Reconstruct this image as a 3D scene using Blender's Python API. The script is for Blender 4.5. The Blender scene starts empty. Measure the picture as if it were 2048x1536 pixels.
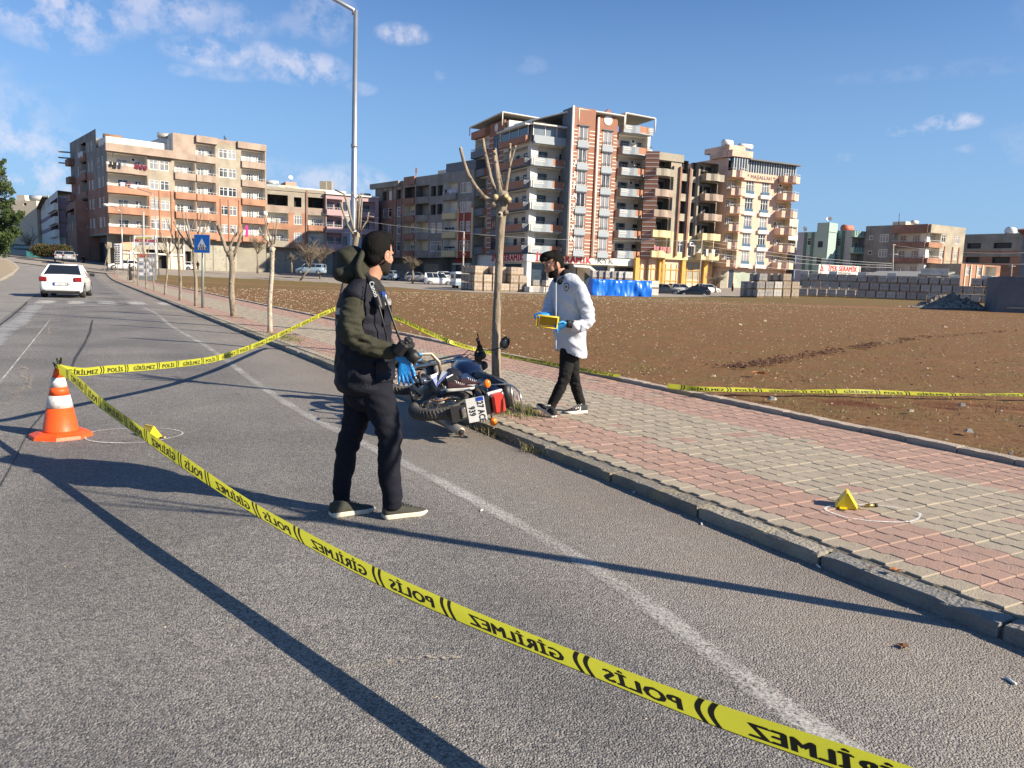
import bpy, bmesh, math, random
from mathutils import Vector, Matrix, noise
import numpy as np
random.seed(7)
RAD = math.radians
scene = bpy.context.scene
col = scene.collection
F_PX = 1540.0; PITCH = RAD(7.66); ROLL = RAD(1.95); EYE = 1.5
cam_d = bpy.data.cameras.new('camera'); cam = bpy.data.objects.new('camera', cam_d); col.objects.link(cam)
cam_d.sensor_width = 36.0; cam_d.lens = 36.0 * F_PX / 2048.0; cam_d.clip_start = 0.05; cam_d.clip_end = 6000
_f = Vector((0, math.cos(PITCH), -math.sin(PITCH))); _r = Vector((1, 0, 0)); _u = _r.cross(_f)
CR = _r * math.cos(ROLL) + _u * math.sin(ROLL); CU = _u * math.cos(ROLL) - _r * math.sin(ROLL); CF = _f
m4 = Matrix((( CR.x, CU.x, -CF.x, 0), (CR.y, CU.y, -CF.y, 0), (CR.z, CU.z, -CF.z, EYE), (0, 0, 0, 1)))
cam.matrix_world = m4
scene.camera = cam
SUN_AZ = RAD(111.0); SUN_EL = RAD(28.0)
w = bpy.data.worlds.new('World'); scene.world = w; w.use_nodes = True
nt = w.node_tree; nt.nodes.clear()
def N(t, typ, **k):
 n = t.nodes.new(typ)
 for a, b in k.items(): setattr(n, a, b)
 return n
wout = N(nt, 'ShaderNodeOutputWorld'); bg = N(nt, 'ShaderNodeBackground'); sky = N(nt, 'ShaderNodeTexSky')
sky.sky_type = 'NISHITA'; sky.sun_disc = False; sky.sun_elevation = SUN_EL; sky.sun_rotation = SUN_AZ
sky.altitude = 800; sky.air_density = 1.0; sky.dust_density = 0.1; sky.ozone_density = 2.0
bg.inputs['Strength'].default_value = 0.058
tint = N(nt, 'ShaderNodeMix', data_type='RGBA', blend_type='MULTIPLY'); tint.inputs['Factor'].default_value = 1; tint.inputs['B'].default_value = (.78, 1.04, 1.34, 1)
nt.links.new(sky.outputs['Color'], tint.inputs['A'])
tc = N(nt, 'ShaderNodeTexCoord'); sxyz = N(nt, 'ShaderNodeSeparateXYZ'); nt.links.new(tc.outputs['Generated'], sxyz.inputs[0])
hz = N(nt, 'ShaderNodeMapRange'); hz.inputs[1].default_value = .34; hz.inputs[2].default_value = -.02; hz.inputs[3].default_value = 0; hz.inputs[4].default_value = 1.0; nt.links.new(sxyz.outputs[2], hz.inputs[0])
hmix = N(nt, 'ShaderNodeMix', data_type='RGBA'); hmix.inputs['B'].default_value = (2.6, 4.3, 6.6, 1); nt.links.new(hz.outputs[0], hmix.inputs['Factor']); nt.links.new(tint.outputs['Result'], hmix.inputs['A'])
SKYCOL = hmix.outputs['Result']
geo = tc.outputs['Generated']
def vm(op, a, b=None, s=None):
 n = N(nt, 'ShaderNodeVectorMath', operation=op); nt.links.new(a, n.inputs[0])
 if b is not None:
  if hasattr(b, 'links'): nt.links.new(b, n.inputs[1])
  else: n.inputs[1].default_value = b
 if s is not None: n.inputs['Scale'].default_value = s
 return n
def mm(op, a, b=None, c=None, clamp=False):
 n = N(nt, 'ShaderNodeMath', operation=op, use_clamp=clamp)
 for i, v in enumerate((a, b, c)):
  if v is None: continue
  if hasattr(v, 'links'): nt.links.new(v, n.inputs[i])
  else: n.inputs[i].default_value = v
 return n.outputs[0]
def pix_dir(x, y):
 return (CF + CR * ((x - 1024) / F_PX) + CU * ((768 - y) / F_PX)).normalized()
wn = N(nt, 'ShaderNodeTexNoise'); wn.inputs['Scale'].default_value = 30; wn.inputs['Detail'].default_value = 6; wn.inputs['Roughness'].default_value = .62
nt.links.new(geo, wn.inputs['Vector'])
wn2 = N(nt, 'ShaderNodeTexNoise'); wn2.inputs['Scale'].default_value = 5; wn2.inputs['Detail'].default_value = 4
nt.links.new(geo, wn2.inputs['Vector'])
total = None
clouds = [(100,18,95,30,.6),(115,75,55,17,.4),(205,32,35,16,.3),(330,8,70,24,.5),(295,46,36,13,.35),(440,42,60,24,.3),(600,52,40,16,.2),(650,30,40,36,.3),(430,106,62,19,.55),(520,108,40,16,.45),(604,135,60,22,.6),(596,116,14,12,.4),
   (445,148,40,9,.25),(364,140,16,8,.25),(522,147,16,9,.3),(806,68,36,14,.55),(722,178,22,9,.25),(880,150,8,8,.2),(1060,130,25,12,.12),(1910,243,34,10,.6),(1818,258,28,9,.5),(1955,296,24,6,.2),(1690,315,14,6,.15),
   (90,352,130,58,.6),(-60,330,120,80,.6),(640,372,60,26,.5),(700,380,60,34,.5),(560,340,60,16,.15),(2000,130,200,10,.1),
   (-500,120,260,60,.4),(-300,-200,200,50,.4),(2500,250,220,40,.3),(2700,-100,240,50,.3),(300,-400,260,60,.4),(1200,-500,300,60,.4)]
for cx, cy, rx, ry, st in clouds:
 d = pix_dir(cx, cy); right = Vector((d.y, -d.x, 0)).normalized(); up = right.cross(d)
 k = F_PX
 df = vm('SUBTRACT', geo, tuple(d)).outputs[0]
 a = N(nt, 'ShaderNodeVectorMath', operation='DOT_PRODUCT'); nt.links.new(df, a.inputs[0]); a.inputs[1].default_value = tuple(right * (k / rx))
 b = N(nt, 'ShaderNodeVectorMath', operation='DOT_PRODUCT'); nt.links.new(df, b.inputs[0]); b.inputs[1].default_value = tuple(up * (k / ry))
 r2 = mm('ADD', mm('MULTIPLY', a.outputs['Value'], a.outputs['Value']), mm('MULTIPLY', b.outputs['Value'], b.outputs['Value']))
 front = N(nt, 'ShaderNodeVectorMath', operation='DOT_PRODUCT'); nt.links.new(geo, front.inputs[0]); front.inputs[1].default_value = tuple(d)
 e = mm('MULTIPLY', mm('MULTIPLY', mm('SUBTRACT', 1.35, mm('MULTIPLY', r2, .55), clamp=True), st * 1.08), mm('GREATER_THAN', front.outputs['Value'], 0))
 total = e if total is None else mm('MAXIMUM', total, e)
nz = mm('MULTIPLY', mm('SUBTRACT', wn.outputs['Fac'], .42), 5.5, clamp=True)
dens = mm('MULTIPLY', total, nz, clamp=True)
mix = N(nt, 'ShaderNodeMix', data_type='RGBA'); mix.inputs['B'].default_value = (7.8, 7.5, 8.4, 1)
nt.links.new(mm('MULTIPLY', dens, .85), mix.inputs['Factor']); nt.links.new(SKYCOL, mix.inputs['A'])
nt.links.new(mix.outputs['Result'], bg.inputs['Color']); nt.links.new(bg.outputs[0], wout.inputs['Surface'])
sun_d = bpy.data.lights.new('sun', 'SUN'); sun_d.energy = 4.9; sun_d.angle = RAD(0.5); sun_d.color = (1.0, .88, .70)
sun = bpy.data.objects.new('sun', sun_d); col.objects.link(sun)
sdir = Vector((math.sin(SUN_AZ) * math.cos(SUN_EL), math.cos(SUN_AZ) * math.cos(SUN_EL), math.sin(SUN_EL)))
sun.rotation_euler = sdir.to_track_quat('Z', 'Y').to_euler(); sun.location = sdir * 60
scene.view_settings.view_transform = 'Standard'; scene.view_settings.look = 'None'
scene.view_settings.exposure = 1.0; scene.view_settings.gamma = 1; scene.view_settings.use_curve_mapping = False
ROAD_AZ = RAD(-29.56)
US = Vector((math.sin(ROAD_AZ), math.cos(ROAD_AZ), 0)); VT = Vector((US.y, -US.x, 0))
def W(s, t, z=0.0): return US * s + VT * t + Vector((0, 0, z))
def st_of(p): return p.dot(US), p.dot(VT)
def ray(x, y): return CF + CR * ((x - 1024) / F_PX) + CU * ((768 - y) / F_PX)
def G(x, y, z=0.0):
 d = ray(x, y); return Vector((0, 0, EYE)) + d * ((z - EYE) / d.z)
def K(x, y, Y):
 d = ray(x, y); return Vector((0, 0, EYE)) + d * (Y / d.y)
def sp(v, k=6.0):
 return k * math.log1p(math.exp(min(40, v / k)))
def sstep(a, b, v):
 t = min(1, max(0, (v - a) / (b - a))); return t * t * (3 - 2 * t)
def terr(x, y):
 if y > 190: y = 190
 if x < -140: x = -140
 z = .032 * sp(y - 98) + .055 * sp(-x - 50) * sstep(60, 110, y) + .55 * sstep(14, 42, x) * sstep(35, 90, y)
 return z
def GT(x, y, off=0.0):
 lo = 3.0; d = ray(x, y); prev = lo; t = lo
 while t < 400:
  p = Vector((0, 0, EYE)) + d * t
  if p.z < terr(p.x, p.y) + off: break
  prev = t; t *= 1.03
 a, b = prev, t
 for i in range(24):
  m = (a + b) / 2; p = Vector((0, 0, EYE)) + d * m
  if p.z < terr(p.x, p.y) + off: b = m
  else: a = m
 return Vector((0, 0, EYE)) + d * b
MATS = {}
def mat(name, c1, c2=None, scale=4.0, rough=.8, bump=0.0, bscale=40.0, metal=0.0, det=4.0, stretch=None, spec=.4, contrast=1.0, c3=None, s3=60.0, f3=.25, coat=0.0, coords='P', alpha=None, trans=0.0, emis=None, rvar=0.0, sss=0.0):
 if name in MATS: return MATS[name]
 m = bpy.data.materials.new(name); m.use_nodes = True; t = m.node_tree; b = t.nodes['Principled BSDF']
 b.inputs['Roughness'].default_value = rough; b.inputs['Metallic'].default_value = metal
 b.inputs['Specular IOR Level'].default_value = spec
 b.inputs['Coat Weight'].default_value = coat; b.inputs['Coat Roughness'].default_value = .06
 if trans: b.inputs['Transmission Weight'].default_value = trans
 if sss: b.inputs['Subsurface Weight'].default_value = sss; b.inputs['Subsurface Radius'].default_value = (.012, .004, .002)
 if coords == 'P': vec = N(t, 'ShaderNodeNewGeometry').outputs['Position']
 else: vec = N(t, 'ShaderNodeTexCoord').outputs['Object']
 if stretch:
  mp = N(t, 'ShaderNodeMapping'); mp.inputs['Scale'].default_value = stretch; t.links.new(vec, mp.inputs[0]); vec = mp.outputs[0]
 if c2 is None: c2 = tuple(v * .82 for v in c1)
 n = N(t, 'ShaderNodeTexNoise'); n.inputs['Scale'].default_value = scale; n.inputs['Detail'].default_value = det; n.inputs['Roughness'].default_value = .6
 t.links.new(vec, n.inputs['Vector'])
 r = N(t, 'ShaderNodeMapRange'); r.inputs[1].default_value = .5 - .22 / contrast; r.inputs[2].default_value = .5 + .22 / contrast
 t.links.new(n.outputs['Fac'], r.inputs[0])
 mx = N(t, 'ShaderNodeMix', data_type='RGBA'); mx.inputs['A'].default_value = (*c1, 1); mx.inputs['B'].default_value = (*c2, 1)
 t.links.new(r.outputs[0], mx.inputs['Factor']); outc = mx.outputs['Result']
 if c3 is not None:
  n3 = N(t, 'ShaderNodeTexNoise'); n3.inputs['Scale'].default_value = s3; n3.inputs['Detail'].default_value = 3
  t.links.new(vec, n3.inputs['Vector'])
  r3 = N(t, 'ShaderNodeMapRange'); r3.inputs[1].default_value = .55; r3.inputs[2].default_value = .7; r3.inputs[4].default_value = f3 * 3
  t.links.new(n3.outputs['Fac'], r3.inputs[0])
  m3 = N(t, 'ShaderNodeMix', data_type='RGBA'); m3.inputs['B'].default_value = (*c3, 1); t.links.new(outc, m3.inputs['A']); t.links.new(r3.outputs[0], m3.inputs['Factor']); outc = m3.outputs['Result']
 if rvar:
  oi = N(t, 'ShaderNodeObjectInfo'); mr = N(t, 'ShaderNodeMapRange'); mr.inputs[3].default_value = 1 - rvar; mr.inputs[4].default_value = 1 + rvar
  t.links.new(oi.outputs['Random'], mr.inputs[0])
  hs = N(t, 'ShaderNodeHueSaturation'); t.links.new(mr.outputs[0], hs.inputs['Value']); t.links.new(outc, hs.inputs['Color']); outc = hs.outputs[0]
 t.links.new(outc, b.inputs['Base Color'])
 if bump:
  nb = N(t, 'ShaderNodeTexNoise'); nb.inputs['Scale'].default_value = bscale; nb.inputs['Detail'].default_value = 5; t.links.new(vec, nb.inputs['Vector'])
  bp = N(t, 'ShaderNodeBump'); bp.inputs['Strength'].default_value = bump; bp.inputs['Distance'].default_value = .02
  t.links.new(nb.outputs['Fac'], bp.inputs['Height']); t.links.new(bp.outputs[0], b.inputs['Normal'])
 if alpha is not None: b.inputs['Alpha'].default_value = alpha
 MATS[name] = m; return m
class MB:
 def __init__(s): s.v = []; s.f = []; s.m = []; s.mats = []; s.smooth = []
 def mi(s, m):
  if m not in s.mats: s.mats.append(m)
  return s.mats.index(m)
 def add(s, vs, fs, m, sm=False, mtx=None):
  o = len(s.v); k = s.mi(m)
  for p in vs:
   p = Vector(p)
   s.v.append(tuple(mtx @ p) if mtx is not None else tuple(p))
  for f in fs: s.f.append([i + o for i in f]); s.m.append(k); s.smooth.append(sm)
 def box(s, c, size, m, rz=0, mtx=None, bevel=0):
  x, y, z = size[0] / 2, size[1] / 2, size[2] / 2
  M = Matrix.Translation(c) @ Matrix.Rotation(rz, 4, 'Z')
  if mtx is not None: M = mtx @ M
  if bevel:
   b = bevel; vs = [];
   for sx in (-1, 1):
    for sy in (-1, 1):
     for sz in (-1, 1):
      vs += [(sx*(x-b), sy*(y-b), sz*z), (sx*(x-b), sy*y, sz*(z-b)), (sx*x, sy*(y-b), sz*(z-b))]
   bm = bmesh.new(); bv = [bm.verts.new(v) for v in vs]; r = bmesh.ops.convex_hull(bm, input=bv); bm.verts.index_update()
   vv = [tuple(v.co) for v in bm.verts]; ff = [[q.index for q in f.verts] for f in bm.faces]; bm.free()
   s.add(vv, ff, m, False, M); return
  vs = [(-x,-y,-z),(x,-y,-z),(x,y,-z),(-x,y,-z),(-x,-y,z),(x,-y,z),(x,y,z),(-x,y,z)]
  s.add(vs, [(0,3,2,1),(4,5,6,7),(0,1,5,4),(1,2,6,5),(2,3,7,6),(3,0,4,7)], m, False, M)
 def prism(s, pts, z0, z1, m, mtx=None, top=None):
  n = len(pts); vs = [(p[0], p[1], z0) for p in pts] + [(p[0], p[1], z1) for p in pts]
  s.add(vs, [[(i), (i+1) % n, n + (i+1) % n, n + i] for i in range(n)] + [list(range(n))[::-1]], m, False, mtx)
  s.add([(p[0], p[1], z1) for p in pts], [list(range(n))], top or m, False, mtx)
 def tube(s, pts, rad, m, n=8, sm=True, cap=True, mtx=None, flat=None):
  pts = [Vector(p) for p in pts]; rs = rad if isinstance(rad, (list, tuple)) else [rad] * len(pts)
  vs = []; fs = []; ref = None
  for i, p in enumerate(pts):
   a = pts[max(0, i-1)]; b = pts[min(len(pts)-1, i+1)]; t = (b - a)
   t = t.normalized() if t.length > 1e-9 else Vector((0, 0, 1))
   if ref is None: ref = Vector((0, 0, 1)) if abs(t.z) < .9 else Vector((1, 0, 0))
   x = (ref - t * ref.dot(t))
   x = x.normalized() if x.length > 1e-6 else t.orthogonal().normalized()
   y = t.cross(x); ref = x
   for k in range(n):
    an = 2 * math.pi * k / n; vs.append(p + (x * math.cos(an) + y * math.sin(an)) * rs[i])
  for i in range(len(pts) - 1):
   for k in range(n): fs.append((i*n+k, i*n+(k+1) % n, (i+1)*n+(k+1) % n, (i+1)*n+k))
  if cap: fs.append(list(range(n))[::-1]); fs.append([(len(pts)-1)*n+k for k in range(n)])
  s.add(vs, fs, m, sm, mtx)
 def loft(s, rings, m, sm=True, cap=True, mtx=None, closed=True):
  n = len(rings[0]); vs = [v for r in rings for v in r]; fs = []
  for i in range(len(rings) - 1):
   for k in range(n if closed else n - 1): fs.append((i*n+k, i*n+(k+1) % n, (i+1)*n+(k+1) % n, (i+1)*n+k))
  if cap: fs.append(list(range(n))[::-1]); fs.append([(len(rings)-1)*n+k for k in range(n)])
  s.add(vs, fs, m, sm, mtx)
 def sphere(s, c, r, m, seg=16, ring=10, mtx=None, sc=(1, 1, 1)):
  rings = []
  for i in range(ring + 1):
   th = math.pi * i / ring; rings.append([Vector((c[0] + r*sc[0]*math.sin(th)*math.cos(2*math.pi*k/seg), c[1] + r*sc[1]*math.sin(th)*math.sin(2*math.pi*k/seg), c[2] - r*sc[2]*math.cos(th))) for k in range(seg)])
  s.loft(rings, m, True, False, mtx)
 def torus(s, c, R, r, m, n=32, k=10, mtx=None, axis='Y', rx=1.0):
  vs = []; fs = []
  for i in range(n):
   a = 2*math.pi*i/n
   for j in range(k):
    b = 2*math.pi*j/k; q = (R + r*math.cos(b)); h = r*rx*math.sin(b)
    p = (q*math.cos(a), h, q*math.sin(a)) if axis == 'Y' else ((q*math.cos(a), q*math.sin(a), h) if axis == 'Z' else (h, q*math.cos(a), q*math.sin(a)))
    vs.append((c[0]+p[0], c[1]+p[1], c[2]+p[2]))
  for i in range(n):
   for j in range(k): fs.append((i*k+j, ((i+1) % n)*k+j, ((i+1) % n)*k+(j+1) % k, i*k+(j+1) % k))
  s.add(vs, fs, m, True, mtx)
 def cyl(s, a, b, r, m, n=12, sm=True, r2=None, mtx=None): s.tube([a, b], [r, r if r2 is None else r2], m, n, sm, True, mtx)
 def mesh(s, name):
  me = bpy.data.meshes.new(name); me.from_pydata(s.v, [], s.f);
  for m in s.mats: me.materials.append(m)
  me.polygons.foreach_set('material_index', s.m); me.polygons.foreach_set('use_smooth', s.smooth); me.update(); return me
 def build(s, name, parent=None, loc=None, **tags):
  o = bpy.data.objects.new(name, s.mesh(name)); col.objects.link(o)
  if parent is not None: o.parent = parent; o.matrix_parent_inverse = parent.matrix_basis.inverted()
  if loc is not None: o.location = loc
  for k, v in tags.items(): o[k] = v
  return o
def empty(name, label, cat, loc=(0, 0, 0), rz=0, group=None):
 o = bpy.data.objects.new(name, None); col.objects.link(o); o.location = loc; o.rotation_euler = (0, 0, rz); o.empty_display_size = .1
 o['label'] = label; o['category'] = cat
 if group: o['group'] = group
 return o
def share(name, me, parent=None, loc=(0, 0, 0), rz=0, world=True):
 o = bpy.data.objects.new(name, me); col.objects.link(o); o.location = loc; o.rotation_euler = (0, 0, rz)
 if parent is not None:
  o.parent = parent
  if world: o.matrix_parent_inverse = parent.matrix_basis.inverted()
 return o
def dup(root, loc, rz=0, label=None, scale=None):
 def cp(o, par):
  c = o.copy(); col.objects.link(c); c.parent = par
  for ch in o.children: cp(ch, c)
  return c
 r = cp(root, None); r.location = loc; r.rotation_euler = (0, 0, rz)
 if scale: r.scale = scale
 if label: r['label'] = label
 return r
def text_mesh(body, size, m, depth=0.0, align='CENTER', bold=0.0, squash=1.0):
 c = bpy.data.curves.new('lettering', 'FONT'); c.body = body; c.size = size; c.align_x = align; c.align_y = 'CENTER'; c.extrude = depth; c.resolution_u = 2; c.space_character = 1.08
 o = bpy.data.objects.new('lettering', c); col.objects.link(o); bpy.context.view_layer.update()
 me = bpy.data.meshes.new_from_object(o.evaluated_get(bpy.context.evaluated_depsgraph_get())); bpy.data.objects.remove(o); me.materials.clear(); me.materials.append(m)
 if squash != 1:
  for v in me.vertices: v.co.x *= squash
 if bold:   # heavier strokes: the same glyphs again, shifted a little sideways
  bm = bmesh.new(); bm.from_mesh(me); m2 = me.copy()
  for v in m2.vertices: v.co.x += bold * 2; v.co.z += .0002
  bm.from_mesh(m2)
  for v in m2.vertices: v.co.x -= bold; v.co.y += bold * .7; v.co.z += .0002
  bm.from_mesh(m2); bm.to_mesh(me); bm.free()
 return me
def lettering(body, size, m, parent, origin, xdir, up, squash=1.0, bold=.0, name='lettering', depth=.002, align='CENTER'):
 me = text_mesh(body, size, m, depth, align, bold, squash)
 x = Vector(xdir).normalized(); u = Vector(up).normalized(); n = x.cross(u)
 M = Matrix(((x.x, u.x, n.x, origin[0]), (x.y, u.y, n.y, origin[1]), (x.z, u.z, n.z, origin[2]), (0, 0, 0, 1)))
 me.transform(M)
 o = bpy.data.objects.new(name, me); col.objects.link(o)
 if parent is not None: o.parent = parent; o.matrix_parent_inverse = parent.matrix_basis.inverted()
 return o
# ================================================================== SETTING: ground, road, pavement, field
KH = .08      # kerb height
T_K = 3.50    # kerb face
T_P = 3.645    # paving starts
T_O = 6.955    # outer kerb
def grid_sheet(name, s_list, t_list, zf, m, kind='structure', parent=None, inside=None, **tags):
 b = MB(); vs = []; fs = []
 for s_ in s_list:
  for t_ in t_list:
   p = W(s_, t_); vs.append((p.x, p.y, zf(p.x, p.y, s_, t_)))
 nt_ = len(t_list)
 for i in range(len(s_list) - 1):
  for j in range(nt_ - 1):
   if inside is not None:
    c = W((s_list[i] + s_list[i+1]) / 2, (t_list[j] + t_list[j+1]) / 2)
    if not inside(c.x, c.y): continue
   fs.append((i*nt_+j, i*nt_+j+1, (i+1)*nt_+j+1, (i+1)*nt_+j))
 b.add(vs, fs, m, True)
 o = b.build(name, parent)
 if kind: o['kind'] = kind
 return o
def frange(a, b, n): return [a + (b - a) * i / n for i in range(n + 1)]
def asphalt(name, dark, light, warm):
 m = bpy.data.materials.new(name); m.use_nodes = True; t = m.node_tree; b = t.nodes['Principled BSDF']; b.inputs['Roughness'].default_value = .82; b.inputs['Specular IOR Level'].default_value = .35
 P = N(t, 'ShaderNodeNewGeometry').outputs['Position']; L = t.links.new
 def mth(op, a, b_=None, clamp=False):
  n = N(t, 'ShaderNodeMath', operation=op, use_clamp=clamp)
  for i, v in enumerate((a, b_)):
   if v is None: continue
   if hasattr(v, 'links'): L(v, n.inputs[i])
   else: n.inputs[i].default_value = v
  return n.outputs[0]
 def noi(sc, det=4, ro=.6, src=None, dist=0):
  n = N(t, 'ShaderNodeTexNoise'); n.inputs['Scale'].default_value = sc; n.inputs['Detail'].default_value = det; n.inputs['Roughness'].default_value = ro; n.inputs['Distortion'].default_value = dist; L(src or P, n.inputs['Vector']); return n.outputs['Fac']
 def rng(v, a, b_, c=0, d=1):
  n = N(t, 'ShaderNodeMapRange'); n.inputs[1].default_value = a; n.inputs[2].default_value = b_; n.inputs[3].default_value = c; n.inputs[4].default_value = d; L(v, n.inputs[0]); return n.outputs[0]
 def mixc(f, a, b_):
  n = N(t, 'ShaderNodeMix', data_type='RGBA'); L(f, n.inputs['Factor'])
  for k, v in (('A', a), ('B', b_)):
   if hasattr(v, 'links'): L(v, n.inputs[k])
   else: n.inputs[k].default_value = (*v, 1)
  return n.outputs['Result']
 def dotp(vec):
  n = N(t, 'ShaderNodeVectorMath', operation='DOT_PRODUCT'); L(P, n.inputs[0]); n.inputs[1].default_value = tuple(vec); return n.outputs['Value']
 tcoord = dotp(VT); scoord = dotp(US)
 vor = N(t, 'ShaderNodeTexVoronoi'); vor.inputs['Scale'].default_value = 120; L(P, vor.inputs['Vector'])
 vor2 = N(t, 'ShaderNodeTexVoronoi'); vor2.inputs['Scale'].default_value = 210; L(P, vor2.inputs['Vector'])
 sepc = N(t, 'ShaderNodeSeparateColor'); L(vor.outputs['Color'], sepc.inputs[0])
 agg = mth('ADD', mth('MULTIPLY', sepc.outputs[0], .55), mth('MULTIPLY', noi(160, 3), .45))
 c = mixc(rng(agg, .22, .86), dark, light)
 blot = noi(.55, 5, .55); c = mixc(rng(blot, .38, .66, 0, .45), c, tuple(v * .72 for v in dark))
 n1 = noi(2.2, 5, .62)
 dust = mth('MULTIPLY', rng(mth('ADD', tcoord, mth('MULTIPLY', n1, .7)), 2.2, 3.3), rng(n1, .2, .6, .45, 1))
 c = mixc(mth('MULTIPLY', dust, .55, True), c, warm)
 fine = noi(14, 5, .7); c = mixc(rng(fine, .52, .78, 0, .35), c, tuple(min(1, v * 1.25) for v in light))
 oil = noi(3.1, 3, .5, dist=.4); c = mixc(rng(oil, .71, .76, 0, .45), c, tuple(v * .5 for v in dark))
 band = mth('SINE', mth('MULTIPLY', mth('ADD', tcoord, mth('MULTIPLY', noi(.25, 2), 1.2)), 3.4)); c = mixc(rng(band, -.2, 1, 0, .14), c, tuple(v * .8 for v in dark))
 L(c, b.inputs['Base Color'])
 h = mth('ADD', mth('MULTIPLY', vor.outputs['Distance'], -1.1), mth('ADD', mth('MULTIPLY', noi(130, 2), .9), mth('MULTIPLY', vor2.outputs['Distance'], -.35)))
 bp = N(t, 'ShaderNodeBump'); bp.inputs['Strength'].default_value = .9; bp.inputs['Distance'].default_value = .0065; L(h, bp.inputs['Height']); L(bp.outputs[0], b.inputs['Normal'])
 return m
M_ASPH = asphalt('asphalt', (.085, .083, .086), (.40, .375, .34), (.31, .26, .21))
M_ASPH2 = mat('asphalt_old', (.20, .19, .175), (.27, .25, .225), .5, .9, .3, 60, c3=(.13, .125, .12), s3=1.4, f3=.2)
M_GROUND = mat('bare_earth', (.17, .115, .065), (.13, .10, .06), .3, .95)
xs = [-900, -500, -300, -200, -140] + list(range(-130, 131, 10)) + [150, 200, 300, 500, 900]
ys = [-200, -60, -20] + list(range(-10, 191, 10)) + [220, 300, 500, 900, 2500]
b = MB(); vs = []; fs = []
for x in xs:
 for y in ys: vs.append((x, y, terr(x, y) - .12))
ny = len(ys)
for i in range(len(xs) - 1):
 for j in range(ny - 1): fs.append((i*ny+j, (i+1)*ny+j, (i+1)*ny+j+1, i*ny+j+1))
b.add(vs, fs, M_GROUND, True); go = b.build('ground'); go['kind'] = 'structure'
s_road = frange(-14, 16, 10) + frange(18, 190, 86)
t_road = frange(-34, -6, 14) + frange(-4, T_K + .02, 5)
grid_sheet('road', s_road, t_road, lambda x, y, s_, t_: terr(x, y), M_ASPH)
s_l = frange(19, 190, 90)
def old_lane_t(s_): return -1.55
grid_sheet('road_far_lane', s_l, frange(-33, -1.75, 14), lambda x, y, s_, t_: terr(x, y) + .012, M_ASPH2)
def paint_mat(name, colr, lo, hi, sc=26, edge=0.12):
 m = bpy.data.materials.new(name); m.use_nodes = True; t = m.node_tree; b = t.nodes['Principled BSDF']; b.inputs['Base Color'].default_value = (*colr, 1); b.inputs['Roughness'].default_value = .75
 L = t.links.new; P = N(t, 'ShaderNodeNewGeometry').outputs['Position']
 n = N(t, 'ShaderNodeTexNoise'); n.inputs['Scale'].default_value = sc; n.inputs['Detail'].default_value = 6; n.inputs['Roughness'].default_value = .75; L(P, n.inputs['Vector'])
 n2 = N(t, 'ShaderNodeTexNoise'); n2.inputs['Scale'].default_value = 110; n2.inputs['Detail'].default_value = 2; L(P, n2.inputs['Vector'])
 n4 = N(t, 'ShaderNodeTexNoise'); n4.inputs['Scale'].default_value = 1.3; n4.inputs['Detail'].default_value = 3; L(P, n4.inputs['Vector'])
 uv = N(t, 'ShaderNodeUVMap'); sx = N(t, 'ShaderNodeSeparateXYZ'); L(uv.outputs[0], sx.inputs[0])
 def mth(op, a, b_):
  q = N(t, 'ShaderNodeMath', operation=op)
  for i, v in enumerate((a, b_)):
   if hasattr(v, 'links'): L(v, q.inputs[i])
   else: q.inputs[i].default_value = v
  return q.outputs[0]
 d = mth('MULTIPLY', mth('ABSOLUTE', mth('SUBTRACT', sx.outputs[1], .5), 0), 2.0)   # 0 centre, 1 edge
 e = mth('MULTIPLY', mth('POWER', d, 3.0), edge * 3)
 v = mth('SUBTRACT', mth('ADD', mth('ADD', mth('MULTIPLY', n.outputs['Fac'], .5), mth('MULTIPLY', n2.outputs['Fac'], .5)), mth('MULTIPLY', mth('SUBTRACT', n4.outputs['Fac'], .5), .35)), e)
 r = N(t, 'ShaderNodeMapRange'); r.inputs[1].default_value = lo; r.inputs[2].default_value = hi; L(v, r.inputs[0]); L(r.outputs[0], b.inputs['Alpha'])
 return m
def ribbon(name, pts, width, m, z=.006, parent=None, kind='structure', label=None, cat=None, n_across=1, ragged=0, zt=True):
 """flat strip on the ground along world points; UV v runs across"""
 pts = [Vector(p) for p in pts]; vs = []; fs = []; uvs = []
 for i, p in enumerate(pts):
  a = pts[max(0, i-1)]; c = pts[min(len(pts)-1, i+1)]; d = (c - a); d.z = 0; d.normalize(); nrm = Vector((-d.y, d.x, 0))
  wd = (width[i] if isinstance(width, list) else width) * (1 + random.uniform(-ragged, ragged))
  for k in (-.5, .5):
   q = p + nrm * wd * k; vs.append((q.x, q.y, (terr(q.x, q.y) if zt else 0) + z + (p.z if not zt else 0)))
 for i in range(len(pts) - 1): fs.append((2*i, 2*i+1, 2*i+3, 2*i+2))
 me = bpy.data.meshes.new(name); me.from_pydata(vs, [], fs); me.materials.append(m); uvl = me.uv_layers.new(name='UVMap')
 for poly in me.polygons:
  for li in poly.loop_indices:
   vi = me.loops[li].vertex_index; uvl.data[li].uv = (vi // 2, vi % 2)
 o = bpy.data.objects.new(name, me); col.objects.link(o)
 if parent is not None: o.parent = parent
 if kind: o['kind'] = kind
 if label: o['label'] = label; o['category'] = cat
 return o
M_LINE = paint_mat('worn_white_paint', (.56, .545, .51), .40, .68, 40, .36)
M_PAINT = paint_mat('white_paint', (.54, .52, .47), .33, .58, 20, .05)
M_CHALK = paint_mat('chalk', (.78, .78, .76), .38, .55, 60, .10)
M_CREAM = paint_mat('cream_scratch', (.45, .38, .29), .46, .60, 34, .08)
M_TAR = paint_mat('tar_seam', (.045, .044, .046), .34, .52, 30, .04)
M_PATCH = paint_mat('grey_patch', (.30, .295, .285), .30, .5, 12, .06)
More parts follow.
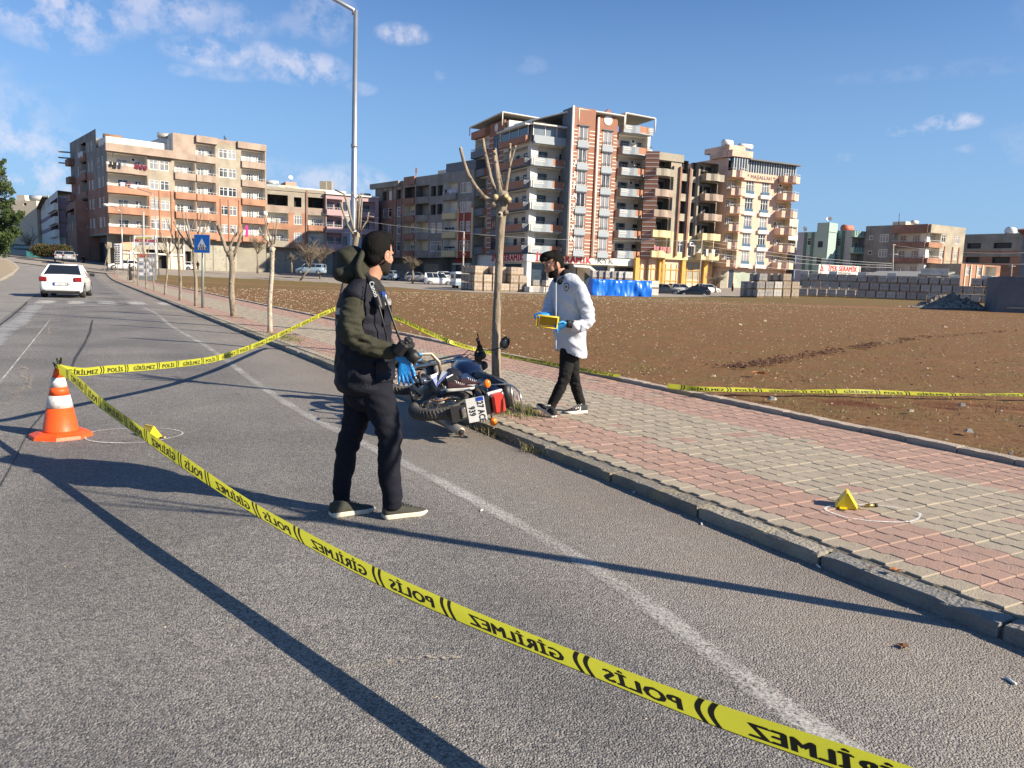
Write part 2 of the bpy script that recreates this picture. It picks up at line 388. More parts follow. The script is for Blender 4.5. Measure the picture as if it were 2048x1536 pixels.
ribbon('edge_line', [W(s_, 2.12 + .05 * math.sin(s_ * .5) + .17 * sstep(1.5, 3.2, s_) * (1 - sstep(4, 9, s_)) + .12 * sstep(9, 30, s_)) for s_ in frange(-3, 34, 70)], .27, M_LINE)
ribbon('edge_line', [W(s_, 2.30 + .35 * sstep(50, 110, s_)) for s_ in frange(34, 118, 40)], .17, M_LINE)
for k in range(6):
 tt = -2.2 + 1.10 * k
 ribbon('crossing_stripe', [W(34.9, tt), W(36.3, tt), W(37.9, tt)], .74, M_PAINT)
ribbon('stop_line', [W(33.7, -1.4), W(33.6, 0), W(33.5, 1.2), W(33.3, 2.2)], .22, M_PAINT)
ribbon('patched_joint', [W(13, -1.36), W(19, -1.40), W(22, -1.38), W(26, -1.30), W(33.3, -1.28)], [.42, .4, .62, .5, .62], M_PATCH, .016)
ribbon('tar_seam', [W(13, -1.6), W(19, -1.66), W(25, -1.62), W(33.5, -1.65), W(36, -1.7)], .07, M_TAR, .02)
seam = [G(185, 640), G(180, 665), G(168, 690), G(152, 715), G(146, 730), G(120, 790), G(60, 860), G(20, 940), G(-20, 1010)]
ribbon('tar_seam', seam, [.045, .055, .055, .05, .035, .02, .015, .012, .01], M_TAR, .007)
ribbon('road_crack', [G(100, 640), G(60, 690), G(20, 740), G(-30, 800)], .03, M_PAINT, .007)
for pl in ([(48, 735), (40, 752), (52, 765), (35, 780), (25, 795), (14, 812)], [(72, 750), (58, 770), (44, 785), (30, 800)], [(680, 1342), (740, 1334), (800, 1322), (850, 1316), (920, 1317)], [(105, 650), (96, 660), (100, 668), (88, 676)], [(118, 640), (110, 648)], [(112, 624), (116, 632)]):
 pp = [G(*q) for q in pl]; f = []
 for a, c in zip(pp, pp[1:]):
  for k in range(5): f.append(a.lerp(c, k / 5) + Vector((random.uniform(-.012, .012), random.uniform(-.012, .012), 0)) * (1 if a.y < 5 else 4))
 ribbon('scratch_mark', f + [pp[-1]], .035 if pp[0].y < 4 else .07, M_CREAM, .007, ragged=.5)
def ring(cx, cy, rx, ry, rot, z, wdt=.018, zt=True, n=60):
 p = []
 for i in range(n + 1):
  a = 2 * math.pi * i / n; rr = 1 + .03 * math.sin(3 * a) + .02 * math.sin(5 * a + 1)
  x, y = rx * math.cos(a) * rr, ry * math.sin(a) * rr
  p.append(Vector((cx + x*math.cos(rot) - y*math.sin(rot), cy + x*math.sin(rot) + y*math.cos(rot), 0)))
 return p
c1 = G(262, 871)
ribbon('chalk_ring', ring(c1.x + .02, c1.y, .40, .34, .2, 0), .022, M_CHALK, .008, ragged=.5)
M_KERB = mat('kerb_concrete', (.29, .26, .21), (.19, .175, .15), 5, .9, .9, 45, c3=(.42, .34, .16), s3=6, f3=.16, rvar=.18)
M_KERBD = mat('kerb_concrete_dark', (.17, .165, .155), (.23, .22, .20), 7, .9, .9, 45, rvar=.1)
M_MORTAR = mat('mortar', (.14, .135, .13), (.24, .22, .20), 22, .95, 1.0, 60)
def rough_stone(L_, Wd, Hh, seed, m, ch=.02, nx=12, jag=.006, name='kerb_stone'):
 """long stone with chamfered and chipped front edge, local x along"""
 rnd = random.Random(seed); prof = [(0, -.08), (0, Hh - ch), (ch, Hh), (Wd, Hh - .002), (Wd, -.08)]
 b = MB(); rings = []
 for i in range(nx + 1):
  x = L_ * i / nx; r = []
  for k, (t_, z_) in enumerate(prof):
   j = jag * (1 if k in (1, 2) else .25)
   cz = -abs(rnd.gauss(0, j)) if k in (1, 2) else 0
   if i in (0, nx): cz -= .006 if k in (1, 2) else 0
   r.append(Vector((x, t_ + (abs(rnd.gauss(0, j)) if k == 1 else rnd.uniform(-j, j)), z_ + cz)))
  rings.append(r)
 b.loft([r[::-1] for r in rings], m, False, True); return b.mesh(name)
kerb = MB(); kerb.box((0, 0, -.2), (.1, .1, .02), M_MORTAR)
def strip_base(name, s0, s1, t0, t1, z0, z1, m, step=2.0, **tags):
 b = MB(); n = max(1, int((s1 - s0) / step)); rings = []
 for i in range(n + 1):
  s_ = s0 + (s1 - s0) * i / n; p0 = W(s_, t0); p1 = W(s_, t1); z = terr(p0.x, p0.y)
  rings.append([Vector((p0.x, p0.y, z + z0)), Vector((p0.x, p0.y, z + z1)), Vector((p1.x, p1.y, z + z1)), Vector((p1.x, p1.y, z + z0))])
 b.loft(rings, m, False); o = b.build(name)
 for k, v in tags.items(): o[k] = v
 return o
kerb_o = strip_base('kerb', -4, 150, T_K + .03, T_P + .02, -.1, KH - .035, M_MORTAR, kind='structure')
stones = [rough_stone(.93, .125, KH, i, M_KERB, ch=.010, jag=.004) for i in range(5)]; stones_d = [rough_stone(.93, .125, KH, 9 + i, M_KERBD, ch=.010, jag=.004) for i in range(2)]
s_ = -1.12; i = 0
while s_ < 64:
 me = stones_d[i % 2] if -.2 < s_ < 2.05 and i % 3 != 2 or s_ < 1.2 else stones[(i * 3) % 5]
 p = W(s_, T_K + random.uniform(-.006, .006)); o = share('kerb_stone', me, kerb_o, (p.x, p.y, terr(p.x, p.y) + random.uniform(-.006, .004)), math.pi / 2 - ROAD_AZ + random.uniform(-.008, .008) - 0)
 o.matrix_basis = Matrix(((US.x, VT.x, 0, p.x), (US.y, VT.y, 0, p.y), (0, 0, 1, terr(p.x, p.y) + random.uniform(-.005, .003)), (0, 0, 0, 1))) @ Matrix.Rotation(random.uniform(-.006, .006), 4, 'Z')
 s_ += .955 if s_ < 30 else .955; i += 1
far_k = strip_base('kerb_run', 64, 150, T_K, T_K + .125, -.1, KH, M_KERB, kind='stuff'); far_k.parent = kerb_o
kd = strip_base('kerb_bedding', -4, 40, T_K + .12, T_P + .06, -.05, KH - .016, M_MORTAR, .6); kd.parent = kerb_o
M_BED = mat('joint_sand', (.11, .10, .08), (.17, .15, .12), 30, .95, .8, 60)
M_PRED = mat('paver_red', (.40, .255, .20), (.35, .235, .185), 3, .88, .5, 120, c3=(.26, .21, .17), s3=9, f3=.14, rvar=.05)
M_PGRY = mat('paver_grey', (.385, .325, .245), (.33, .285, .22), 3, .88, .5, 120, c3=(.25, .21, .165), s3=9, f3=.14, rvar=.05)
pave = strip_base('pavement', -4, 150, T_P - .05, T_O + .02, -.1, KH - .013, M_BED, kind='structure')
PL, PW, ST = .2015, .1633, .030
g = .0027
outl = [(g, -g), (PL*.38, -g), (PL*.55, -g-ST), (PL-g, -g-ST), (PL-g, -PW-ST+g), (PL*.55-.002, -PW-ST+g), (PL*.38-.002, -PW+g), (g, -PW+g)]
def paver_mesh(m, L2=False):
 b = MB(); cx = sum(p[0] for p in outl)/8; cy = sum(p[1] for p in outl)/8; c = .0045
 top = [(p[0] + (c if p[0] < cx else -c), p[1] + (c if p[1] < cy - .0 else -c)) for p in outl]
 vs = [(p[0], p[1], -.03) for p in outl] + [(p[0], p[1], -.005) for p in outl] + [(p[0], p[1], 0) for p in top]
 fs = []
 for k in range(8):
  j = (k + 1) % 8
  fs += [(k, 8+k, 8+j, j), (8+k, 16+k, 16+j, 8+j)]
 fs += [(16, 17, 22, 23)[::-1], (17, 18, 21, 22)[::-1], (18, 19, 20, 21)[::-1]]
 b.add(vs, fs, m); return b
pr, pg = paver_mesh(M_PRED), paver_mesh(M_PGRY); pr_me, pg_me = pr.mesh('paver'), pg.mesh('paver')
NR = 20
def is_red(r, s_):
 if r == 0: return False
 if r <= 4: return not (7.1 < s_ < 8.9 and r > 2)
 if r <= 13: return random.random() < .018
 return random.random() > .01
cells = []
for r in range(NR):
 for cidx in range(-8, 200):
  s0 = cidx * PL; t0 = T_P + .008 + (r + 0) * PW
  if 7.55 < s0 < 8.35 and r in (1, 2, 3) : continue           # soil pocket round the tree
  skip = False
  for ts in (12.9,18.3,24.9,31.6):
   if abs(s0 + .1 - ts) < .32 and r in (2, 3, 4): skip = True
  if skip: continue
  cells.append((s0, t0, r))
def pav_mtx(s0, t0, jitter=True):
 p = W(s0, t0); z = terr(p.x, p.y) + KH + (random.gauss(0, .0012) if jitter else 0)
 return Matrix(((-US.x, -VT.x, 0, p.x), (-US.y, -VT.y, 0, p.y), (0, 0, 1, z), (0, 0, 0, 1)))
cells.sort(key=lambda c: (W(c[0], c[1]).length if W(c[0], c[1]).y > 1 and abs(W(c[0], c[1]).x / max(.1, W(c[0], c[1]).y)) < .72 else 99) )
rest = MB()
for k, (s0, t0, r) in enumerate(cells):
 red = is_red(r, s0); M4 = pav_mtx(s0 + PL, t0) @ Matrix.Rotation(random.gauss(0, .004), 4, 'Z') @ Matrix.Rotation(random.gauss(0, .004), 4, 'X')
 if k < 300:
  o = bpy.data.objects.new('paver', pr_me if red else pg_me); col.objects.link(o); o.parent = pave; o.matrix_basis = M4
 else:
  src = pr if red else pg; rest.add(src.v, src.f, src.mats[0], False, M4)
ro = rest.build('paver_field', pave); ro['kind'] = 'stuff'
def far_bands(s0, s1):
 for (ta, tb, mm_) in ((T_P, T_P + PW, M_PGRY), (T_P + PW, T_P + 5*PW, M_PRED), (T_P + 5*PW, T_P + 14*PW, M_PGRY), (T_P + 14*PW, T_P + 20*PW, M_PRED)):
  o = strip_base('paving_band', s0, s1, ta, tb, -.02, KH + .001, mm_); o.parent = pave
far_bands(40.2, 150)
ring_p = [G(1740, 1022, KH)]
c2 = G(1742, 1026, KH)
rr = ring(c2.x + .02, c2.y, .30, .19, ROAD_AZ * 0 + .05, 0)
ribbon('chalk_ring', rr, .022, M_CHALK, KH + .0035, zt=True, ragged=.5)
M_OK = mat('outer_kerb_concrete', (.46, .38, .30), (.36, .30, .24), 6, .9, .7, 60, rvar=.12)
okerb = strip_base('outer_kerb', -4, 150, T_O + .03, T_O + .12, -.05, KH + .03, M_MORTAR, kind='structure')
st2 = [rough_stone(.49, .13, KH + .052, 30 + i, M_OK, ch=.006, nx=5, jag=.003, name='kerb_stone') for i in range(4)]
s_ = -1.5; i = 0
while s_ < 75:
 p = W(s_, T_O + random.uniform(-.004, .004))
 o = share('kerb_stone', st2[i % 4], okerb); o.matrix_basis = Matrix(((US.x, VT.x, 0, p.x), (US.y, VT.y, 0, p.y), (0, 0, 1, terr(p.x, p.y) + random.uniform(-.005, .005)), (0, 0, 0, 1))) @ Matrix.Rotation(random.uniform(-.01, .01), 4, 'Z')
 s_ += .5; i += 1
fk = strip_base('kerb_run', 75, 150, T_O, T_O + .13, -.1, KH + .05, M_OK, kind='stuff'); fk.parent = okerb
def field_mat():
 m = bpy.data.materials.new('field_soil'); m.use_nodes = True; t = m.node_tree; b = t.nodes['Principled BSDF']; b.inputs['Roughness'].default_value = .95; b.inputs['Specular IOR Level'].default_value = .2
 L = t.links.new; P = N(t, 'ShaderNodeNewGeometry').outputs['Position']
 def noi(sc, det=5, ro=.62): n = N(t, 'ShaderNodeTexNoise'); n.inputs['Scale'].default_value = sc; n.inputs['Detail'].default_value = det; n.inputs['Roughness'].default_value = ro; L(P, n.inputs['Vector']); return n.outputs['Fac']
 def rng(v, a, b_, c=0, d=1): n = N(t, 'ShaderNodeMapRange'); n.inputs[1].default_value = a; n.inputs[2].default_value = b_; n.inputs[3].default_value = c; n.inputs[4].default_value = d; L(v, n.inputs[0]); return n.outputs[0]
 def mixc(f, a, b_):
  n = N(t, 'ShaderNodeMix', data_type='RGBA'); L(f, n.inputs['Factor'])
  for k, v in (('A', a), ('B', b_)):
   if hasattr(v, 'links'): L(v, n.inputs[k])
   else: n.inputs[k].default_value = (*v, 1)
  return n.outputs['Result']
 def mth(op, a, b_):
  q = N(t, 'ShaderNodeMath', operation=op, use_clamp=(op == 'MULTIPLY'))
  for i, v in enumerate((a, b_)):
   if hasattr(v, 'links'): L(v, q.inputs[i])
   else: q.inputs[i].default_value = v
  return q.outputs[0]
 c = mixc(rng(noi(.35), .36, .64), (.245, .128, .058), (.20, .12, .050))
 c = mixc(rng(noi(9), .42, .66), c, (.145, .070, .032))
 c = mixc(rng(noi(1.1), .50, .68, 0, .6), c, (.165, .125, .045))      # dry and green weeds
 c = mixc(rng(noi(38, 4), .62, .76, 0, .45), c, (.40, .25, .13))        # pale straw and grit
 sp_ = N(t, 'ShaderNodeSeparateXYZ'); L(P, sp_.inputs[0]); yy = mth('ADD', sp_.outputs[1], mth('MULTIPLY', noi(.12, 3), 26))
 c = mixc(mth('MULTIPLY', rng(yy, 52, 84), .55), c, (.16, .135, .055))
 n = N(t, 'ShaderNodeVectorMath', operation='DOT_PRODUCT'); L(P, n.inputs[0]); n.inputs[1].default_value = (.33, .944, 0)
 tr = mth('ABSOLUTE', mth('SUBTRACT', mth('ADD', n.outputs['Value'], mth('MULTIPLY', noi(.09, 2), 6)), 71), 0)
 c = mixc(rng(tr, 2.2, .9, 0, .75), c, (.30, .14, .075))
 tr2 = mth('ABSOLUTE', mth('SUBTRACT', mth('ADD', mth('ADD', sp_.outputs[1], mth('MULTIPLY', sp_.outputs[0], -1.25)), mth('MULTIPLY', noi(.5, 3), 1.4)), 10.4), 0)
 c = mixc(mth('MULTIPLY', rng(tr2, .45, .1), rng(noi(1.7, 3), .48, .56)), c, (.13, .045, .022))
 L(c, b.inputs['Base Color'])
 bp = N(t, 'ShaderNodeBump'); bp.inputs['Strength'].default_value = 1.0; bp.inputs['Distance'].default_value = .035
 h = mth('ADD', mth('ADD', noi(16, 6, .7), mth('MULTIPLY', noi(70, 4), .5)), 0); L(h, bp.inputs['Height']); L(bp.outputs[0], b.inputs['Normal'])
 return m
M_FIELD = field_mat()
EDGE = [GT(x, y) for x, y in ((250, 551), (323, 551), (430, 556), (520, 560), (660, 567), (780, 576), (930, 586), (1010, 589))]
EDGE = [Vector((-90, 120, 0))] + EDGE + [Vector((4, 84, 0)), Vector((40, 104, 0)), Vector((120, 110, 0))]
def edge_y(x):
 for a, c in zip(EDGE, EDGE[1:]):
  if a.x <= x <= c.x: return a.y + (c.y - a.y) * (x - a.x) / max(1e-6, c.x - a.x)
 return 110
def zfield(x, y, s_, t_):
 n = noise.noise(Vector((x * .5, y * .5, 0))) * .025 + noise.noise(Vector((x * 2.2, y * 2.2, 3))) * .016 * sstep(60, 20, y) + noise.noise(Vector((x * 7, y * 7, 1))) * .010 * sstep(30, 8, y)
 k = sstep(T_O + .1, T_O + .9, t_)
 return terr(x, y) + .115 + n * (.25 + .75 * k)
sl = frange(-4, 24, 280) + frange(24.5, 60, 71) + frange(62, 170, 54); tl = frange(T_O + .125, T_O + 9, 80) + frange(T_O + 9.4, 30, 34) + frange(32, 150, 59)
grid_sheet('field', sl, tl, zfield, M_FIELD, inside=lambda x, y: y < edge_y(x))
M_STREET = mat('street_surface', (.31, .275, .235), (.24, .215, .19), .35, .92, .2, 30, c3=(.40, .34, .27), s3=.9, f3=.25)
b = MB(); vs = []; fs = []
gx = frange(-100, 130, 92)
for x in gx:
 e = edge_y(x)
 for k in range(12):
  y = e - .3 + k * 6.5; vs.append((x, y, terr(x, y) + (.145 if k else .1)))
for i in range(len(gx) - 1):
 for k in range(11): fs.append((i*12+k, (i+1)*12+k, (i+1)*12+k+1, i*12+k+1))
b.add(vs, fs, M_STREET, True); so = b.build('side_street'); so['kind'] = 'structure'
M_DUST = mat('dusty_verge', (.36, .29, .20), (.28, .22, .15), 1.5, .95, .5, 30)
M_LK = mat('pale_kerb', (.42, .37, .30), (.33, .29, .24), 3, .9)
isl = [GT(-260, 640), GT(-60, 585), GT(0, 562), GT(30, 545), GT(38, 536), GT(30, 528), GT(14, 520), GT(-10, 517), GT(-200, 522)]
b = MB(); n = len(isl)
def up(p, h): return (p.x, p.y, terr(p.x, p.y) + h)
cx = sum(p.x for p in isl) / n; cy = sum(p.y for p in isl) / n
inn = [Vector((cx + (p.x - cx) * .93, cy + (p.y - cy) * .93, 0)) for p in isl]
vs = [up(p, -.1) for p in isl] + [up(p, .16) for p in isl] + [up(p, .165) for p in inn]
b.add(vs, [[i, (i+1) % n, n+(i+1) % n, n+i][::1] for i in range(n)] + [[n+i, n+(i+1) % n, 2*n+(i+1) % n, 2*n+i] for i in range(n)], M_LK)
b.add([up(p, .168) for p in inn], [list(range(n))], M_DUST); vo = b.build('verge'); vo['kind'] = 'structure'
# ================================================================== BUILDINGS
def wallmat(n, a, b_, **k):
 k.setdefault('scale', .45); k.setdefault('stretch', (1, 1, 2.2)); k.setdefault('c3', tuple(v * .7 for v in a)); k.setdefault('s3', 1.6); k.setdefault('f3', .12)
 return mat(n, a, b_, rough=.9, **k)
def brickmat(n, a, b_, mort, sc=2.6):
 """brick courses: colour per course and block, thin mortar lines (flat facades far away)"""
 if n in MATS: return MATS[n]
 m = bpy.data.materials.new(n); m.use_nodes = True; t = m.node_tree; b = t.nodes['Principled BSDF']; b.inputs['Roughness'].default_value = .92; L = t.links.new
 P = N(t, 'ShaderNodeNewGeometry').outputs['Position']; sx = N(t, 'ShaderNodeSeparateXYZ'); L(P, sx.inputs[0])
 ad = N(t, 'ShaderNodeMath', operation='ADD'); L(sx.outputs[0], ad.inputs[0]); L(sx.outputs[1], ad.inputs[1])
 cb = N(t, 'ShaderNodeCombineXYZ'); L(ad.outputs[0], cb.inputs[0]); L(sx.outputs[2], cb.inputs[1])
 br = N(t, 'ShaderNodeTexBrick'); br.inputs['Scale'].default_value = sc; br.inputs['Color1'].default_value = (*a, 1); br.inputs['Color2'].default_value = (*b_, 1); br.inputs['Mortar'].default_value = (*mort, 1); br.inputs['Mortar Size'].default_value = .045; br.inputs['Bias'].default_value = -.1
 L(cb.outputs[0], br.inputs['Vector'])
 n1 = N(t, 'ShaderNodeTexNoise'); n1.inputs['Scale'].default_value = .5; n1.inputs['Detail'].default_value = 5; L(P, n1.inputs['Vector'])
 r = N(t, 'ShaderNodeMapRange'); r.inputs[1].default_value = .35; r.inputs[2].default_value = .65; r.inputs[3].default_value = .78; r.inputs[4].default_value = 1.12; L(n1.outputs['Fac'], r.inputs[0])
 hs = N(t, 'ShaderNodeHueSaturation'); L(br.outputs['Color'], hs.inputs['Color']); L(r.outputs[0], hs.inputs['Value']); L(hs.outputs[0], b.inputs['Base Color'])
 MATS[n] = m; return m
B_ORANGE = brickmat('orange_brick', (.41, .19, .115), (.35, .17, .11), (.36, .22, .15))
B_PINK = brickmat('pale_brick', (.38, .27, .21), (.33, .245, .195), (.36, .30, .25))
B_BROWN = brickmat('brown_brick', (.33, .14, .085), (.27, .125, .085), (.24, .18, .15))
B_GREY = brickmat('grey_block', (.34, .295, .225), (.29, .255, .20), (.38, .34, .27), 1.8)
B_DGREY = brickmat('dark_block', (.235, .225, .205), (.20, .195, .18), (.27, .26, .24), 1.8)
C_CONC = wallmat('concrete', (.35, .315, .25), (.28, .255, .21))
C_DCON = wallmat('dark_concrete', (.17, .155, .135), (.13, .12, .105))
C_WHITE = wallmat('white_render', (.74, .71, .64), (.66, .63, .57), f3=.04)
C_CREAM = wallmat('cream_render', (.66, .57, .42), (.60, .52, .40), f3=.05)
C_SHOP = wallmat('shop_wall', (.30, .275, .22), (.22, .20, .165))
C_YEL = wallmat('yellow_render', (.62, .51, .29), (.57, .47, .28), f3=.05)
C_RED = wallmat('red_render', (.36, .07, .05), (.30, .065, .05), f3=.04)
C_PINKR = wallmat('pink_render', (.47, .33, .34), (.42, .30, .31), f3=.04)
C_SALM = wallmat('salmon_tile', (.66, .45, .34), (.61, .42, .32), f3=.05)
C_MINT = wallmat('mint_render', (.34, .46, .40), (.30, .42, .37), f3=.04)
C_GREEN = wallmat('green_band', (.10, .20, .17), (.085, .17, .15), f3=.04)
C_LILAC = wallmat('grey_lilac_render', (.42, .41, .44), (.38, .37, .40), f3=.04)
C_TERRA = wallmat('terracotta_panel', (.38, .19, .12), (.34, .17, .11), f3=.04)
C_SLATE = wallmat('slate_panel', (.17, .19, .215), (.14, .16, .18), f3=.04)
C_LGREY = wallmat('light_grey_panel', (.36, .40, .43), (.32, .36, .39), f3=.04)
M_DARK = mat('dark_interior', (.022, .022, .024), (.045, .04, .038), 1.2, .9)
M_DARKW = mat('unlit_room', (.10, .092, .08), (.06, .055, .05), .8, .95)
M_FRAME = mat('window_frame_white', (.74, .74, .72), (.68, .68, .66), 2, .5)
M_FRAMED = mat('window_frame_dark', (.05, .055, .065), (.04, .045, .05), 2, .4)
M_RAIL = mat('railing_white', (.72, .71, .68), None, 2, .5)
M_RAILD = mat('railing_dark', (.06, .065, .075), None, 2, .5)
M_SHUT = mat('roller_shutter', (.34, .32, .26), (.26, .245, .20), .8, .6, c3=(.17, .16, .14), s3=2)
M_SHUTP = mat('pink_shutter', (.66, .46, .33), (.62, .44, .33), .8, .7)
M_BLUED = mat('pale_blue_metal', (.42, .56, .62), (.38, .5, .56), .8, .5)
M_STEEL = mat('galvanised_steel', (.46, .48, .49), (.38, .40, .42), 3, .42, metal=.75)
M_TANK = mat('tank_metal', (.62, .61, .58), (.5, .48, .45), 3, .4, metal=.3, rvar=.2)
M_RUST = mat('rusty_metal', (.22, .11, .06), (.30, .17, .10), 5, .8)
M_WPL = mat('white_plastic', (.76, .76, .74), (.70, .70, .68), 3, .45)
def pane_mat():
 m = bpy.data.materials.new('window_pane'); m.use_nodes = True; t = m.node_tree; b = t.nodes['Principled BSDF']; L = t.links.new
 oi = N(t, 'ShaderNodeObjectInfo'); P = N(t, 'ShaderNodeNewGeometry').outputs['Position']
 mp = N(t, 'ShaderNodeMapping'); mp.inputs['Scale'].default_value = (5, 5, .4); L(P, mp.inputs[0])
 n = N(t, 'ShaderNodeTexNoise'); n.inputs['Scale'].default_value = 1.0; n.inputs['Detail'].default_value = 3; L(mp.outputs[0], n.inputs['Vector'])
 a = N(t, 'ShaderNodeMath', operation='ADD'); L(n.outputs['Fac'], a.inputs[0]); L(oi.outputs['Random'], a.inputs[1])
 r = N(t, 'ShaderNodeMapRange'); r.inputs[1].default_value = .70; r.inputs[2].default_value = 1.15; L(a.outputs[0], r.inputs[0])
 mx = N(t, 'ShaderNodeMix', data_type='RGBA'); mx.inputs['A'].default_value = (.035, .04, .05, 1); mx.inputs['B'].default_value = (.30, .30, .31, 1); L(r.outputs[0], mx.inputs['Factor'])
 L(mx.outputs['Result'], b.inputs['Base Color']); b.inputs['Roughness'].default_value = .08; b.inputs['Specular IOR Level'].default_value = .6
 return m
M_PANE = pane_mat()
M_PANED = mat('dark_glass', (.03, .045, .065), (.05, .07, .09), 1.5, .07, spec=.7)
def pdir(az): return Vector((math.sin(RAD(az)), math.cos(RAD(az)), 0))
_wcache = {}
def window_meshes(w_, h_, nm, dark, transom):
 k = (round(w_, 1), round(h_, 1), nm, dark, transom)
 if k in _wcache: return _wcache[k]
 w_, h_ = k[0], k[1]; m = M_FRAMED if dark else M_FRAME; b = MB(); fr = .09
 for (x, z, sx_, sz_) in ((0, fr/2, w_, fr), (0, h_ - fr/2, w_, fr), (-w_/2 + fr/2, h_/2, fr, h_ - 2*fr), (w_/2 - fr/2, h_/2, fr, h_ - 2*fr)):
  b.box((x, 0, z), (sx_, .07, sz_), m)
 for i in range(nm):
  b.box((-w_/2 + w_ * (i + 1) / (nm + 1), -.003, h_/2), (.075, .07, h_ - 2*fr), m)
 if transom: b.box((0, -.006, h_ * .68), (w_ - 2*fr, .06, .06), m)
 p = MB(); p.box((0, .025, h_/2), (w_ - .14, .012, h_ - .14), M_PANED if dark else M_PANE)
 _wcache[k] = (b.mesh('window'), p.mesh('pane')); return _wcache[k]
class Face:
 """a vertical facade: origin at pixel (x0,y0) at depth Y0, running towards azimuth az; right-hand end is +u"""
 def __init__(s, bld, x0, y0, Y0, az, flip=False):
  s.b = bld; s.o = K(x0, y0, Y0); s.d = pdir(az); s.n = Vector((s.d.y, -s.d.x, 0))   # outward normal (towards camera side)
  if s.n.dot(Vector((0, 0, 0)) - s.o) < 0: s.n = -s.n
  s.rect = []; s.holes = []; s.ang = math.atan2(s.d.y, s.d.x); s.off = 0
  if (s.d.x * s.n.y - s.d.y * s.n.x) > 0: s.ang += 0; s.flip = True
  else: s.flip = False
 def u(s, x, y=None):
  y = 480 if y is None else y
  d = ray(x, y); d2 = Vector((d.x, d.y)); o2 = Vector((s.o.x, s.o.y)) + s.n.xy * s.off
  det = s.d.x * -d2.y - s.d.y * -d2.x; t_ = (s.d.x * (-o2.y) - s.d.y * (-o2.x)) / det if abs(det) > 1e-9 else 0
  uu = ((-o2.x) * (-d2.y) - (-o2.y) * (-d2.x)) / det
  return uu
 def z(s, x, y):
  uu = s.u(x, y); q = s.o + s.d * uu; d = ray(x, y); t_ = q.y / d.y; return EYE + d.z * t_
 def P(s, u, z, out=0.0): q = s.o + s.d * u + s.n * out; return Vector((q.x, q.y, z))
 def frame(s, u, z, out=0.0):
  """matrix whose +x runs along the face seen left to right, -y points outwards"""
  x = s.d if (s.d.x * (-s.n.y) - s.d.y * (-s.n.x)) > 0 else -s.d
  y = -s.n; p = s.P(u, z, out)
  return Matrix(((x.x, y.x, 0, p.x), (x.y, y.y, 0, p.y), (0, 0, 1, p.z), (0, 0, 0, 1)))
 def wall(s, u0, u1, z0, z1, m, regions=(), name='wall', thick=.25, label=None, out=0.0):
  """wall with openings recessed; regions = (u0,u1,z0,z1,mat) repaint cells"""
  us = sorted(set([u0, u1] + [v for h in s.holes for v in h[:2]] + [v for r in regions for v in r[:2]])); zs = sorted(set([z0, z1] + [v for h in s.holes for v in h[2:4]] + [v for r in regions for v in r[2:4]]))
  us = [v for v in us if u0 - 1e-6 <= v <= u1 + 1e-6]; zs = [v for v in zs if z0 - 1e-6 <= v <= z1 + 1e-6]
  b = MB()
  for i in range(len(us) - 1):
   for j in range(len(zs) - 1):
    cu, cz = (us[i] + us[i+1]) / 2, (zs[j] + zs[j+1]) / 2
    if us[i+1] - us[i] < 1e-4 or zs[j+1] - zs[j] < 1e-4: continue
    if any(h[0] < cu < h[1] and h[2] < cz < h[3] for h in s.holes): continue
    mm_ = m
    for r in regions:
     if r[0] < cu < r[1] and r[2] < cz < r[3]: mm_ = r[4]
    b.add([s.P(us[i], zs[j], out), s.P(us[i+1], zs[j], out), s.P(us[i+1], zs[j+1], out), s.P(us[i], zs[j+1], out)], [(0, 1, 2, 3)], mm_)
  for (a, c, e, f, dep, sm_, bm_) in s.holes:
   if c < u0 + .05 or a > u1 - .05: continue
   a = max(a, u0 + .002); c = min(c, u1 - .002)
   q = [s.P(a, e, out), s.P(c, e, out), s.P(c, f, out), s.P(a, f, out)]; k = [s.P(a, e, out-dep), s.P(c, e, out-dep), s.P(c, f, out-dep), s.P(a, f, out-dep)]
   b.add(q + k, [(0, 1, 5, 4), (1, 2, 6, 5), (2, 3, 7, 6), (3, 0, 4, 7)], sm_); b.add(k, [(0, 1, 2, 3)], bm_)
  o = b.build(name, s.b)
  if label: o['label'] = label
  return o
 def box(s, u0, u1, z0, z1, o0, o1, m, name, b=None, **tags):
  own = b is None; b = b or MB(); vs = [s.P(u, z, o) for o in (o0, o1) for (u, z) in ((u0, z0), (u1, z0), (u1, z1), (u0, z1))]
  b.add(vs, [(0, 1, 2, 3), (4, 7, 6, 5), (0, 4, 5, 1), (1, 5, 6, 2), (2, 6, 7, 3), (3, 7, 4, 0)], m)
  if own:
   o = b.build(name, s.b)
   for k, v in tags.items(): o[k] = v
   return o
 def hole(s, u0, u1, z0, z1, dep=.14, side=None, back=None): s.holes.append((u0, u1, z0, z1, dep, side or C_CONC, back or M_DARK))
 def window(s, uc, w_, z0, h_, nm=1, dark=False, transom=True, dep=.14, hole=True, side=None, out=0.0):
  w_ = round(w_, 1); h_ = round(h_, 1)
  if hole: s.hole(uc - w_/2, uc + w_/2, z0, z0 + h_, dep, side or C_CONC)
  fm, pm = window_meshes(w_, h_, nm, dark, transom)
  o = bpy.data.objects.new('window', fm); col.objects.link(o); o.parent = s.b; o.matrix_parent_inverse = s.b.matrix_basis.inverted(); o.matrix_basis = s.frame(uc, z0, out - dep + .06)
  p = bpy.data.objects.new('pane', pm); col.objects.link(p); p.parent = o
  return o
